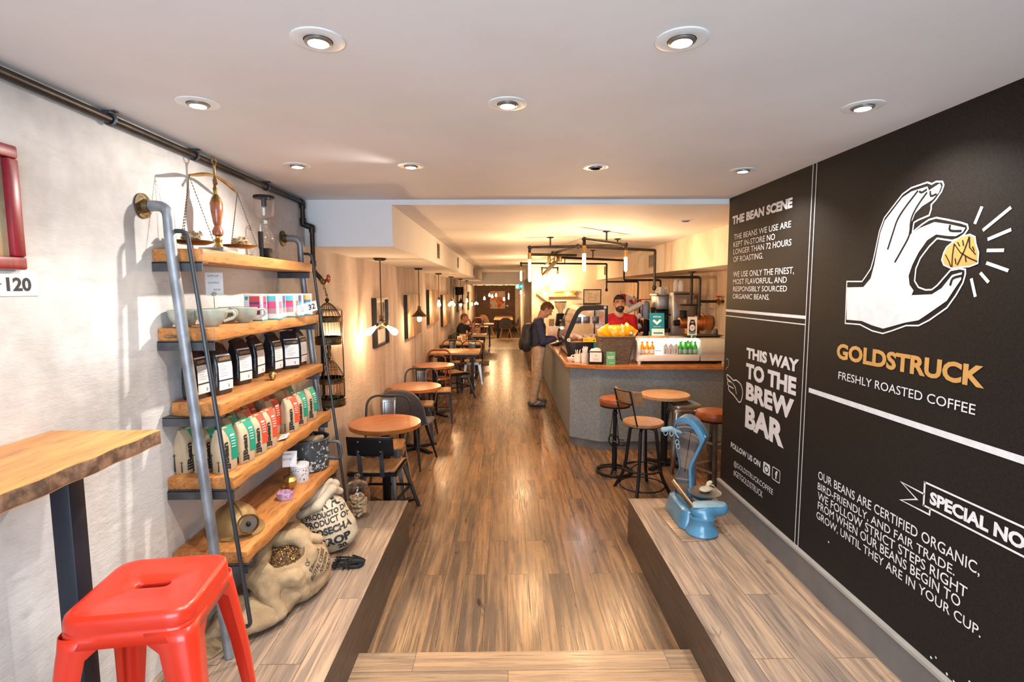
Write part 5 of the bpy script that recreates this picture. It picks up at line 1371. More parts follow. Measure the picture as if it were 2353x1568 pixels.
def hoop_chair(label, loc, rz, splat, seat, group='metal hoop back chairs facing the entrance', pad=True):
    t = thing('hoop_chair', label, 'chair', loc, rz, group)
    n = 8
    pts = rounded([(-0.165, -0.155, 0), (0.165, -0.155, 0), (0.185, 0.175, 0), (-0.185, 0.175, 0)], 0.06, n - 1, True)
    poly = [(p[0], p[1]) for p in pts]
    MB().prism(poly, (0, 0, 0.435), (1, 0, 0), (0, 1, 0), (0, 0, 0.022)).build('seat', seat, t, bevel=0.003)
    MB().prism([(a * 1.01, b_ * 1.01) for a, b_ in poly], (0, 0, 0.385), (1, 0, 0), (0, 1, 0), (0, 0, 0.049)).build('seat_apron', splat, t)
    path = rounded([(-0.185, -0.02, 0.44), (-0.205, -0.14, 0.62), (-0.205, -0.205, 0.862), (0.205, -0.205, 0.862), (0.205, -0.14, 0.62), (0.185, -0.02, 0.44)], 0.13, 9)
    MB().tube(path, 0.0105, 10).build('back_hoop', mt['darkrod'], t)
    sp = MB().grid(lambda u, v: Vector(((u - 0.5) * (0.115 + 0.035 * v), -0.155 - 0.050 * v - 0.008 * math.sin(PI * u), 0.44 + 0.425 * v)), 8, 8).build('back_splat', splat, t, fix=False)
    md = sp.modifiers.new('thickness', 'SOLIDIFY'); md.thickness = 0.003
    b = MB().tube([Vector((x, -0.168 - 0.05 * (z - 0.44) / 0.425 + 0.013, z)) for x, z in ((-0.032, 0.50), (-0.04, 0.80), (0.04, 0.80), (0.032, 0.50))], 0.004, 6)
    b.build('pressed_panel', splat, sp)
    for sx in (-1, 1):
        for sy in (-1, 1):
            a = Vector((sx * 0.158, sy * 0.148, 0.40)); c = Vector((sx * 0.205, sy * 0.20 - 0.01, 0.0))
            b = MB(); vs_ = []
            for p, w in ((a, 0.055), (c, 0.024)):
                vs_ += [p + Vector((-sx * w, 0, 0)), p, p + Vector((0, -sy * w, 0)), p + Vector((-sx * w * 0.8, -sy * 0.006, 0)), p + Vector((-sx * 0.005, -sy * 0.005, 0)), p + Vector((-sx * 0.006, -sy * w * 0.8, 0))]
            b.add(vs_, [(0, 1, 7, 6), (1, 2, 8, 7), (2, 5, 11, 8), (5, 4, 10, 11), (4, 3, 9, 10), (3, 0, 6, 9), (6, 7, 8, 11, 10, 9), (0, 3, 4, 5, 2, 1)])
            b.build('leg', splat, t, smooth=0)
    MB().bar((-0.17, -0.16, 0.2), (0.17, 0.16, 0.2), 0.004, 0.02).bar((-0.17, 0.16, 0.222), (0.17, -0.16, 0.222), 0.004, 0.02).build('cross_brace', splat, t, smooth=0)
    return t
mt['gunmetal'] = M('gunmetal_sheet', (0.13, 0.125, 0.125), 0.35, 0.8, col2=(0.08, 0.075, 0.075), sc=7)
hoop_chair('steel hoop chair with shiny grey splat at the nearest round table', (-1.115, 4.74, 0), PI + 0.03, mt['steel'], mt['seatwood'])
hoop_chair('dark hoop chair with gunmetal splat at the second round table', (-1.09, 6.50, 0), PI, mt['gunmetal'], mt['seatwood'])
hoop_chair('hoop chair with gunmetal splat between the two rectangular tables', (-1.09, 10.35, 0), PI - 0.05, mt['gunmetal'], mt['seatwood'])
hoop_chair('hoop chair with pale wooden splat behind the second rectangular table', (-1.01, 11.95, 0), PI, mt['pale_table'], mt['seatwood'])
hoop_chair('hoop chair with pale wooden splat past the seated man', (-0.78, 14.2, 0), PI, mt['pale_table'], mt['seatwood'])
hoop_chair('steel chair with blue white leg beside the aisle between the rectangular tables', (-0.67, 10.50, 0), 0.0, mt['steel'], mt['seatwood'])

def shell_chair(label, loc, rz, mat, leg, group=None):
    t = thing('shell_chair', label, 'chair', loc, rz, group)
    def sh(u, v):
        x = 2 * u - 1
        # v 0..0.45 seat from front to rear, then the back curves up
        if v < 0.5:
            k = v / 0.5
            y = 0.22 - 0.38 * k; z = 0.45 - 0.035 * math.sin(PI * k); w = 0.225 + 0.02 * k
            return Vector((x * w, y, z + 0.05 * abs(x) ** 3 * k + 0.012 * abs(x) ** 2))
        k = (v - 0.5) / 0.5
        w = 0.245 * (1 - 0.30 * k ** 4)
        return Vector((x * w, -0.16 - 0.09 * k ** 0.8 + 0.10 * abs(x) ** 2.2 * (1 - 0.6 * k), 0.45 + 0.40 * k - 0.06 * abs(x) ** 3 * k * k))
    o = MB().grid(sh, 17, 25).build('seat_shell', mat, t, fix=False, smooth=180)
    md = o.modifiers.new('thickness', 'SOLIDIFY'); md.thickness = 0.035; md.offset = 0
    md = o.modifiers.new('round', 'SUBSURF'); md.levels = 1; md.render_levels = 1
    for sx in (-1, 1):
        for sy, yy in ((1, 0.24), (-1, -0.25)):
            MB().cyl((sx * 0.14, sy * 0.12, 0.425), (sx * 0.225, yy, 0.0), 0.017, 0.010, 10).build('leg', leg, t)
    return t
shell_chair('charcoal upholstered shell chair between the first two round tables', (-1.055, 5.56, 0), -0.22, mt['fabric'], mt['black'])
shell_chair('dark shell chair with wooden legs in front of the rear dining table', (-0.02, 19.75, 0), 0.0, mt['fabric'], mt['pale_table'], 'shell chairs at the rear dining table')
shell_chair('dark shell chair at the right side of the rear dining table', (0.30, 21.2, 0), 1.5, mt['fabric'], mt['pale_table'], 'shell chairs at the rear dining table')
shell_chair('dark shell chair at the left side of the rear dining table', (-0.72, 20.5, 0), -1.4, mt['fabric'], mt['pale_table'], 'shell chairs at the rear dining table')
shell_chair('brown shell chair in the rear left corner', (-0.85, 22.3, 0), -0.6, mt['seatwood'], mt['pale_table'])

def bentwood_chair(label, loc, rz, mat, group=None):
    t = thing('bentwood_chair', label, 'chair', loc, rz, group)
    MB().lathe([(0.0, 0.445), (0.185, 0.445), (0.20, 0.450), (0.20, 0.462), (0.185, 0.468), (0.0, 0.460)], n=40).build('seat', mat, t)
    MB().tube(rounded([(-0.19, -0.20, 0.0), (-0.17, -0.15, 0.45), (-0.205, -0.22, 0.68), (-0.17, -0.235, 0.885), (0.17, -0.235, 0.885), (0.205, -0.22, 0.68), (0.17, -0.15, 0.45), (0.19, -0.20, 0.0)], 0.15, 9), 0.0145, 10).build('back_hoop', mat, t)
    MB().tube(rounded([(-0.10, -0.16, 0.455), (-0.115, -0.20, 0.80), (0.115, -0.20, 0.80), (0.10, -0.16, 0.455)], 0.105, 9), 0.0115, 10).build('inner_hoop', mat, t)
    for s in (-1, 1): MB().tube([(s * 0.13, 0.13, 0.45), (s * 0.145, 0.15, 0.25), (s * 0.17, 0.185, 0.0)], [0.017, 0.015, 0.012], 10).build('leg', mat, t)
    MB().torus((0, -0.01, 0.20), 0.178, 0.009, 36, 8).build('leg_ring', mat, t)
    return t
bentwood_chair('red brown bentwood chair with double hoop at the third round table', (-1.10, 8.34, 0), PI, mt['bentwood'])
redp = M('red_chair_lacquer', (0.30, 0.02, 0.018), 0.35)
bentwood_chair('bright red bentwood chair beside the narrow rear table', (-0.93, 15.55, 0), PI - 0.3, redp, 'red bentwood chairs before the rear room')
bentwood_chair('bright red bentwood chair at the table nearest the rear room', (-0.98, 16.95, 0), PI - 0.2, redp, 'red bentwood chairs before the rear room')
t = thing('low_stool', 'backless stool with pale wooden seat tucked at the third round table', 'stool', (-0.955, 7.38, 0), 0.1)
MB().box((0, 0, 0.452), (0.33, 0.30, 0.024)).build('seat', mt['pale_table'], t, bevel=0.006)
MB().box((0, 0, 0.425), (0.29, 0.26, 0.03)).build('seat_frame', mt['black'], t, smooth=0)
for sx in (-1, 1):
    for sy in (-1, 1): MB().bar((sx * 0.13, sy * 0.11, 0.43), (sx * 0.175, sy * 0.155, 0.0), 0.026, 0.026).build('leg', mt['black'], t, smooth=0)
MB().bar((-0.155, -0.135, 0.17), (0.155, -0.135, 0.17), 0.016, 0.016).bar((-0.155, 0.135, 0.17), (0.155, 0.135, 0.17), 0.016, 0.016).bar((-0.155, -0.135, 0.17), (-0.155, 0.135, 0.17), 0.016, 0.016).bar((0.155, -0.135, 0.17), (0.155, 0.135, 0.17), 0.016, 0.016).build('stretcher', mt['black'], t, smooth=0)
t = thing('footstool', 'low black metal footstool beside the aisle near the rectangular tables', 'stool', (-0.74, 9.62, 0), 0.0)
MB().box((0, 0, 0.265), (0.20, 0.30, 0.025)).build('seat', mt['black'], t, bevel=0.003)
for sx in (-1, 1):
    for sy in (-1, 1): MB().box((sx * 0.085, sy * 0.135, 0.126), (0.022, 0.022, 0.252)).build('leg', mt['black'], t, smooth=0)
t = thing('bench', 'dark bench against the left wall under the seated man', 'bench', (-1.165, 13.35, 0))
MB().box((0, 0, 0.42), (0.44, 1.5, 0.06)).build('seat', mt['riser'], t, bevel=0.008)
MB().box((-0.205, 0, 0.62), (0.03, 1.5, 0.34)).build('backrest', mt['riser'], t, bevel=0.006)
for y in (-0.7, 0.7): MB().box((0, y, 0.195), (0.40, 0.05, 0.39)).build('leg', mt['riser'], t, smooth=0)
t = thing('napkin_box', 'small pale napkin box on the second rectangular table', 'napkin holder', (-1.02, 11.50, 0.751), 0.1)
MB().box((0, 0, 0.055), (0.11, 0.09, 0.11)).build('body', mt['paper'], t, bevel=0.006)
MB().box((0, -0.047, 0.05), (0.06, 0.003, 0.05)).build('slot_plate', mt['gold_paint'], t, smooth=0)

# ------------------------------------------------------------------ pendants under the left soffit
BULB = [(0.0, -0.125), (0.012, -0.123), (0.026, -0.112), (0.033, -0.092), (0.031, -0.070), (0.021, -0.036), (0.0145, -0.012), (0.0135, 0.0)]
def pend_base(t, H):
    MB().lathe([(0.0, 0.0), (0.062, 0.0), (0.060, -0.008), (0.045, -0.022), (0.012, -0.026), (0.0, -0.026)], n=28).build('canopy', mt['blackpipe'], t)
    MB().cyl((0, 0, -0.02), (0, 0, -H + 0.05), 0.0055, n=8).build('stem', mt['blackpipe'], t)
def warm(t, loc, e, r=0.03):
    l = bpy.data.lights.new('bulb_glow', 'POINT'); l.energy, l.color, l.shadow_soft_size = e * 0.6, (1.0, 0.60, 0.30), r
    o = bpy.data.objects.new('bulb_glow', l); COL.objects.link(o); o.parent = t; o.location = loc
def bulb(t, M_, mat=None, mesh=[None]):
    if mesh[0] is None: mesh[0] = MB().lathe(BULB, n=20).build('bulb', mt['bulb'], t)
    o = mesh[0] if mesh[0].parent is t and not mesh[0].get('used') else mesh[0].copy()
    if o is not mesh[0]: COL.objects.link(o)
    mesh[0]['used'] = 1
    o.parent = t; o.matrix_local = M_
    return o
def socket(t, M_):
    o = MB().lathe([(0.0, 0.052), (0.014, 0.05), (0.017, 0.038), (0.022, 0.034), (0.022, 0.006), (0.019, -0.004), (0.0, -0.004)], n=20).build('lamp_socket', mt['bronze'], t)
    o.matrix_local = M_
def pendant(kind, x, y, zc, zl, label, e=9):
    t = thing('pendant_lamp', label, 'pendant lamp', (x, y, zc), 0, 'pendant lamps along the left wall')
    H = zc - zl
    pend_base(t, H)
    if kind == 'bulb':
        socket(t, Matrix.Translation((0, 0, -H))); bulb(t, Matrix.Translation((0, 0, -H - 0.002))); warm(t, (0, 0, -H - 0.16), e)
    elif kind == 'tilt':
        socket(t, Matrix.Translation((0, 0, -H)))
        for a, q in ((0.6, PI), (0.5, 0.2)):
            bulb(t, Matrix.Translation((0.0, 0, -H)) @ Matrix.Rotation(q, 4, 'Z') @ Matrix.Rotation(a, 4, 'Y'))
        warm(t, (0, -0.02, -H - 0.19), e)
    elif kind == 'cone':
        socket(t, Matrix.Translation((0, 0, -H + 0.01)))
        o = MB().lathe([(0.024, 0.02), (0.028, 0.0), (0.060, -0.040), (0.108, -0.082), (0.110, -0.088), (0.106, -0.086), (0.057, -0.044), (0.024, -0.004)], n=36).build('shade', mt['bronze'], t); o.location = (0, 0, -H)
        bulb(t, Matrix.Translation((0, 0, -H - 0.035))); warm(t, (0, 0, -H - 0.20), e)
    elif kind == 'cluster':
        socket(t, Matrix.Translation((0, 0, -H + 0.055)))
        MB().ell((0, 0, -H + 0.03), (0.036, 0.036, 0.03), 18, 12).build('hub', mt['bronze'], t)
        for q in (PI + 0.45, -0.12):
            R_ = Matrix.Translation((0, 0, -H + 0.03)) @ Matrix.Rotation(q, 4, 'Z') @ Matrix.Rotation(0.95, 4, 'Y').inverted()
            o = MB().lathe([(0.0, -0.02), (0.020, -0.024), (0.020, -0.062), (0.016, -0.066), (0.0, -0.066)], n=18).build('lamp_socket', mt['bronze'], t); o.matrix_local = R_
            bulb(t, R_ @ Matrix.Translation((0, 0, -0.064)))
        MB().cyl((0.0, -0.034, -H + 0.03), (0.0, -0.055, -H + 0.028), 0.018, 0.020, 14).build('front_cap', mt['steel'], t)
        warm(t, (0.02, -0.03, -H - 0.11), e)
pendant('cluster', -1.195, 5.06, 2.16, 1.52, 'nearest pendant lamp with two splayed bulbs over the first round tables', 17)
pendant('cone', -1.20, 7.30, 2.16, 1.585, 'pendant lamp with bronze cone shade before the second wall picture', 12)
pendant('bulb', -1.20, 9.45, 2.16, 1.69, 'bare bulb pendant before the fourth wall picture', 11)
pendant('tilt', -1.20, 11.6, 2.16, 1.62, 'pendant lamp with two tilted bulbs beyond the bare bulb pendant', 11)
pendant('cone', -1.20, 14.0, 2.16, 1.60, 'pendant lamp with bronze cone shade hanging over the seated man', 8)
pendant('bulb', -1.20, 16.2, 2.16, 1.62, 'bare round glowing pendant beyond the speaker', 9)
pendant('bulb', -1.20, 18.5, 2.06, 1.45, 'bare bulb pendant just inside the rear room', 8)
pendant('tilt', -1.15, 20.3, 2.06, 1.42, 'last pendant by the left wall with two tilted bulbs', 8)
for i, (x, y, z, lb) in enumerate(((-0.82, 20.0, 1.63, 'lowest left bulb hanging before the dark board wall'), (-0.66, 21.0, 1.74, 'high left bulb hanging before the dark board wall'), (-0.54, 20.6, 1.70, 'large bulb hanging at the left edge of the orange painting'),
                         (-0.40, 21.2, 1.74, 'slim bulb hanging over the orange painting'), (-0.08, 20.0, 1.60, 'bulb hanging low before the orange painting'), (0.10, 20.4, 1.74, 'long tube bulb hanging right of the orange painting'))):
    t = thing('hanging_bulb', lb, 'pendant lamp', (x, y, 2.06), 0, 'bare bulbs over the rear dining table')
    pend_base(t, 2.06 - z); socket(t, Matrix.Translation((0, 0, z - 2.06))); bulb(t, Matrix.Translation((0, 0, z - 2.062)) @ (Matrix.Diagonal((0.8, 0.8, 1.9, 1)) if i == 5 else Matrix.Diagonal((1.25, 1.25, 1.05, 1))))
    if i in (1, 4): warm(t, (0.06, -0.06, z - 2.25), 34)
t = thing('hanging_bulb', 'single bulb hanging by the barn door under the exit sign', 'pendant lamp', (0.46, 16.4, 2.445), 0)
pend_base(t, 2.445 - 1.86); socket(t, Matrix.Translation((0, 0, 1.86 - 2.445))); bulb(t, Matrix.Translation((0, 0, 1.858 - 2.445))); warm(t, (-0.05, 0, 1.70 - 2.445), 8)

# ------------------------------------------------------------------ pictures on the left wall
m_, nt_, b_ = _new('plank_picture')
n_ = _noise(nt_, 3.0, (1, 4.5, 0.4), 6); n2_ = _noise(nt_, 9.0, (1, 2.6, 0.25), 4)
x_ = _mix(nt_, _range(nt_, n_.outputs[0], 0.42, 0.55), (0.52, 0.33, 0.19), (0.20, 0.10, 0.05)); x_ = _mix(nt_, _range(nt_, n2_.outputs[0], 0.56, 0.62), x_, (0.06, 0.035, 0.02))
nt_.links.new(x_, b_.inputs['Base Color']); b_.inputs['Roughness'].default_value = 0.6
mt['plankpic'] = m_
m_, nt_, b_ = _new('pale_portrait_print')
n_ = _noise(nt_, 3.0, (1, 1, 0.8), 2)
nt_.links.new(_mix(nt_, _range(nt_, n_.outputs[0], 0.45, 0.58), (0.62, 0.52, 0.42), (0.36, 0.20, 0.13)), b_.inputs['Base Color']); b_.inputs['Roughness'].default_value = 0.3
mt['portrait'] = m_
m_, nt_, b_ = _new('misty_photo_print')
n_ = _noise(nt_, 2.5, (1, 1.2, 0.9), 5)
nt_.links.new(_mix(nt_, _range(nt_, n_.outputs[0], 0.40, 0.62), (0.50, 0.42, 0.33), (0.10, 0.07, 0.05)), b_.inputs['Base Color']); b_.inputs['Roughness'].default_value = 0.2
mt['photo'] = m_
def canvas(label, y0, y1, z0, z1, d=0.05):
    t = thing('wall_picture', label, 'picture', (XL, (y0 + y1) / 2, (z0 + z1) / 2), 0, 'tall plank pictures on the left wall')
    MB().box((d / 2, 0, 0), (d, y1 - y0, z1 - z0)).build('canvas_side', mt['black'], t, smooth=0)
    MB().box((d + 0.001, 0, 0), (0.002, y1 - y0 - 0.004, z1 - z0 - 0.004)).build('picture_face', mt['plankpic'], t, smooth=0)
def framed(label, y0, y1, z0, z1, face, mat_w=0.0, fr=0.02, d=0.035):
    t = thing('framed_picture', label, 'picture', (XL, (y0 + y1) / 2, (z0 + z1) / 2), 0)
    w, h = y1 - y0, z1 - z0
    for c, s in (((d / 2, 0, h / 2 - fr / 2), (d, w, fr)), ((d / 2, 0, -h / 2 + fr / 2), (d, w, fr)), ((d / 2, w / 2 - fr / 2, 0), (d, fr, h - 2 * fr)), ((d / 2, -w / 2 + fr / 2, 0), (d, fr, h - 2 * fr))):
        MB().box(c, s).build('frame', mt['black'], t, smooth=0)
    MB().box((0.008, 0, 0), (0.012, w - 2 * fr, h - 2 * fr)).build('mat_board', mt['paper'], t, smooth=0)
    MB().box((0.0150, 0, 0.06 if mat_w else 0), (0.001, w - 2 * fr - mat_w, (h - 2 * fr) * (0.62 if mat_w else 1.0))).build('print', face, t, smooth=0)
framed('thin framed pale portrait on the wall right behind the bird cage', 3.97, 4.46, 0.935, 1.70, mt['portrait'], 0.0, 0.012, 0.02)
framed('black framed photo with white mat behind the nearest two bulb pendant', 5.50, 6.06, 1.257, 1.777, mt['photo'], 0.05, 0.022, 0.055)
canvas('second wall picture, large plank canvas behind the cone pendant', 7.24, 8.34, 1.195, 1.795)
canvas('third wall picture, tall plank canvas before the bare bulb pendant', 9.29, 10.53, 1.258, 1.868)
canvas('fourth wall picture, dark plank canvas behind the bare bulb pendant', 11.28, 12.72, 1.08, 1.76)
canvas('narrow plank canvas under the speaker on the left wall', 15.0, 15.9, 1.25, 1.85)
canvas('plank canvas beyond the speaker near the rear room', 16.7, 17.6, 1.25, 1.90)
canvas('last plank canvas on the left wall in the rear room', 19.2, 20.4, 1.15, 1.80)
t = thing('wall_speaker', 'black speaker box on a bracket high on the left wall', 'speaker', (XL + 0.14, 14.3, 1.83), 0.5)
MB().prism([(-0.09, -0.10), (0.09, -0.08), (0.09, 0.12), (-0.09, 0.12)], (0, 0.08, 0), (1, 0, 0), (0, 0, 1), (0, -0.16, 0)).build('cabinet', mt['blackplastic'], t, bevel=0.008)
MB().bar((0, 0.05, 0.02), (-0.10, 0.10, 0.10), 0.02, 0.02).build('bracket', mt['bracket'], t, smooth=0)
tag(MB().box((XL + 0.004, 13.0, 1.70), (0.008, 0.22, 0.30)).build('yellow_notice', M('yellow_card', (0.60, 0.38, 0.06), 0.6), None, smooth=0), 'small yellow notice on the left wall before the speaker', 'notice')

# vents of the soffits
for name_lb, y, x, s in (('vent grille in the left soffit nearest the entrance', 6.22, -0.79, 1), ('second vent grille in the left soffit', 8.75, -0.79, 1), ('vent grille in the left soffit above the seated man', 13.0, -0.79, 1)):
    t = thing('air_vent', name_lb, 'vent', (x, y, 2.31), 0, 'dark vent grilles in the left soffit')
    MB().box((0.004, 0, 0), (0.008, 0.16, 0.17)).build('frame', mt['bronze'], t, smooth=0)
    b = MB()
    for k in range(7): b.box((0.010, 0, -0.066 + 0.022 * k), (0.004, 0.135, 0.012))
    b.build('louvres', mt['ink'], t, smooth=0)
for lb, y in (('vent grille in the right soffit above the copper grinder', 7.45), ('small vent grille in the right soffit beside the arrow sign', 10.9)):
    t = thing('air_vent', lb, 'vent', (2.05, y, 2.25), 0, 'dark vent grilles in the right soffit')
    MB().box((-0.004, 0, 0), (0.008, 0.28, 0.18)).build('frame', mt['bronze'], t, smooth=0)
    b = MB()
    for k in range(7): b.box((-0.010, 0, -0.066 + 0.022 * k), (0.004, 0.245, 0.012))
    b.build('louvres', mt['ink'], t, smooth=0)

# ------------------------------------------------------------------ rear end of the room
door = MB().box((0.557, 14.1, 1.05), (0.036, 3.9, 2.10)).build('door_1', plank_mat('weathered_barn_boards', along='XZ', row=4, length=0.14, cols=((0.30, 0.22, 0.15), (0.13, 0.075, 0.045), (0.05, 0.03, 0.02)), rough=0.7), None, smooth=0)
door['kind'] = 'structure'
m_ = bpy.data.materials['weathered_barn_boards']
for n_ in m_.node_tree.nodes:
    if n_.type == 'SEPXYZ': sepn = n_
    if n_.type == 'COMBXYZ': cmbn = n_
m_.node_tree.links.new(sepn.outputs['Z'], cmbn.inputs[0]); m_.node_tree.links.new(sepn.outputs['Y'], cmbn.inputs[1])
for n_ in m_.node_tree.nodes:
    if n_.type == 'TEX_BRICK': n_.inputs['Brick Width'].default_value = 3.0; n_.inputs['Row Height'].default_value = 0.22
MB().box((0.53, 14.1, 2.12), (0.03, 4.1, 0.04)).build('door_rail', mt['black'], door, smooth=0)
t = thing('exit_sign', 'green running man exit sign with white arrow at the end of the ceiling', 'exit sign', (0.44, 17.93, 1.985))
MB().box((0, 0, 0), (0.26, 0.06, 0.16)).build('housing', mt['white'], t, bevel=0.004)
MB().box((0.008, -0.031, 0), (0.238, 0.003, 0.15)).build('face', mt['exit'], t, smooth=0)
b = MB()
def es(a, c, l): return (a, -0.034, c)
stroke(b, [(0.03, 0), (0.095, 0)], 0.018, es); stroke(b, [(0.068, 0.035), (0.104, 0.0), (0.068, -0.035)], 0.018, es)
stroke(b, [(-0.095, -0.055), (-0.095, 0.055), (-0.02, 0.055), (-0.02, -0.055)], 0.010, es, True)
stroke(b, [(-0.055, 0.028), (-0.060, 0.0), (-0.045, -0.02), (-0.055, -0.042)], 0.014, es); stroke(b, [(-0.06, 0.0), (-0.075, -0.03)], 0.012, es); stroke(b, [(-0.075, 0.01), (-0.055, 0.022), (-0.038, 0.008)], 0.009, es)
b.build('pictogram', mt['exit_white'], t, smooth=0, fix=False)
MB().box((-0.05, 0.02, 0.075), (0.02, 0.02, 0.05)).build('bracket', mt['white'], t, smooth=0)
# orange still-life canvas: generic fruit shapes
t = thing('orange_painting', 'large square painting in orange and white on the dark board wall', 'painting', (-0.385, 23.96, 1.43))
MB().box((0, -0.02, 0), (0.70, 0.04, 0.80)).build('canvas_side', mt['black'], t, smooth=0)
m_, nt_, b_ = _new('orange_painting_face')
n_ = _noise(nt_, 3.4, (1, 1, 1), 4); n2_ = _noise(nt_, 6, (1, 1, 1), 3)
x_ = _mix(nt_, _range(nt_, n_.outputs[0], 0.42, 0.52), (0.62, 0.20, 0.03), (0.55, 0.46, 0.34)); x_ = _mix(nt_, _range(nt_, n2_.outputs[0], 0.55, 0.66), x_, (0.28, 0.08, 0.02))
nt_.links.new(x_, b_.inputs['Base Color'])
MB().box((0, -0.042, 0), (0.69, 0.003, 0.79)).build('picture_face', m_, t, smooth=0)
b = MB(); rnd = random.Random(3)
for k in range(9):
    r = rnd.uniform(0.06, 0.11); cx_, cz_ = rnd.uniform(-0.2, 0.24), rnd.uniform(-0.28, 0.12)
    b.add([(cx_ + r * math.cos(q), -0.045 - 0.0005 * k, cz_ + r * math.sin(q)) for q in [i * PI / 8 for i in range(16)]], [tuple(range(16))], k % 2)
b.build('painted_fruit', [M('painted_orange', (0.70, 0.20, 0.02), 0.6), M('painted_deep_orange', (0.50, 0.10, 0.015), 0.6)], t, smooth=0, fix=False)
tag(MB().box((0.055, 23.955, 1.16), (0.09, 0.01, 0.07)).build('wall_notice', mt['paper'], None, smooth=0), 'tiny white card on the dark boards beside the orange painting', 'notice')

# ------------------------------------------------------------------ counter
t = thing('service_counter', 'grey concrete faced service counter base with slanted front corner', 'counter', (0, 0, 0))
base = [(0.755, 11.2), (0.755, 6.19), (1.07, 5.957), (2.695, 5.93), (2.695, 6.52), (1.42, 6.52), (1.28, 6.80), (1.28, 11.2)]
MB().prism(base, (0, 0, 0.10), (1, 0, 0), (0, 1, 0), (0, 0, 0.855)).build('panels', mt['concrete'], t, bevel=0.003, smooth=0)
MB().prism([(0.775, 11.2), (0.775, 6.205), (1.08, 5.980), (2.695, 5.952), (2.695, 6.5), (1.42, 6.5), (1.28, 6.8), (1.28, 11.2)], (0, 0, 0), (1, 0, 0), (0, 1, 0), (0, 0, 0.10)).build('plinth', M('plinth_concrete', (0.19, 0.205, 0.215), 0.6, col2=(0.13, 0.135, 0.14), sc=6, detail=8), t, smooth=0)
top = [(0.69, 11.2), (0.69, 6.07), (1.075, 5.868), (2.695, 5.80), (2.695, 6.58), (1.44, 6.58), (1.34, 6.82), (1.34, 11.2)]
tag(MB().prism(top, (0, 0, 0.957), (1, 0, 0), (0, 1, 0), (0, 0, 0.043)).build('countertop', mt['counterwood'], None, bevel=0.004, smooth=0), 'long glossy orange wood countertop wrapping the service counter', 'countertop')
t = thing('back_counter', 'work counter along the right wall behind the display cooler', 'counter', (2.42, 8.95, 0))
MB().box((0, 0, 0.45), (0.54, 4.6, 0.90)).build('cabinet', mt['concrete'], t, smooth=0)
MB().box((-0.01, 0, 0.925), (0.54, 4.62, 0.05)).build('worktop', mt['counterwood'], t, bevel=0.004)
CT = 1.0

# --- pastry display case
dc = thing('pastry_case', 'curved glass pastry case with black frame on the counter corner', 'display case', (0, 0, 0))
prof = smooth_loop([(0.80, 1.0), (0.765, 1.12), (0.748, 1.23), (0.80, 1.385), (0.875, 1.555), (0.930, 1.625), (1.01, 1.652), (1.30, 1.652)], 4, False)
Y0, Y1 = 6.72, 7.70
full = prof + [(1.30, 1.0)]
def ring_frame(y, w, th):
    pts = full
    b = MB()
    c = Vector((1.06, 1.33))
    inn = []
    for i, p in enumerate(pts):
        d = Vector(p) - c; inn.append((c.x + (d.x) * (1 - w / max(abs(d.x), 0.15) * abs(d.x) / d.length), c.y + d.y * (1 - w / max(d.length, 0.1))))
    n = len(pts)
    vs_ = [(a, y, z) for a, z in pts] + [(a, y, z) for a, z in inn] + [(a, y + th, z) for a, z in pts] + [(a, y + th, z) for a, z in inn]
    fs = []
    for k in range(n):
        j = (k + 1) % n
        fs += [(k, j, n + j, n + k), (2 * n + k, 3 * n + k, 3 * n + j, 2 * n + j), (k, 2 * n + k, 2 * n + j, j), (n + k, n + j, 3 * n + j, 3 * n + k)]
    b.add(vs_, fs)
    o = b.build('end_frame', mt['blackplastic'], dc)
    MB().add([(a, y + th / 2, z) for a, z in inn], [tuple(range(n))]).build('end_glass', mt['glass'], dc, smooth=0, fix=False)
ring_frame(Y0, 0.062, 0.025); ring_frame(Y1 - 0.025, 0.03, 0.025)
b = MB()
for i in range(len(prof) - 1):
    (a0, z0), (a1, z1) = prof[i], prof[i + 1]
    b.add([(a0, Y0 + 0.02, z0), (a1, Y0 + 0.02, z1), (a1, Y1 - 0.02, z1), (a0, Y1 - 0.02, z0)], [(0, 1, 2, 3)])
b.build('curved_glass', mt['glass'], dc, smooth=60, fix=False)
MB().box((1.04, (Y0 + Y1) / 2, 1.09), (0.50, Y1 - Y0 - 0.06, 0.178)).build('base', mt['blackplastic'], dc, bevel=0.004)
MB().box((1.295, (Y0 + Y1) / 2, 1.33), (0.012, Y1 - Y0 - 0.06, 0.64)).build('rear_door', mt['glass'], dc, smooth=0)
MB().box((1.06, (Y0 + Y1) / 2, 1.415), (0.42, Y1 - Y0 - 0.08, 0.008)).build('shelf', mt['glass'], dc, smooth=0)
MB().box((1.05, (Y0 + Y1) / 2, 1.185), (0.50, Y1 - Y0 - 0.07, 0.012)).build('shelf', mt['seatwood'], dc, smooth=0)
MB().box((1.10, (Y0 + Y1) / 2, 1.635), (0.25, Y1 - Y0 - 0.08, 0.02)).build('top_panel', mt['steel'], dc, smooth=0)
MB().box((1.02, (Y0 + Y1) / 2, 1.622), (0.03, Y1 - Y0 - 0.12, 0.006)).build('light_strip', mt['strip'], dc, smooth=0)
b = MB().box((1.08, Y0 - 0.002, 1.215), (0.19, 0.004, 0.055))
st_ = b.build('yellow_sticker', M('yellow_sticker', (0.75, 0.50, 0.01), 0.5), dc, smooth=0)
b = MB().prism([(-0.012, -0.014), (0.012, -0.014), (0, 0.012)], (1.125, Y0 - 0.0045, 1.215), (1, 0, 0), (0, 0, 1), (0, 0.0005, 0)).box((1.02, Y0 - 0.0045, 1.222), (0.05, 0.0005, 0.004)).box((1.02, Y0 - 0.0045, 1.210), (0.05, 0.0005, 0.004))
b.build('print', mt['ink'], st_, smooth=0)
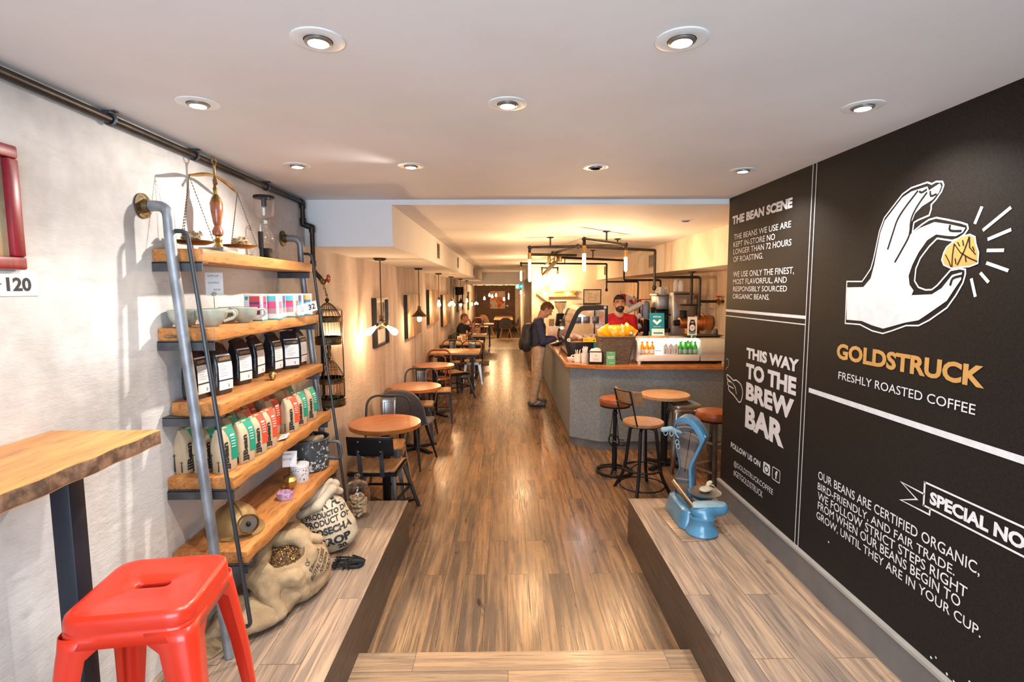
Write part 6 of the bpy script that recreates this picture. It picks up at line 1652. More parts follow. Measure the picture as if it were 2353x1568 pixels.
MB().box((1.145, Y0 - 0.002, 1.145), (0.05, 0.003, 0.07)).build('blue_sticker', M('blue_sticker', (0.01, 0.16, 0.30), 0.5), dc, smooth=0)
MB().cyl((0.80, Y0 - 0.004, 1.215), (0.80, Y0 + 0.001, 1.215), 0.022, n=24).build('round_badge', mt['paper'], dc)
MB().cyl((0.80, Y0 - 0.0055, 1.215), (0.80, Y0 - 0.004, 1.215), 0.010, n=16).build('badge_dot', bpy.data.materials['blue_sticker'], dc)
MB().cyl((1.26, Y0 - 0.012, 1.63), (1.26, Y0, 1.63), 0.018, n=20).build('corner_cap', mt['steel'], dc)
# pastries
pb = M('baked_crust', (0.36, 0.155, 0.05), 0.6, col2=(0.20, 0.075, 0.025), sc=16, detail=6, bump=0.3, bsc=40)
p0 = thing('pastry', 'golden brown pastry on the lower shelf of the pastry case', 'pastry', (0.88, 6.86, 1.192), 0.3, 'pastries in the glass case')
MB().lathe([(0.0, 0.0), (0.040, 0.0), (0.050, 0.012), (0.052, 0.028), (0.040, 0.046), (0.018, 0.055), (0.0, 0.056)], n=18, sx=1.1, sy=0.9).build('crust', pb, p0)
b = MB()
for k in range(3): b.tube([(-0.035 + 0.03 * k, -0.03, 0.047), (-0.025 + 0.03 * k, 0.03, 0.047)], 0.004, 6)
b.build('score_line', mt['paper'], p0)
rnd = random.Random(8)
for k in range(13):
    i, j = k % 4, k // 4
    if k: dup(p0, (0.86 + 0.115 * i + rnd.uniform(-0.01, 0.01), 6.86 + 0.19 * j + rnd.uniform(-0.02, 0.02), 1.192), rnd.uniform(0, 3), None, None)
for x, y, m_, lb in ((0.94, 6.90, 'foil', 'dark wrapped cake box on the upper glass shelf'), (1.06, 6.95, 'foil', 'second dark cake box on the upper glass shelf'), (1.17, 6.90, 'foil', 'third dark cake box on the upper glass shelf, nearest the case door'), (1.02, 7.30, 'white', 'white cake carton further back on the upper glass shelf')):
    tag(MB().box((0, 0, 0.045), (0.08, 0.10, 0.09)).build('cake_box', mt[m_], None, (x, y, 1.42), bevel=0.003), lb, 'box', 'boxes on the case shelf')

# menu board standing on the case
t = thing('menu_board', 'small beige menu board in black frame standing on the pastry case', 'sign', (1.215, 7.45, 1.654), 0.0)
MB().box((0, 0, 0.105), (0.255, 0.02, 0.21)).build('frame', mt['black'], t, bevel=0.003)
MB().box((0, -0.011, 0.105), (0.225, 0.003, 0.18)).build('board', mt['kraft'], t, smooth=0)
b = MB()
stroke(b, [(-0.055, 0.05), (0.055, 0.05), (0.055, 0.13), (-0.055, 0.13)], 0.003, lambda a, c, l: (a, -0.0135, c), True)
stroke(b, smooth_loop([(-0.04, 0.09), (-0.02, 0.105), (-0.005, 0.085), (0.015, 0.10), (0.03, 0.085), (0.045, 0.10)], 4, False), 0.004, lambda a, c, l: (a, -0.0135, c))
stroke(b, smooth_loop([(-0.06, 0.152), (-0.03, 0.148), (0.0, 0.156)], 4, False), 0.005, lambda a, c, l: (a, -0.0135, c))
b.build('drawing', mt['ink'], t, smooth=0, fix=False)

# --- wicker basket with snack bags
m_, nt_, b_ = _new('grey_brown_wicker')
tc_ = nt_.nodes.new('ShaderNodeTexCoord'); sp_ = nt_.nodes.new('ShaderNodeSeparateXYZ'); cb_ = nt_.nodes.new('ShaderNodeCombineXYZ'); ad_ = nt_.nodes.new('ShaderNodeMath')
nt_.links.new(tc_.outputs['Object'], sp_.inputs[0]); nt_.links.new(sp_.outputs['X'], ad_.inputs[0]); nt_.links.new(sp_.outputs['Y'], ad_.inputs[1])
nt_.links.new(ad_.outputs[0], cb_.inputs[0]); nt_.links.new(sp_.outputs['Z'], cb_.inputs[1])
br_ = nt_.nodes.new('ShaderNodeTexBrick'); br_.offset = 0.5
for k_, v_ in (('Scale', 1.0), ('Mortar Size', 0.0022), ('Brick Width', 0.028), ('Row Height', 0.0085), ('Mortar Smooth', 0.6)): br_.inputs[k_].default_value = v_
br_.inputs['Color1'].default_value = (0.26, 0.20, 0.145, 1); br_.inputs['Color2'].default_value = (0.13, 0.10, 0.078, 1); br_.inputs['Mortar'].default_value = (0.02, 0.015, 0.012, 1)
nt_.links.new(cb_.outputs[0], br_.inputs[0]); nt_.links.new(br_.outputs[0], b_.inputs['Base Color']); b_.inputs['Roughness'].default_value = 0.7
inv_ = nt_.nodes.new('ShaderNodeMath'); inv_.operation = 'SUBTRACT'; inv_.inputs[0].default_value = 1; nt_.links.new(br_.outputs['Fac'], inv_.inputs[1]); _bump(nt_, b_, inv_.outputs[0], 0.8, 0.004)
mt['wicker'] = m_
bk = thing('wicker_basket', 'tall grey brown wicker basket full of snack bags on the counter front', 'basket', (1.265, 6.10, CT))
b = MB(); vs_ = []; fs = []
lv = [(0.155, 0.105, 0.0), (0.165, 0.115, 0.06), (0.190, 0.140, 0.20), (0.212, 0.158, 0.315), (0.204, 0.150, 0.315), (0.180, 0.128, 0.20), (0.150, 0.10, 0.02)]
for w, d, z in lv:
    pts = rounded([(-w, -d, 0), (w, -d, 0), (w, d, 0), (-w, d, 0)], 0.04, 5, True)
    vs_ += [(p[0], p[1], z) for p in pts]
K = len(pts)
for i in range(len(lv) - 1): fs += [(i * K + k, i * K + (k + 1) % K, (i + 1) * K + (k + 1) % K, (i + 1) * K + k) for k in range(K)]
fs += [tuple(range(K))[::-1], tuple(range((len(lv) - 1) * K, len(lv) * K))]
b.add(vs_, fs).build('woven_body', mt['wicker'], bk)
pts = rounded([(-0.208, -0.154, 0.318), (0.208, -0.154, 0.318), (0.208, 0.154, 0.318), (-0.208, 0.154, 0.318)], 0.04, 5, True)
MB().tube(pts, 0.010, 8, True).build('rim', mt['wicker'], bk)
m_, nt_, b_ = _new('snack_bag_foil')
n_ = _noise(nt_, 9, (1, 1, 1), 3); n2_ = _noise(nt_, 14, (1, 1, 1), 2)
x_ = _mix(nt_, _range(nt_, n_.outputs[0], 0.56, 0.60), (0.72, 0.34, 0.01), (0.75, 0.62, 0.42)); x_ = _mix(nt_, _range(nt_, n2_.outputs[0], 0.66, 0.70), x_, (0.30, 0.07, 0.02))
nt_.links.new(x_, b_.inputs['Base Color']); b_.inputs['Roughness'].default_value = 0.25; b_.inputs['Coat Weight'].default_value = 0.4
mt['snack'] = m_
def snack(name):
    def pil(u, v, s):
        x, z = (u - 0.5) * 0.18, v * 0.20
        e = max(0.0, math.sin(PI * u)) ** 0.6 * max(0.0, math.sin(PI * v)) ** 0.6
        return Vector((x, s * 0.045 * e + 0.006 * math.sin(u * 15 + v * 9), z))
    b = MB().grid(lambda u, v: pil(u, v, 1), 12, 14).grid(lambda u, v: pil(u, v, -1), 12, 14)
    return b.build(name, mt['snack'], None, smooth=180)
s0 = snack('snack_bag')
poses = [(-0.11, -0.06, 0.21, 0.1, -0.40, 0.5), (-0.03, -0.05, 0.20, 0.20, 0.05, -0.2), (0.04, -0.05, 0.21, 0.30, 0.40, 0.3), (0.09, -0.02, 0.22, -0.1, 0.62, 0.1), (-0.09, 0.03, 0.16, 0.2, 0.25, 0.9),
         (0.0, 0.04, 0.20, -0.1, 0.0, 0.4), (0.10, 0.06, 0.16, 0.1, -0.3, -0.5), (-0.04, 0.10, 0.15, 0.3, 0.2, 0.0), (0.05, 0.10, 0.16, 0.25, -0.1, 0.7)]
names = ('leaning over the left rim', 'upright at the front middle', 'leaning forward at the front', 'tipped toward the cooler', 'twisted near the pastry case', 'standing highest in the middle', 'tucked at the right rear', 'tucked at the left rear', 'at the back of the basket')
for k, q in enumerate(poses):
    o = s0 if k == 0 else s0.copy()
    if k: COL.objects.link(o)
    o.location = (1.265 + q[0], 6.10 + q[1], CT + q[2] + 0.045); o.rotation_euler = q[3:]
    tag(o, 'yellow and white snack bag ' + names[k], 'snack bag', 'snack bags in the wicker basket')

# --- small things on the counter front
t = thing('napkin_dispenser', 'black napkin dispenser with white front plate on the counter', 'napkin holder', (1.035, 6.02, CT), -0.20)
MB().box((0, 0.02, 0.075), (0.165, 0.11, 0.148)).build('housing', mt['blackplastic'], t, bevel=0.006)
pl = MB().box((-0.004, -0.037, 0.085), (0.135, 0.004, 0.108)).build('front_plate', mt['paper'], t, smooth=0)
MB().box((0.0, -0.0395, 0.055), (0.06, 0.001, 0.004)).box((0.0, -0.0395, 0.068), (0.085, 0.001, 0.003)).box((0.0, -0.0395, 0.105), (0.016, 0.001, 0.012)).box((0.0, -0.0395, 0.090), (0.03, 0.001, 0.003)).build('print', mt['dim_ink'], pl, smooth=0)
b = MB().prism([(-0.07, 0.0), (0.07, 0.0), (0.075, 0.022), (0.0, 0.034), (-0.065, 0.018)], (0, -0.02, 0.150), (1, 0, 0), (0, 0.25, 1), (0, 0.085, 0))
b.build('napkins', mt['paper'], t, bevel=0.003)
t = thing('counter_sign', 'small green upright card sign between napkin dispenser and basket', 'sign', (1.185, 5.925, CT), -0.03)
MB().box((0, 0, 0.078), (0.102, 0.003, 0.155)).build('card', M('mint_green_card', (0.13, 0.42, 0.20), 0.5), t, smooth=0)
b = MB(); letters(b, 'KATS', (-0.036, -0.0025, 0.088), (1, 0, 0), (0, 0, 1), 0.072, 0.018, 0.04); b.box((0, -0.0025, 0.078), (0.066, 0.001, 0.007)); b.box((0, -0.0025, 0.138), (0.04, 0.001, 0.003)); b.box((0.01, -0.0025, 0.028), (0.05, 0.001, 0.003))
b.build('lettering', mt['paper'], t, smooth=0, fix=False)
MB().box((0, 0.012, 0.003), (0.104, 0.05, 0.005)).build('acrylic_foot', mt['glass'], t, smooth=0)
t = thing('mug', 'white mug of wooden stir sticks at the counter corner', 'mug', (0.845, 6.205, CT), 2.9)
MB().lathe([(0.0, 0.0), (0.036, 0.0), (0.040, 0.004), (0.041, 0.095), (0.038, 0.095), (0.037, 0.01), (0.0, 0.008)], n=28).build('mug_body', mt['white_ceramic'], t)
MB().tube(rounded([(0.040, 0, 0.082), (0.075, 0, 0.078), (0.075, 0, 0.022), (0.040, 0, 0.018)], 0.025, 6), 0.006, 8).build('handle', mt['white_ceramic'], t)
rnd = random.Random(3)
for k in range(7):
    a = rnd.uniform(0, 6.28)
    tag(MB().bar((0.845 + 0.012 * math.cos(a), 6.205 + 0.012 * math.sin(a), CT + 0.012), (0.845 + 0.033 * math.cos(a), 6.205 + 0.033 * math.sin(a), CT + 0.135 + rnd.uniform(0, 0.02)), 0.005, 0.0018).build('stir_stick', mt['paper'], None, smooth=0), 'pale stir stick standing in the white mug', 'stir stick', 'stir sticks in the white mug')
t = thing('straw_holder', 'white cup crammed with white wrapped straws beside the napkins', 'holder', (0.925, 6.17, CT))
MB().lathe([(0.0, 0.0), (0.038, 0.0), (0.046, 0.11), (0.044, 0.11), (0.036, 0.006), (0.0, 0.006)], n=28).build('cup', mt['white_ceramic'], t)
rnd = random.Random(14)
for k in range(16):
    a = rnd.uniform(0, 6.28); r = rnd.uniform(0.2, 1)
    tag(MB().cyl((0.925 + 0.022 * r * math.cos(a), 6.17 + 0.022 * r * math.sin(a), CT + 0.01), (0.925 + 0.050 * r * math.cos(a), 6.17 + 0.050 * r * math.sin(a), CT + 0.165 + rnd.uniform(0, 0.03)), 0.0048, n=7).build('straw', mt['paper'], None), 'white wrapped straw in the crowded straw cup', 'straw', 'straws in the white cup')
t = thing('saucer_stack', 'small white bowl at the very corner of the counter', 'bowl', (0.775, 6.255, CT))
MB().lathe([(0.0, 0.0), (0.03, 0.0), (0.05, 0.03), (0.052, 0.05), (0.048, 0.05), (0.028, 0.008), (0.0, 0.008)], n=28).build('bowl', mt['white_ceramic'], t)
MB().ell((0, 0, 0.035), (0.042, 0.042, 0.022), 16, 8).build('cream_jug_lid', mt['white_ceramic'], t)
t = thing('card_reader', 'black payment terminal beside the pastry case at the customer', 'card reader', (0.80, 8.10, CT), 0.3)
MB().prism([(-0.08, 0.0), (0.08, 0.0), (0.08, 0.075), (-0.08, 0.02)], (0, 0.05, 0), (1, 0, 0), (0, 0, 1), (0, -0.10, 0)).build('body', mt['blackplastic'], t, bevel=0.005)
MB().box((0.02, 0, 0.058), (0.07, 0.07, 0.004), M=Matrix.Rotation(-0.33, 4, 'Y')).build('screen', mt['steel'], t, smooth=0)
tag(MB().box((0.83, 7.86, CT + 0.05), (0.055, 0.06, 0.10)).build('tip_box', mt['paper'], None, bevel=0.003), 'small white box on the counter by the customer hand', 'box')

# --- white refrigerated display cooler
cl = thing('display_cooler', 'long white countertop cooler with curved lit glass front', 'cooler', (0, 0, 0))
cp = smooth_loop([(5.985, 1.105), (5.972, 1.15), (5.980, 1.215), (6.012, 1.260), (6.060, 1.282), (6.12, 1.288)], 4, False)
X0, X1, Xw = 1.50, 2.55, 2.235
def shell(xa, xb, name, mat):
    poly = [(5.985, 1.035)] + cp + [(6.42, 1.288), (6.42, 1.035)]
    return MB().prism(poly, (xa, 0, 0), (0, 1, 0), (0, 0, 1), (xb - xa, 0, 0)).build(name, mat, cl, smooth=30)
shell(X0, X0 + 0.035, 'end_panel', mt['white']); shell(Xw, X1, 'side_cabinet', M('pale_grey_cabinet', (0.55, 0.57, 0.54), 0.35))
MB().box(((X0 + Xw) / 2, 6.20, 1.070), (Xw - X0 - 0.035, 0.43, 0.07)).build('base', mt['white'], cl, bevel=0.004)
MB().box(((X0 + Xw) / 2, 6.27, 1.284), (Xw - X0 - 0.035, 0.30, 0.010)).build('top_panel', mt['white'], cl, smooth=0)
MB().box(((X0 + Xw) / 2, 6.412, 1.195), (Xw - X0 - 0.035, 0.014, 0.17)).build('rear_panel', mt['white'], cl, smooth=0)
MB().box(((X0 + Xw) / 2, 6.13, 1.268), (Xw - X0 - 0.06, 0.03, 0.008)).build('light_strip', emis('cooler_lamp', (1.0, 0.97, 0.88), 20), cl, smooth=0)
b = MB()
for (a0, z0), (a1, z1) in zip(cp, cp[1:]): b.add([(X0 + 0.035, a0, z0), (Xw, a0, z0), (Xw, a1, z1), (X0 + 0.035, a1, z1)], [(0, 1, 2, 3)])
b.build('curved_glass', mt['glass'], cl, smooth=60, fix=False)
b = MB()
for x in (X0 + 0.03, X1 - 0.05):
    for y in (6.01, 6.39): b.cyl((x, y, 1.0), (x, y, 1.036), 0.018, 0.022, 14)
b.build('foot', mt['white'], cl)
MB().box(((X0 + X1) / 2, 6.0, 1.022), (X1 - X0 - 0.14, 0.006, 0.026)).build('shadow_gap_grille', mt['blackplastic'], cl, smooth=0)
# drinks
def drink(label, x, y, mat, lab, group, cap):
    t = thing('drink_bottle', label, 'bottle', (x, y, 1.1055), 0, group)
    MB().lathe([(0.0, 0.0), (0.026, 0.0), (0.029, 0.004), (0.029, 0.075), (0.024, 0.095), (0.012, 0.118), (0.011, 0.138), (0.0, 0.138)], n=18).build('bottle', mat, t)
    MB().lathe([(0.0295, 0.015), (0.0300, 0.016), (0.0300, 0.056), (0.0295, 0.057)], n=18).build('label', lab, t)
    MB().lathe([(0.0, 0.150), (0.0125, 0.149), (0.0125, 0.134), (0.0, 0.134)], n=14).build('cap', cap, t)
    return t
gb = M('green_bottle_glass', (0.015, 0.42, 0.04), 0.12, coat=0.5); ob = M('orange_juice', (0.80, 0.33, 0.02), 0.2, coat=0.5)
lg = M('pale_blue_label', (0.30, 0.45, 0.55), 0.5)
g0 = drink('green bottle standing at the right end of the lit cooler', 2.02, 6.07, gb, lg, 'green bottles in the cooler', gb)
for x, y in ((2.075, 6.055), (2.13, 6.06), (2.19, 6.06), (2.05, 6.13), (2.11, 6.13), (2.17, 6.13)): dup(g0, (x, y, 1.1055))
o0 = drink('orange juice bottle at the left end of the lit cooler', 1.575, 6.07, ob, mt['paper'], 'orange juice bottles in the cooler', mt['label_red'])
for x, y in ((1.635, 6.075), (1.695, 6.07), (1.60, 6.14), (1.66, 6.14)): dup(o0, (x, y, 1.1055))
c0 = thing('drink_carton', 'white drink carton with vertical lettering in the cooler middle', 'carton', (1.845, 6.07, 1.1055), 0, 'white cartons in the cooler')
MB().box((0, 0, 0.05), (0.05, 0.05, 0.10)).prism([(-0.025, 0.0), (0.025, 0.0), (0.0, 0.028)], (0, -0.025, 0.10), (1, 0, 0), (0, 0, 1), (0, 0.05, 0)).build('carton', M('milk_carton', (0.62, 0.62, 0.63), 0.4), c0, bevel=0.002, smooth=0)
b = MB(); letters(b, 'four', (0.004, -0.0258, 0.012), (0, 0, 1), (-1, 0, 0), 0.055, 0.012, 0.04); b.build('print', mt['ink'], c0, smooth=0, fix=False)
MB().cyl((0.0, -0.012, 0.112), (0.0, -0.02, 0.122), 0.010, n=12).build('cap', mt['white'], c0)
for x in (1.905, 1.965): dup(c0, (x, 6.07, 1.1055))
# signs and tray on the cooler
t = thing('tablet_sign', 'teal upright sign with white check mark on a wooden block', 'sign', (1.785, 6.20, 1.289), -0.10)
MB().box((0, 0, 0.010), (0.205, 0.07, 0.02)).build('wooden_block', mt['pale_table'], t, bevel=0.003)
R_ = Matrix.Translation((0, 0, 0.016)) @ Matrix.Rotation(-0.16, 4, 'X')
MB().box((0, 0, 0.138), (0.172, 0.006, 0.275), M=R_).build('panel', M('teal_panel', (0.005, 0.20, 0.31), 0.35), t, smooth=0)
MB().box((0.012, -0.0035, 0.045), (0.148, 0.002, 0.085), M=R_).build('white_panel', mt['paper'], t, smooth=0)
b = MB()
letters(b, 'RITUAL', R_ @ Vector((-0.042, -0.0045, 0.222)), (1, 0, 0), R_.to_3x3() @ Vector((0, 0, 1)), 0.094, 0.016, 0.02)
fp = lambda a, c, l: R_ @ Vector((a, -0.0045, c))
stroke(b, [(-0.042, 0.190), (0.0, 0.150), (0.046, 0.194)], 0.026, fp)
letters(b, 'ORDER HERE', R_ @ Vector((-0.045, -0.0045, 0.108)), (1, 0, 0), R_.to_3x3() @ Vector((0, 0, 1)), 0.09, 0.009, 0.0)
b.build('lettering', mt['paper'], t, smooth=0, fix=False)
MB().box((0.012, -0.0052, 0.036), (0.11, 0.002, 0.016), M=R_).build('teal_bar', bpy.data.materials['teal_panel'], t, smooth=0)
t = thing('bottle_card', 'white card with a drawn bottle clipped above the cooler', 'sign', (2.165, 6.10, 1.289), -0.05)
MB().cyl((0, 0, 0.0), (0, 0, 0.012), 0.025, 0.016, 16).ell((0, 0, 0.022), (0.014, 0.014, 0.012), 12, 8).build('clip', mt['steel'], t)
MB().box((0, 0, 0.140), (0.110, 0.003, 0.215)).build('card', mt['paper'], t, smooth=0)
b = MB(); fp = lambda a, c, l: (a, -0.0025 - l, c)
bp = [(-0.022, 0.215), (0.022, 0.215), (0.024, 0.205), (0.036, 0.165), (0.038, 0.07), (0.030, 0.05), (-0.030, 0.05), (-0.038, 0.07), (-0.036, 0.165), (-0.024, 0.205)]
b.add([fp(*p, 0) for p in bp], [tuple(range(10))], 0)
b.add([fp(0.031 * math.cos(q), 0.120 + 0.038 * math.sin(q), 0.0005) for q in [i * PI / 10 for i in range(20)]], [tuple(range(20))], 1)
stroke(b, [(-0.018, 0.115), (-0.005, 0.125), (0.005, 0.118), (0.018, 0.132)], 0.006, fp, False, 2, 0.001)
b.add([fp(a, c, 0.0007) for a, c in ((-0.037, 0.085), (-0.030, 0.056), (0.030, 0.056), (0.037, 0.085), (0.0, 0.068))], [(0, 1, 2, 3, 4)], 3)
for z in (0.190, 0.180): b.add([fp(a, c, 0.0007) for a, c in ((-0.016, z), (0.016, z), (0.016, z + 0.005), (-0.016, z + 0.005))], [(0, 1, 2, 3)], 1)
b.build('bottle_drawing', [mt['ink'], mt['paper'], mt['label_red'], M('print_blue', (0.12, 0.35, 0.50), 0.5)], t, smooth=0, fix=False)
t = thing('serving_tray', 'olive coloured metal tray on the right end of the cooler', 'tray', (2.33, 6.27, 1.2895))
b = MB(); vs_ = []; fs = []
lv = [(0.19, 0.10, 0.0), (0.225, 0.13, 0.022), (0.232, 0.137, 0.022), (0.228, 0.133, 0.024), (0.192, 0.102, 0.003)]
for w, d, z in lv: vs_ += [(p[0], p[1], z) for p in rounded([(-w, -d, 0), (w, -d, 0), (w, d, 0), (-w, d, 0)], 0.03, 4, True)]
K = len(vs_) // len(lv)
for i in range(len(lv) - 1): fs += [(i * K + k, i * K + (k + 1) % K, (i + 1) * K + (k + 1) % K, (i + 1) * K + k) for k in range(K)]
fs += [tuple(range(K))[::-1], tuple(range((len(lv) - 1) * K, len(lv) * K))]
b.add(vs_, fs).build('pan', M('olive_metal', (0.16, 0.13, 0.05), 0.4, 0.6), t)

# ------------------------------------------------------------------ machines on the back counter
BT = 0.951
t = thing('coffee_brewer', 'black and steel coffee brewer on the back counter', 'coffee machine', (2.36, 7.80, BT))
MB().box((0, 0, 0.30), (0.36, 0.34, 0.60)).build('body', mt['blackplastic'], t, bevel=0.01)
MB().box((0, 0, 0.715), (0.34, 0.33, 0.21)).build('upper_tank', mt['steel'], t, bevel=0.02)
MB().lathe([(0.0, 0.46), (0.09, 0.46), (0.115, 0.60), (0.118, 0.64), (0.0, 0.64)], (-0.10, 0, 0), 26).build('brew_basket', mt['blackplastic'], t)
MB().box((0, 0, 0.830), (0.37, 0.36, 0.018)).build('cup_rail_shelf', mt['steel'], t, smooth=0)
MB().box((-0.185, 0, 0.36), (0.01, 0.24, 0.16)).build('control_panel', mt['bracket'], t, bevel=0.003)
for k, (y, z) in enumerate(((7.70, 1.792), (7.78, 1.792), (7.86, 1.792), (7.74, 1.792), (7.90, 1.792))):
    o = MB().lathe([(0.0, 0.0), (0.026, 0.0), (0.033, 0.10), (0.031, 0.10), (0.024, 0.004), (0.0, 0.004)], n=18).build('drinking_glass', mt['glass'] if k % 2 else mt['white_ceramic'], None, (2.25 + (0.12 if k > 2 else 0), y, z))
    tag(o, 'tumbler standing on top of the coffee brewer', 'glass', 'tumblers on the coffee brewer')
t = thing('water_bottle', 'blue and purple plastic bottle left of the coffee brewer', 'bottle', (2.12, 7.95, BT))
MB().lathe([(0.0, 0.0), (0.04, 0.0), (0.042, 0.45), (0.0, 0.46)], n=20).build('stand', mt['blackplastic'], t)
MB().lathe([(0.0, 0.46), (0.045, 0.46), (0.05, 0.50), (0.05, 0.66), (0.035, 0.72), (0.0, 0.74)], n=20).build('bottle', M('pale_blue_plastic', (0.25, 0.33, 0.40), 0.3), t)
MB().box((-0.05, 0.035, 0.60), (0.02, 0.05, 0.16)).build('purple_label', M('purple_label', (0.12, 0.06, 0.45), 0.4), t, bevel=0.004)
t = thing('hot_water_tower', 'tall brushed steel water tower beside the coffee brewer', 'coffee machine', (2.45, 7.38, BT))
MB().box((0, 0, 0.435), (0.28, 0.22, 0.87)).build('tower', mt['steel'], t, bevel=0.012)
MB().tube(rounded([(-0.14, 0, 0.55), (-0.20, 0, 0.55), (-0.20, 0, 0.48)], 0.03, 5), 0.010, 8).build('tap', mt['blackplastic'], t)
for x, y, h, lb in ((2.40, 7.45, 9, 'taller stack of white paper cups on the steel tower'), (2.42, 7.30, 8, 'shorter stack of white paper cups on the steel tower')):
    t = thing('cup_stack', lb, 'paper cups', (x, y, BT + 0.871), 0, 'paper cup stacks')
    b = MB()
    pr = []
    for k in range(h): pr += [(0.041, 0.012 * k + 0.001), (0.040, 0.012 * k + 0.010), (0.043, 0.012 * k + 0.011)]
    MB().lathe([(0.0, 0.0)] + pr + [(0.028, 0.012 * h + 0.06), (0.0, 0.012 * h + 0.06)], n=22).build('cups', mt['white_ceramic'], t)
# copper grinder
t = thing('copper_grinder', 'large copper coffee grinder with glass hopper behind the white card', 'coffee grinder', (2.50, 6.86, BT), PI / 2)
MB().cyl((0, 0.24, 0.47), (0, 0.02, 0.47), 0.070, 0.078, 28).cyl((0, 0.02, 0.47), (0, -0.18, 0.475), 0.096, 0.092, 28).build('barrel', mt['copper'], t, bevel=0.006)
MB().cyl((0, -0.05, 0.475), (0, -0.075, 0.475), 0.115, n=36).build('flywheel', mt['copper'], t, bevel=0.006)
MB().cyl((0, 0.24, 0.47), (0, 0.31, 0.465), 0.042, 0.036, 18).build('motor_neck', mt['blackplastic'], t)
MB().lathe([(0.05, 0.54), (0.045, 0.60), (0.05, 0.63)], (0, 0.19, 0), 22).build('hopper_neck', mt['blackplastic'], t)
MB().lathe([(0.045, 0.63), (0.06, 0.65), (0.105, 0.76), (0.118, 0.835)], (0, 0.19, 0), 30).build('hopper', mt['glass'], t)
MB().lathe([(0.0, 0.855), (0.125, 0.850), (0.130, 0.838), (0.0, 0.836)], (0, 0.19, 0), 30).build('hopper_lid', mt['blackplastic'], t)
MB().box((0, 0.10, 0.20), (0.12, 0.10, 0.40)).box((0, 0.05, 0.02), (0.20, 0.30, 0.04)).build('stand', mt['copper'], t, bevel=0.01)
t = thing('steel_canister', 'tall polished steel canister before the copper grinder', 'canister', (2.17, 7.02, BT))
MB().lathe([(0.0, 0.0), (0.055, 0.0), (0.056, 0.30), (0.03, 0.33), (0.0, 0.33)], n=28).build('body', mt['steel'], t)
MB().lathe([(0.0, 0.33), (0.028, 0.33), (0.030, 0.38), (0.0, 0.39)], n=20).build('lid', mt['blackplastic'], t)
t = thing('dark_jug', 'black jug beside the polished steel canister', 'jug', (2.22, 6.74, BT))
MB().lathe([(0.0, 0.0), (0.055, 0.0), (0.06, 0.06), (0.045, 0.20), (0.05, 0.22), (0.0, 0.22)], n=24).build('body', mt['blackplastic'], t)
MB().tube(rounded([(-0.045, 0, 0.19), (-0.10, 0, 0.18), (-0.09, 0, 0.06), (-0.055, 0, 0.05)], 0.03, 5), 0.008, 8).build('handle', mt['blackplastic'], t)
t = thing('spice_grinder', 'small dark pepper mill behind the olive tray', 'mill', (2.52, 6.30, 1.0))
MB().lathe([(0.0, 0.0), (0.03, 0.0), (0.026, 0.15), (0.022, 0.22), (0.028, 0.26), (0.026, 0.36), (0.016, 0.38), (0.0, 0.385)], n=18).build('body', mt['bracket'], t)
MB().ell((0, 0, 0.39), (0.013, 0.013, 0.012), 10, 8).build('knob', mt['pale_table'], t)

# pipes over the back counter
def pipe_run(name, label, runs, extra=()):
    t = thing(name, label, 'pipe', (0, 0, 0))
    for r in runs: MB().tube(rounded(r, 0.035, 5), 0.0165, 12).build('pipe', mt['blackpipe'], t)
    for p in extra: MB().ell(p, (0.026, 0.026, 0.034), 14, 10).build('end_knob', mt['black'], t)
    return t
t = pipe_run('pipe_rack', 'black pipe rack with brass valve over the copper grinder', [[(1.83, 6.52, 2.32), (1.83, 6.52, 1.90)], [(1.83, 6.52, 2.005), (2.395, 6.52, 2.005), (2.395, 6.52, 1.48)], [(2.395, 6.52, 1.705), (2.695, 6.52, 1.705)]], [(1.83, 6.52, 1.875)])
v = MB().ell((2.63, 6.52, 1.705), (0.032, 0.028, 0.030), 14, 10).cyl((2.60, 6.52, 1.705), (2.66, 6.52, 1.705), 0.024, n=14).cyl((2.63, 6.52, 1.72), (2.63, 6.52, 1.765), 0.010, n=10).cyl((2.63, 6.52, 1.70), (2.63, 6.50, 1.665), 0.014, n=10).build('valve', mt['brass'], t)
MB().torus((2.63, 6.52, 1.765), 0.028, 0.009, 20, 8).bar((2.605, 6.52, 1.765), (2.655, 6.52, 1.765), 0.008, 0.008).build('valve_wheel', bpy.data.materials['red_valve_paint'], v)
pipe_run('pipe_drop', 'black pipe drop in the middle above the coffee brewer', [[(1.86, 8.35, 2.32), (1.86, 8.35, 2.005), (2.44, 8.35, 2.005), (2.44, 8.35, 1.86)]])
pipe_run('pipe_drop', 'farthest black pipe drop above the barista', [[(1.87, 9.85, 2.32), (1.87, 9.85, 1.88)], [(1.87, 9.85, 2.005), (2.46, 9.85, 2.005), (2.46, 9.85, 1.25)]], [(1.87, 9.85, 1.855)])
t = thing('hanging_shelf', 'black tray shelf hung from the soffit on a pipe with flange', 'shelf', (2.36, 6.72, 0))
MB().lathe([(0.0, 2.08), (0.05, 2.08), (0.05, 2.072), (0.02, 2.066), (0.0, 2.066)], n=22).build('flange', mt['blackpipe'], t)
MB().cyl((0, 0, 2.068), (0, 0, 1.665), 0.018, n=14).build('pipe', mt['blackpipe'], t)
MB().lathe([(0.0, 1.65), (0.125, 1.65), (0.135, 1.662), (0.13, 1.664), (0.0, 1.658)], n=30).build('tray', mt['black'], t)
for k, (x, y) in enumerate(((2.28, 6.74), (2.42, 6.78))):
    tag(MB().lathe([(0.0, 0.0), (0.028, 0.0), (0.033, 0.07), (0.031, 0.07), (0.026, 0.005), (0.0, 0.005)], n=18).build('drinking_glass', mt['glass'], None, (x, y, 1.665)), 'small tumbler on the round hanging tray', 'glass', 'tumblers on the hanging tray')
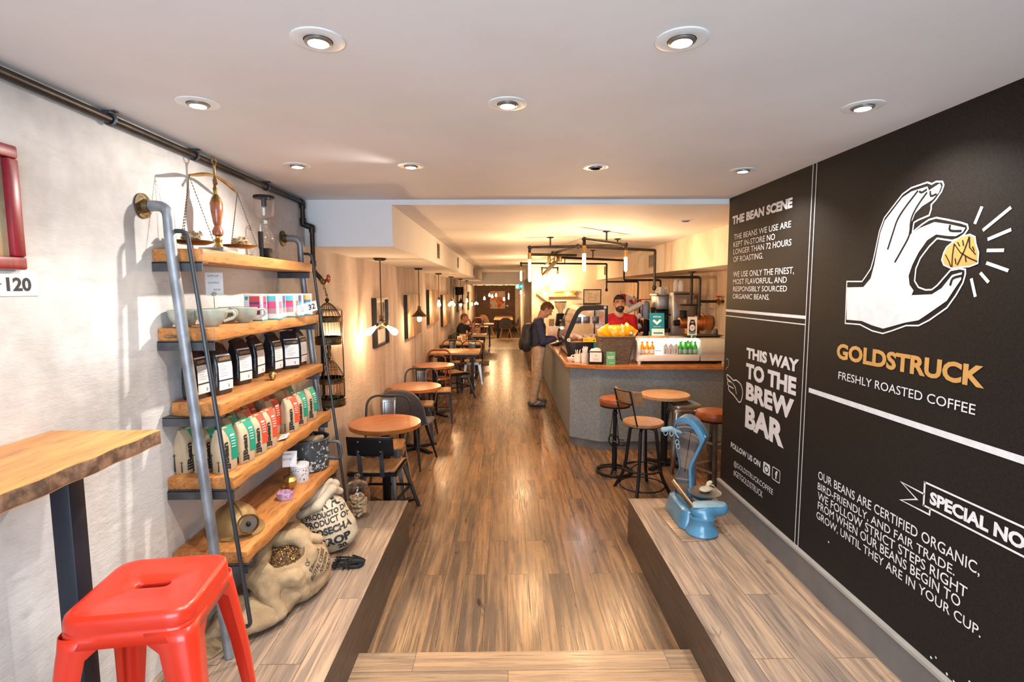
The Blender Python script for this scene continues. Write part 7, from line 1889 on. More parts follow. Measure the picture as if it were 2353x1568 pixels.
t = thing('dome_lamp', 'white cone shaped dome lamp in the soffit corner by the black wall', 'lamp', (2.62, 6.05, 2.078))
MB().lathe([(0.0, 0.0), (0.085, 0.0), (0.083, -0.012), (0.045, -0.105), (0.0, -0.12)], n=28).build('shade', mt['white'], t)

# --- shelf clutter between barista and brewer
t = thing('wire_rack', 'thin black wire rack behind the barista', 'rack', (2.18, 8.75, BT))
b = MB()
for x in (0.0, 0.30):
    for y in (-0.16, 0.16): b.cyl((x, y, 0), (x, y, 0.74), 0.006, n=6)
for z in (0.22, 0.46, 0.74):
    b.tube([(0, -0.16, z), (0.30, -0.16, z), (0.30, 0.16, z), (0, 0.16, z)], 0.005, 6, True)
b.build('wire_frame', mt['black'], t)
for z in (0.225, 0.465): MB().box((0.15, 0, z), (0.30, 0.32, 0.008)).build('shelf', mt['bracket'], t, smooth=0)
rnd = random.Random(21)
bc = [M('dark_brown_packet', (0.13, 0.055, 0.03), 0.4), M('reddish_packet', (0.25, 0.05, 0.03), 0.4), mt['gold_paint']]
k = 0
for z in (0.001, 0.2295, 0.4695):
    for j in range(3):
        o = loft_bag(KP, 0.075).build('coffee_packet', bc[k % 3], None, (2.245 + 0.085 * (k % 2), 8.65 + 0.10 * j, BT + z), smooth=60)
        tag(o, 'dark coffee packet on the thin wire rack', 'packet', 'coffee packets on the wire rack'); k += 1
t = thing('cup_dispenser', 'black stand of slanted white paper cup sleeves behind the snack basket', 'cup dispenser', (2.02, 8.15, BT))
MB().box((0.04, 0.0, 0.30), (0.03, 0.05, 0.60)).box((0.04, 0, 0.01), (0.16, 0.2, 0.02)).build('stand', mt['black'], t, smooth=0)
for z in (0.60, 0.42, 0.26, 0.12):
    MB().cyl((-0.16, -0.03, z - 0.04), (0.06, -0.03, z + 0.09), 0.036, 0.043, 18).build('cup_sleeve', mt['white_ceramic'], t)
def flagf(u, v):
    return Vector((0.36 * (u - 0.5), 0.03 * math.sin(u * 7), 0.20 * (v - 0.5) - 0.10 * u + 0.02 * math.sin(u * 6)))
t = thing('small_flag', 'red and white flag with a red leaf behind the barista', 'flag', (2.22, 9.35, 1.68), 0.0)
MB().cyl((-0.19, 0.012, -0.73), (-0.19, 0.012, 0.16), 0.006, n=8).build('flag_stick', mt['pale_table'], t)
b = MB().grid(flagf, 25, 9)
b.m = [0 if (f // 8) / 24 < 0.25 or (f // 8) / 24 >= 0.75 else 1 for f in range(len(b.f))]
o = b.build('cloth', [M('flag_red', (0.55, 0.02, 0.02), 0.8), mt['paper']], t, smooth=180, fix=False)
lf = [(0, 0.06), (0.012, 0.035), (0.03, 0.04), (0.024, 0.012), (0.045, 0.018), (0.038, -0.004), (0.02, -0.025), (0.004, -0.022), (0.004, -0.05), (-0.004, -0.05), (-0.004, -0.022), (-0.02, -0.025), (-0.038, -0.004), (-0.045, 0.018), (-0.024, 0.012), (-0.03, 0.04), (-0.012, 0.035)]
MB().add([(a, flagf(a / 0.36 + 0.5, 0.5).y - 0.004, flagf(a / 0.36 + 0.5, 0.5).z + c) for a, c in lf], [tuple(range(17))]).build('leaf', bpy.data.materials['flag_red'], t, smooth=0, fix=False)
tag(MB().prism([(-0.11, 0.0), (0.02, 0.15), (0.12, 0.02), (0.06, -0.14), (-0.06, -0.10)], (2.36, 9.815, 1.60), (1, 0, 0), (0, 0, 1), (0, 0.02, 0)).cyl((2.38, 9.845, 1.74), (2.38, 9.845, 1.99), 0.002, n=5).build('paper_sheet', mt['kraft'], None, smooth=0), 'tilted brown paper sheet hanging beside the small flag', 'paper')

# --- things at the far end of the counter
tag(MB().box((0.98, 10.15, CT + 0.085), (0.34, 0.40, 0.17)).build('white_drawer', mt['white'], None, bevel=0.006), 'white box under the black grinder at the far end of the counter', 'box')
t = thing('bean_grinder', 'black bean grinder with glass hopper at the far end of the counter', 'coffee grinder', (1.04, 10.10, CT + 0.171))
MB().prism([(-0.10, 0.0), (0.09, 0.0), (0.07, 0.24), (-0.07, 0.24)], (0, 0.09, 0), (1, 0, 0), (0, 0, 1), (0, -0.18, 0)).build('body', mt['blackplastic'], t, bevel=0.01)
MB().lathe([(0.045, 0.24), (0.05, 0.29), (0.10, 0.36), (0.11, 0.45)], n=26).build('hopper', mt['smoke'], t)
MB().lathe([(0.0, 0.47), (0.115, 0.468), (0.12, 0.45), (0.0, 0.448)], n=26).build('lid', mt['blackplastic'], t)
MB().ell((0, -0.095, 0.11), (0.03, 0.006, 0.02), 14, 8).build('badge', mt['steel'], t)
t = thing('picture_frame', 'small framed print leaning at the far end of the counter', 'picture', (0.86, 10.0, CT + 0.171), 0.2)
MB().box((0, 0, 0.07), (0.11, 0.014, 0.14)).build('frame', mt['pale_table'], t, bevel=0.003)
MB().box((0, -0.008, 0.07), (0.085, 0.003, 0.11)).build('print', mt['photo'], t, smooth=0)
t = thing('arrow_sign', 'wooden marquee arrow pointing left with glowing bulbs on the cream wall', 'sign', (0.69, 11.985, 1.775))
ar = [(0.0, 0.0), (0.27, 0.20), (0.27, 0.07), (0.92, 0.07), (0.83, 0.0), (0.92, -0.07), (0.27, -0.07), (0.27, -0.20)]
n = len(ar)
cen = Vector((0.35, 0))
inn = [(0.045, 0.0), (0.25, 0.155), (0.25, 0.045), (0.85, 0.045), (0.79, 0.0), (0.85, -0.045), (0.25, -0.045), (0.25, -0.155)]
b = MB(); vs_ = [(a, -0.09, c) for a, c in ar] + [(a, -0.09, c) for a, c in inn] + [(a, 0.012, c) for a, c in ar] + [(a, -0.005, c) for a, c in inn]
fs = []
for k in range(n):
    j = (k + 1) % n
    fs += [(k, j, n + j, n + k), (k, 2 * n + k, 2 * n + j, j), (n + k, n + j, 3 * n + j, 3 * n + k)]
b.add(vs_, fs).build('arrow_box', mt['pale_table'], t, smooth=0)
MB().add([(a, -0.006, c) for a, c in inn], [tuple(range(n))]).build('back_board', mt['pale_table'], t, smooth=0)
for x, z in ((0.17, 0.0), (0.34, 0.0), (0.70, 0.0)):
    MB().ell((x, -0.045, z), (0.032, 0.034, 0.032), 16, 10).build('bulb', mt['bulb_far'], t)
warm(t, (0.2, -0.17, 0.0), 7)

# ------------------------------------------------------------------ pipe chandelier under the cafe ceiling
ch = thing('pipe_chandelier', 'black iron pipe chandelier with glowing tube bulbs above the counter', 'chandelier', (0, 0, 0))
zc = 2.335
A, B_, C_, D_, E_, F_ = (0.27, 6.05), (0.75, 5.10), (1.285, 5.70), (0.27, 9.5), (0.78, 11.5), (1.12, 11.5)
J, K_ = (0.80, 5.92), (0.62, 7.0)
def P3(p, dz=0.0): return (p[0], p[1], zc + dz)
for r in ([P3(A, -0.07), P3(A), P3(J)], [P3(B_, -0.06), P3(B_), P3(C_), P3(C_, -0.06)], [P3(J), (1.27, 5.76, zc - 0.005)], [P3(J), (1.83, 6.52, zc), (1.83, 6.52, 2.30)], [P3(J), P3(K_)], [(0.30, 6.75, zc - 0.03), (0.92, 6.95, zc - 0.03)],
          [P3(D_, -0.07), P3(D_), (1.87, 9.85, zc), (1.87, 9.85, 2.30)], [(0.75, 7.55, zc - 0.02), (1.86, 8.35, zc - 0.02), (1.86, 8.35, 2.30)], [P3(E_, -0.06), P3(E_), P3(F_), P3(F_, -0.06)], [(0.72, 7.9, zc - 0.02), (0.70, 9.6, zc - 0.02)]):
    MB().tube(rounded(r, 0.035, 5), 0.0165, 12).build('pipe', mt['blackpipe'], ch)
MB().bar((0.78, 7.75, zc + 0.0), (0.76, 10.9, zc - 0.18), 0.05, 0.05).build('wooden_beam', mt['barnwood'], ch, smooth=0)
for p in (J, K_, (1.27, 5.76), (0.75, 7.55)): MB().ell(P3(p), (0.028, 0.028, 0.028), 14, 10).build('joint', mt['blackpipe'], ch)
for p in (A, B_, C_, D_, E_, F_): MB().ell(P3(p), (0.024, 0.024, 0.024), 12, 8).build('elbow', mt['blackpipe'], ch)
for p in ((1.02, 5.40), (0.5, 5.99), (1.3, 6.2), (1.07, 9.67), (0.95, 11.5), (1.3, 7.95)): MB().lathe([(0.0, 2.445), (0.04, 2.445), (0.04, 2.438), (0.009, 2.43), (0.009, zc)], (p[0], p[1], 0), 18).build('ceiling_mount', mt['blackpipe'], ch)
for p, L_ in ((A, 0.22), (B_, 0.14), (C_, 0.12), (D_, 0.15), (E_, 0.14), (F_, 0.14)):
    MB().lathe([(0.0, -0.06), (0.018, -0.06), (0.021, -0.075), (0.021, -0.135), (0.0, -0.135)], (p[0], p[1], zc), 18).build('lamp_socket', mt['gold'], ch)
    MB().lathe([(0.016, -0.134), (0.0165, -0.15), (0.0165, -0.15 - L_), (0.010, -0.165 - L_), (0.0, -0.168 - L_)], (p[0], p[1], zc), 18).build('tube_bulb', mt['bulb'], ch)
    warm(ch, (p[0], p[1], zc - 0.22 - L_), 27)
for p in ((0.66, 7.05), (0.74, 7.25), (0.60, 7.4)):
    MB().lathe([(0.0, 0.0), (0.018, 0.0), (0.021, -0.02), (0.021, -0.08), (0.017, -0.09), (0.0, -0.09)], (p[0], p[1], zc - 0.01), 18).build('lamp_socket', mt['gold'], ch)

# ------------------------------------------------------------------ brew bar stools and high table
round_table('round pale high table standing before the grey counter front', 1.665, 5.44, 0.252, 0.765, mt['pale_table'], None)
def crank_stool(label, loc, rz, crank=True):
    t = thing('crank_stool', label, 'stool', loc, rz, 'tan leather bar stools at the grey counter')
    MB().lathe([(0.0, 0.70), (0.15, 0.70), (0.158, 0.712), (0.160, 0.745), (0.150, 0.768), (0.10, 0.780), (0.0, 0.783)], n=36).build('seat_cushion', mt['leather'], t)
    MB().lathe([(0.0, 0.685), (0.150, 0.685), (0.153, 0.700), (0.0, 0.70)], n=36).build('seat_pan', mt['black'], t)
    return t
t = crank_stool('tan leather stool with bicycle crank and ring base beside the counter corner', (1.095, 5.22, 0), 0.75)
MB().cyl((0, 0, 0.02), (0, 0, 0.69), 0.019, n=16).cyl((0, 0, 0.02), (0, 0, 0.30), 0.026, n=16).build('post', mt['black'], t)
b = MB().torus((0, 0, 0.016), 0.175, 0.014, 40, 8)
for k in range(4):
    a = k * PI / 2 + 0.4
    b.tube([(0, 0, 0.06), (0.09 * math.cos(a), 0.09 * math.sin(a), 0.045), (0.175 * math.cos(a), 0.175 * math.sin(a), 0.016)], 0.012, 8)
b.build('base', mt['black'], t)
b = MB().torus((-0.055, -0.03, 0.345), 0.062, 0.007, 30, 6, axis='X')
for k in range(6):
    a = k * PI / 3
    b.bar((-0.055, -0.03, 0.345), (-0.055, -0.03 + 0.06 * math.cos(a), 0.345 + 0.06 * math.sin(a)), 0.008, 0.004)
b.build('chainring', mt['black'], t)
MB().bar((-0.06, -0.03, 0.345), (0.0, -0.09, 0.31), 0.014, 0.010).bar((0.0, -0.03, 0.345), (0.16, 0.0, 0.30), 0.014, 0.010).build('crank_arm', mt['steel'], t)
MB().box((0.01, -0.095, 0.305), (0.085, 0.05, 0.022)).build('pedal', mt['bracket'], t, bevel=0.004)
MB().ell((-0.03, -0.02, 0.625), (0.028, 0.028, 0.024), 12, 8).build('bearing', mt['black'], t)
MB().tube([(-0.058, -0.09, 0.35), (-0.04, -0.045, 0.625), (-0.03, 0.0, 0.64), (-0.05, 0.03, 0.345)], 0.004, 6).build('chain', mt['black'], t)
t = crank_stool('tan leather stool with dark frame half hidden by the black wall', (1.86, 4.62, 0), 0.5)
for sx in (-1, 1):
    for sy in (-1, 1): MB().bar((sx * 0.09, sy * 0.09, 0.69), (sx * 0.16, sy * 0.16, 0.0), 0.03, 0.03).build('leg', mt['bentwood'] if sx * sy < 0 else mt['bracket'], t, smooth=0)
for z, e in ((0.25, 0.135), (0.50, 0.108)):
    b = MB()
    b.bar((-e, -e, z), (e, -e, z), 0.016, 0.016).bar((-e, e, z), (e, e, z), 0.016, 0.016).bar((-e, -e, z), (-e, e, z), 0.016, 0.016).bar((e, -e, z), (e, e, z), 0.016, 0.016)
    b.build('foot_rail', mt['steel'], t, smooth=0)
metal_stool('bar_stool', 'bare steel metal bar stool pushed under the round high table', (1.83, 5.33, 0), 0.05, mt['steel'], 0.69, 0.29, 0.38)
# wooden seat bar stool with backrest
t = thing('industrial_stool', 'black tube bar stool with round wooden seat and curved low back', 'stool', (1.25, 4.72, 0), 0.0)
MB().lathe([(0.0, 0.628), (0.180, 0.628), (0.186, 0.634), (0.186, 0.652), (0.180, 0.658), (0.0, 0.658)], n=44).build('seat', mt['seatwood'], t)
MB().lathe([(0.0, 0.600), (0.06, 0.600), (0.165, 0.618), (0.172, 0.628), (0.0, 0.628)], n=36).build('seat_pan', mt['black'], t)
for k in range(4):
    a = k * PI / 2 + PI / 4 + 0.35
    c, s = math.cos(a), math.sin(a)
    path = rounded([(0.05 * c, 0.05 * s, 0.595), (0.115 * c, 0.115 * s, 0.590), (0.155 * c, 0.155 * s, 0.25), (0.175 * c, 0.175 * s, 0.15), (0.255 * c, 0.255 * s, 0.0)], 0.06, 7)
    MB().tube(path, 0.0155, 10).build('leg', mt['black'], t)
MB().torus((0, 0, 0.215), 0.172, 0.0085, 44, 8).build('foot_ring', mt['black'], t)
MB().torus((0, 0, 0.055), 0.205, 0.007, 44, 8).build('lower_ring', mt['black'], t)
MB().cyl((0, 0, 0.28), (0, 0, 0.61), 0.017, n=14).build('screw_post', mt['steel'], t)
b = MB()
for a in (2.55, 3.55): b.bar((0.15 * math.cos(a), 0.15 * math.sin(a), 0.22), (0, 0, 0.28), 0.014, 0.006)
b.build('brace', mt['black'], t, smooth=0)
# the back leans out over the left side of the seat, towards the aisle
dirb = Vector((math.cos(3.58), math.sin(3.58), 0))
tops = []
for a in (PI - 0.25, PI + 1.05):
    q = Vector((0.195 * math.cos(a), 0.195 * math.sin(a), 0)); tp = q + dirb * 0.085; tops.append(tp)
    path = rounded([tuple(q * 0.66 + Vector((0, 0, 0.618))), tuple(q + Vector((0, 0, 0.645))), tuple(tp + Vector((0, 0, 0.965)))], 0.04, 6)
    MB().tube(path, 0.0075, 8).build('back_rod', mt['black'], t)
def backp(s_, z, off): return tops[0].lerp(tops[1], s_) + dirb * (0.030 * (1 - (2 * s_ - 1) ** 2) - 0.012 - off + (z - 0.965) * 0.26) + Vector((0, 0, z))
b = MB(); vs_ = []; fs = []
for k in range(15):
    s_ = -0.16 + 1.46 * k / 14
    vs_ += [backp(s_, 0.845, 0), backp(s_, 0.968, 0), backp(s_, 0.845, 0.014), backp(s_, 0.968, 0.014)]
for k in range(14):
    i, j = 4 * k, 4 * k + 4
    fs += [(i, j, j + 1, i + 1), (i + 2, i + 3, j + 3, j + 2), (i + 1, j + 1, j + 3, i + 3), (i, i + 2, j + 2, j)]
fs += [(0, 1, 3, 2), (56, 58, 59, 57)]
b.add(vs_, fs).build('backrest', mt['seatwood'], t, bevel=0.003)
MB().tube([backp(k / 10, 0.966, -0.010) for k in range(11)], 0.006, 8).build('back_band', mt['black'], t)
MB().tube([backp(k / 10, 0.846, -0.010) for k in range(11)], 0.006, 8).build('back_band', mt['black'], t)

# ------------------------------------------------------------------ people (each faces +y in its own space, +x is the right hand side)
def person(label, loc, rz, J, cfg, h=0.0075):
    t = thing('person', label, 'person', loc, rz)
    V = lambda p: Vector(p)
    hc = V(J['head']); Rm = Euler(J.get('head_rot', (0, 0, 0))).to_matrix()
    hp = lambda x, y, z: tuple(hc + Rm @ Vector((x, y, z)))
    hr = J.get('head_rot', (0, 0, 0))
    sk, sh, tr = [], [], []
    sk += [('e', hp(0, -0.008, 0.018), (0.074, 0.094, 0.098), hr, 0.02), ('e', hp(0, 0.028, -0.045), (0.056, 0.062, 0.068), hr, 0.03), ('e', hp(0, 0.062, -0.092), (0.024, 0.022, 0.020), hr, 0.02),
           ('c', hp(0, 0.084, 0.018), hp(0, 0.106, -0.022), 0.009, 0.0135, 0.008), ('c', hp(-0.013, 0.092, -0.026), hp(0.013, 0.092, -0.026), 0.009, 0.009, 0.008),
           ('c', hp(-0.034, 0.080, 0.030), hp(0.034, 0.080, 0.030), 0.011, 0.011, 0.014), ('c', hp(-0.018, 0.084, -0.056), hp(0.018, 0.084, -0.056), 0.008, 0.008, 0.006)]
    for s in (-1, 1): sk += [('e', hp(s * 0.076, -0.012, -0.002), (0.010, 0.022, 0.033), hr, 0.006), ('e', hp(s * 0.040, 0.062, -0.022), (0.026, 0.022, 0.024), hr, 0.02)]
    nb, ch, pe = J['neck'], J['chest'], J['pelvis']
    sk += [('c', nb, hp(0, -0.024, -0.070), 0.060, 0.052, 0.02)]
    chl = V(ch); pel = V(pe); mid = chl.lerp(pel, 0.55)
    tilt = math.atan2(chl.y - pel.y, chl.z - pel.z)
    core = [('e', tuple(chl), (0.168, 0.108, 0.165), (-tilt, 0, 0), 0.05), ('e', tuple(mid), (0.146, 0.102, 0.17), (-tilt, 0, 0), 0.06)]
    hipe = [('e', tuple(pel), (0.160, 0.112, 0.125), (-tilt, 0, 0), 0.05)]
    sk += core + hipe
    grow = lambda ps, g, kk=None: [(p[0], p[1], p[2], p[3] + g, p[4] + g) + ((p[5],) if len(p) > 5 else ()) if p[0] == 'c' else (p[0], p[1], tuple(r + g for r in p[2])) + tuple(p[3:]) for p in ps]
    sh += grow(core, 0.012) + [('e', tuple(pel + Vector((0, 0, 0.035))), (0.168, 0.120, 0.10), (-tilt, 0, 0), 0.04)]
    tr += grow(hipe, 0.010)
    for s, k in ((-1, 'L'), (1, 'R')):
        S, E_, W_ = J['sh' + k], J['el' + k], J['wr' + k]
        nbs = tuple(V(nb).lerp(V(S), 0.35))
        sk += [('c', nbs, S, 0.050, 0.056, 0.05), ('c', S, E_, 0.050, 0.041, 0.02), ('c', E_, W_, 0.042, 0.029, 0.015)]
        sh += [('c', nbs, S, 0.058, 0.066, 0.05)]
        if cfg['sleeve'] == 'long': sh += [('c', S, E_, 0.064, 0.055, 0.02), ('c', E_, tuple(V(E_).lerp(V(W_), 0.96)), 0.055, 0.040, 0.02)]
        else: sh += [('c', S, tuple(V(S).lerp(V(E_), 0.62)), 0.066, 0.060, 0.02)]
        d = V(J['hd' + k]).normalized(); n = V(J['hn' + k]); n = (n - d * n.dot(d)).normalized(); sd = d.cross(n) * s
        w = V(W_)
        sk += [('c', tuple(w + d * 0.02 - sd * 0.012), tuple(w + d * 0.082 - sd * 0.020), 0.019, 0.016, 0.01), ('c', tuple(w + d * 0.02 + sd * 0.010), tuple(w + d * 0.084 + sd * 0.020), 0.019, 0.015, 0.01)]
        cu = J.get('curl' + k, 0.45)
        for q, off in enumerate((-0.030, -0.010, 0.010, 0.030)):
            p = w + d * 0.086 + sd * off; a = 0.0
            for L_, r0, r1 in ((0.036 + 0.004 * (q in (1, 2)), 0.0100, 0.0092), (0.026, 0.0092, 0.0086), (0.020, 0.0086, 0.0076)):
                a += cu; e = p + (d * math.cos(a) + n * math.sin(a)) * L_
                sk.append(('c', tuple(p), tuple(e), r0, r1, 0.003)); p = e
        p = w + d * 0.030 + sd * 0.030; e = p + (d * 0.6 + sd * 0.65 + n * 0.35).normalized() * 0.040; e2 = e + (d * 0.85 + sd * 0.25 + n * 0.45).normalized() * 0.030
        sk += [('c', tuple(p), tuple(e), 0.013, 0.0105, 0.006), ('c', tuple(e), tuple(e2), 0.0105, 0.009, 0.003)]
        H, K_, A_, T_ = J['hip' + k], J['kn' + k], J['an' + k], J['toe' + k]
        sk += [('c', H, K_, 0.082, 0.056, 0.04), ('c', K_, A_, 0.054, 0.037, 0.02), ('c', A_, T_, 0.036, 0.028, 0.02)]
        if cfg['trousers'] == 'long': tr += [('c', H, K_, 0.098, 0.072, 0.04), ('c', K_, tuple(V(K_).lerp(V(A_), 0.97)), 0.071, 0.058, 0.03)]
        else: tr += [('c', H, tuple(V(H).lerp(V(K_), 0.9)), 0.098, 0.080, 0.04)]
        tz = V(T_); az = V(A_); f = (tz - az); f.z = 0; f = f.normalized() if f.length > 0.02 else Vector((0, 1, 0))
        up = Vector((0, 0, 1)) if abs((tz - az).z) < 0.12 else Vector((0, -0.3, 0.95)).normalized()
        f = (tz - az).normalized() if abs((tz - az).z) > 0.12 else f
        heel = az - f * 0.045 - up * 0.030; toe = tz - up * 0.0
        sdf_blob('shoe', [('c', tuple(heel), tuple(toe), 0.044, 0.036, 0.02), ('c', tuple(az + up * 0.01), tuple(az - up * 0.02 + f * 0.03), 0.046, 0.044, 0.02)], 0.007, cfg['shoe'], t, 0.02, cut=(lambda G, z0=min(heel.z, toe.z) - 0.030: z0 - G[..., 2]) if abs((tz - az).z) < 0.12 else None)
        so = MB().tube(rounded([tuple(heel - up * 0.032 - f * 0.03), tuple(toe - up * 0.026 + f * 0.025)], 0.01), 0.018, 10); so.build('shoe_sole', cfg['sole'], t)
    sdf_blob('body', sk, h, mt[cfg.get('skin', 'skin')], t, 0.015)
    sdf_blob('shirt', sh, h * 1.2, cfg['shirt'], t, 0.03, disp=lambda G: 0.0035 * nz3(G, 34, 2) + 0.002 * nz3(G, 70, 4))
    sdf_blob('trousers', tr, h * 1.2, cfg['pants'], t, 0.03, disp=lambda G: 0.003 * nz3(G, 38, 3) + 0.002 * nz3(G, 80, 5))
    # hair: a cap that follows the skull, cut at the hairline
    iR = np.array(Rm); hcn = np.array(hc)
    if cfg.get('hair'):
        def hair_cut(G):
            X = (G - hcn) @ iR
            line = np.where(X[..., 1] > 0.03, 0.058, np.where(X[..., 1] > -0.03, 0.020, -0.055))
            return line - X[..., 2]
        sdf_blob('hair', [('e', hp(0, -0.012, 0.024), (0.081, 0.099, 0.104), hr), ('e', hp(0, 0.035, 0.082), (0.060, 0.055, 0.036), hr)], 0.006, mt[cfg['hair']], t, 0.02, disp=lambda G: 0.004 * nz3(G, 120, 1), cut=hair_cut)
    else:
        def stub_cut(G):
            X = (G - hcn) @ iR
            return np.where(X[..., 1] > 0.02, 0.062, np.where(X[..., 1] > -0.03, 0.02, -0.05)) - X[..., 2]
        if cfg.get('stubble'): sdf_blob('hair', [('e', hp(0, -0.008, 0.018), (0.0755, 0.0955, 0.0995), hr)], 0.006, cfg['stubble'], t, 0, cut=stub_cut)
    if cfg.get('beard'):
        def beard_cut(G):
            X = (G - hcn) @ iR
            mouth_ = 0.011 - np.sqrt((X[..., 0] / 2.0) ** 2 + (X[..., 2] + 0.057) ** 2 * 3.0)
            side = np.where(X[..., 1] < 0.045, X[..., 2] + 0.030, X[..., 2] + 0.036)
            return np.maximum(np.maximum(side, mouth_), -0.005 - X[..., 1])
        sdf_blob('beard', [('e', hp(0, 0.030, -0.050), (0.062, 0.066, 0.072), hr), ('e', hp(0, 0.064, -0.096), (0.032, 0.028, 0.027), hr), ('c', hp(-0.022, 0.088, -0.042), hp(0.022, 0.088, -0.042), 0.010, 0.010)], 0.005, mt[cfg['beard']], t, 0.012, disp=lambda G: 0.002 * nz3(G, 150, 1), cut=beard_cut)
    for s in (-1, 1):
        ey = MB().ell(hp(s * 0.030, 0.079, 0.010), (0.0095, 0.007, 0.0048), 12, 8).build('eye', mt['paper'], t)
        MB().ell(hp(s * 0.030, 0.0855, 0.010), (0.0055, 0.003, 0.0055), 10, 6).build('iris', mt['ink'], ey)
        MB().tube([hp(s * 0.014, 0.094, 0.030), hp(s * 0.030, 0.093, 0.036), hp(s * 0.048, 0.082, 0.030)], 0.0045, 6).build('eyebrow', mt[cfg.get('beard') or 'hair_brown'], t)
    MB().tube([hp(-0.020, 0.088, -0.056), hp(0, 0.0935, -0.057), hp(0.020, 0.088, -0.056)], 0.0035, 6).build('mouth', M('lip', (0.30, 0.10, 0.08), 0.5), t)
    return t, hp

navy = M('navy_sweater', (0.030, 0.030, 0.062), 0.9, col2=(0.055, 0.055, 0.095), sc=90, bump=0.3, bsc=160)
khaki = M('khaki_trousers', (0.56, 0.39, 0.26), 0.85, col2=(0.46, 0.31, 0.20), sc=20, bump=0.2, bsc=90)
grey_shoe = M('grey_sneaker', (0.11, 0.11, 0.135), 0.7); dark_sole = M('dark_sole', (0.03, 0.03, 0.035), 0.6)
J = dict(head=(0, 0.175, 1.545), head_rot=(-0.62, 0, 0.10), neck=(0, 0.075, 1.385), chest=(0, 0.045, 1.22), pelvis=(0, 0.045, 0.92),
         shL=(-0.185, 0.045, 1.345), elL=(-0.215, 0.10, 1.06), wrL=(-0.13, 0.31, 1.075), hdL=(0.25, 1, 0.1), hnL=(0.2, 0, 1), curlL=0.35,
         shR=(0.185, 0.045, 1.345), elR=(0.215, 0.11, 1.05), wrR=(0.12, 0.305, 1.085), hdR=(-0.2, 1, 0.08), hnR=(-0.2, 0, 1), curlR=0.35,
         hipL=(-0.085, 0.045, 0.90), knL=(-0.10, 0.05, 0.50), anL=(-0.11, -0.01, 0.085), toeL=(-0.13, 0.155, 0.042),
         hipR=(0.085, 0.045, 0.90), knR=(0.10, 0.035, 0.50), anR=(0.11, -0.045, 0.085), toeR=(0.12, 0.125, 0.042))
cust, hp = person('man in navy sweater and khaki trousers standing at the counter with head bowed', (0.465, 8.40, 0), -PI / 2, J,
                  dict(sleeve='long', trousers='long', shirt=navy, pants=khaki, shoe=grey_shoe, sole=dark_sole, hair='hair_brown'))
b = MB(); stroke(b, [(0.0, 0.0), (0.03, 0.012), (0.075, 0.035)], 0.009, lambda a, c, l: (0.1655, a - 0.02, 0.045 + c))
b.build('shoe_mark', mt['paper'], cust, smooth=0, fix=False)
bp_ = thing('backpack', 'black backpack worn by the man at the counter', 'backpack', (0.465, 8.40, 0), -PI / 2)
bagm = M('black_nylon', (0.022, 0.021, 0.024), 0.6, col2=(0.035, 0.033, 0.036), sc=14, bump=0.3, bsc=60)
sdf_blob('bag', [('e', (0, -0.135, 1.10), (0.14, 0.095, 0.23), (0.06, 0, 0)), ('e', (0, -0.165, 1.01), (0.13, 0.085, 0.13), None), ('c', (-0.08, -0.10, 1.28), (0.08, -0.10, 1.28), 0.045, 0.045)], 0.008, bagm, bp_, 0.05, disp=lambda G: 0.003 * nz3(G, 40, 2))
sdf_blob('front_pocket', [('e', (0, -0.235, 1.00), (0.095, 0.035, 0.10), None)], 0.006, bagm, bp_, 0.01)
for s in (-1, 1):
    MB().tube(rounded([(s * 0.10, -0.06, 1.30), (s * 0.115, 0.03, 1.402), (s * 0.13, 0.150, 1.32), (s * 0.15, 0.135, 1.15), (s * 0.17, 0.03, 1.02), (s * 0.12, -0.09, 0.95)], 0.06, 6), 0.014, 8).build('strap', bagm, bp_)
t = thing('smartphone', 'dark phone held by the man at the counter', 'phone', (0.465 + 0.415, 8.40, 1.115), -PI / 2)
MB().box((0, 0, 0), (0.075, 0.145, 0.009), M=Matrix.Rotation(0.25, 4, 'X')).build('case', mt['blackplastic'], t, bevel=0.003)

red_t = M('red_tshirt', (0.56, 0.012, 0.018), 0.85, col2=(0.44, 0.008, 0.012), sc=16, bump=0.1)
blackc = M('black_cotton', (0.018, 0.017, 0.019), 0.9, col2=(0.028, 0.026, 0.03), sc=18, bump=0.2)
J = dict(head=(0, 0.035, 1.660), head_rot=(0.03, 0.05, -0.05), neck=(0, 0.0, 1.490), chest=(0, 0.0, 1.315), pelvis=(0, 0, 0.98),
         shL=(-0.195, 0.0, 1.435), elL=(-0.245, -0.02, 1.13), wrL=(-0.235, 0.12, 0.90), hdL=(0, 0.4, -0.9), hnL=(1, 0, 0),
         shR=(0.195, 0.0, 1.435), elR=(0.245, -0.02, 1.13), wrR=(0.235, 0.12, 0.90), hdR=(0, 0.4, -0.9), hnR=(-1, 0, 0),
         hipL=(-0.09, 0, 0.95), knL=(-0.10, 0.02, 0.52), anL=(-0.11, -0.02, 0.085), toeL=(-0.12, 0.14, 0.042), hipR=(0.09, 0, 0.95), knR=(0.10, 0.02, 0.52), anR=(0.11, -0.02, 0.085), toeR=(0.12, 0.14, 0.042))
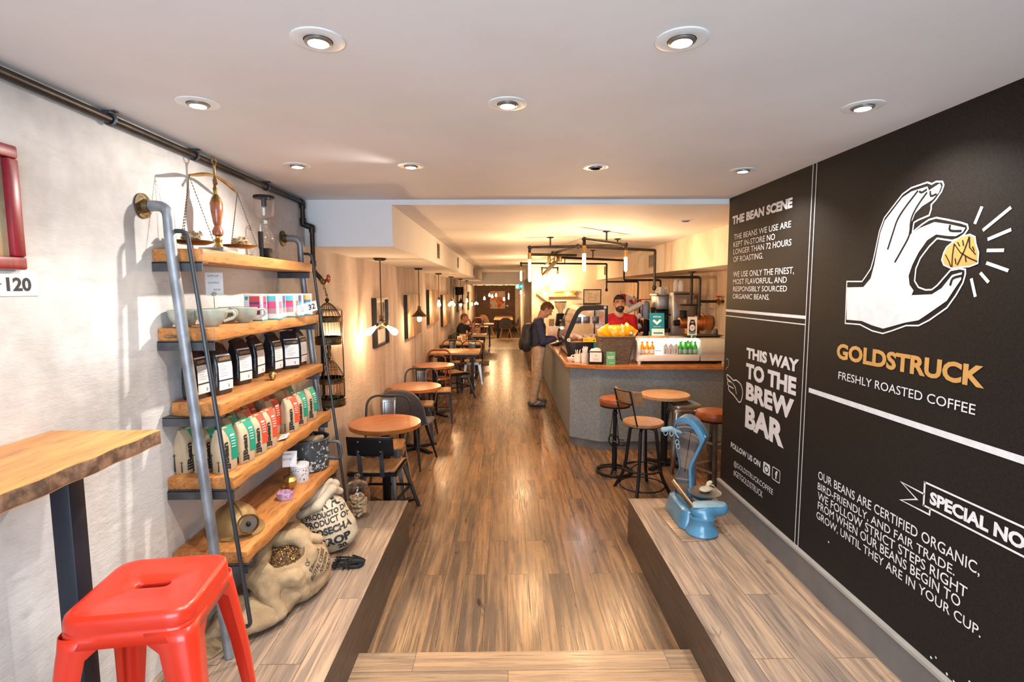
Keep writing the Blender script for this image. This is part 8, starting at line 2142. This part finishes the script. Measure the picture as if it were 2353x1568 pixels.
bar, hp = person('bearded barista in red t-shirt facing the entrance behind the counter', (1.585, 7.42, 0), PI, J,
                 dict(sleeve='short', trousers='long', shirt=red_t, pants=blackc, shoe=grey_shoe, sole=dark_sole, hair='hair_black', beard='hair_black'), 0.0065)
MB().tube([(0.072 * math.cos(q), 0.018 + 0.082 * math.sin(q), 1.484 - 0.030 * math.sin(q)) for q in [k * PI / 16 for k in range(32)]], 0.0035, 6, True).build('necklace', mt['bronze'], bar)
MB().box((-0.055, 0.1205, 1.315), (0.03, 0.002, 0.018)).build('shirt_print', mt['paper'], bar, smooth=0)
J = dict(head=(0, 0.075, 1.165), head_rot=(-0.22, 0, -0.05), neck=(0, 0.015, 1.005), chest=(0, -0.005, 0.86), pelvis=(0, -0.02, 0.56),
         shL=(-0.19, 0.0, 0.965), elL=(-0.20, 0.30, 0.83), wrL=(-0.085, 0.225, 1.055), hdL=(0.55, -0.25, 0.6), hnL=(0.3, -1, 0), curlL=0.7,
         shR=(0.19, 0.0, 0.965), elR=(0.225, 0.04, 0.70), wrR=(0.16, 0.235, 0.800), hdR=(-0.1, 1, 0.05), hnR=(-0.3, 0, 1), curlR=0.4,
         hipL=(-0.09, 0.0, 0.53), knL=(-0.11, 0.43, 0.50), anL=(-0.09, 0.49, 0.10), toeL=(-0.09, 0.655, 0.045), hipR=(0.09, 0.0, 0.53), knR=(0.09, 0.42, 0.56), anR=(-0.02, 0.54, 0.34), toeR=(-0.02, 0.68, 0.27))
man, hp = person('seated man in black t-shirt with shaved head, hand at his face', (-1.125, 13.22, 0), -PI / 2, J,
                 dict(sleeve='short', trousers='short', shirt=blackc, pants=blackc, shoe=M('pale_sneaker', (0.30, 0.27, 0.26), 0.7), sole=mt['paper'], stubble=M('stubble', (0.20, 0.09, 0.055), 0.7)), 0.008)
t = thing('smartphone', 'dark phone in the seated man\'s hand', 'phone', (-1.125 + 0.335, 13.08, 0.838), -PI / 2)
MB().box((0, 0, 0), (0.075, 0.145, 0.009), M=Matrix.Rotation(0.4, 4, 'X')).build('case', mt['blackplastic'], t, bevel=0.003)
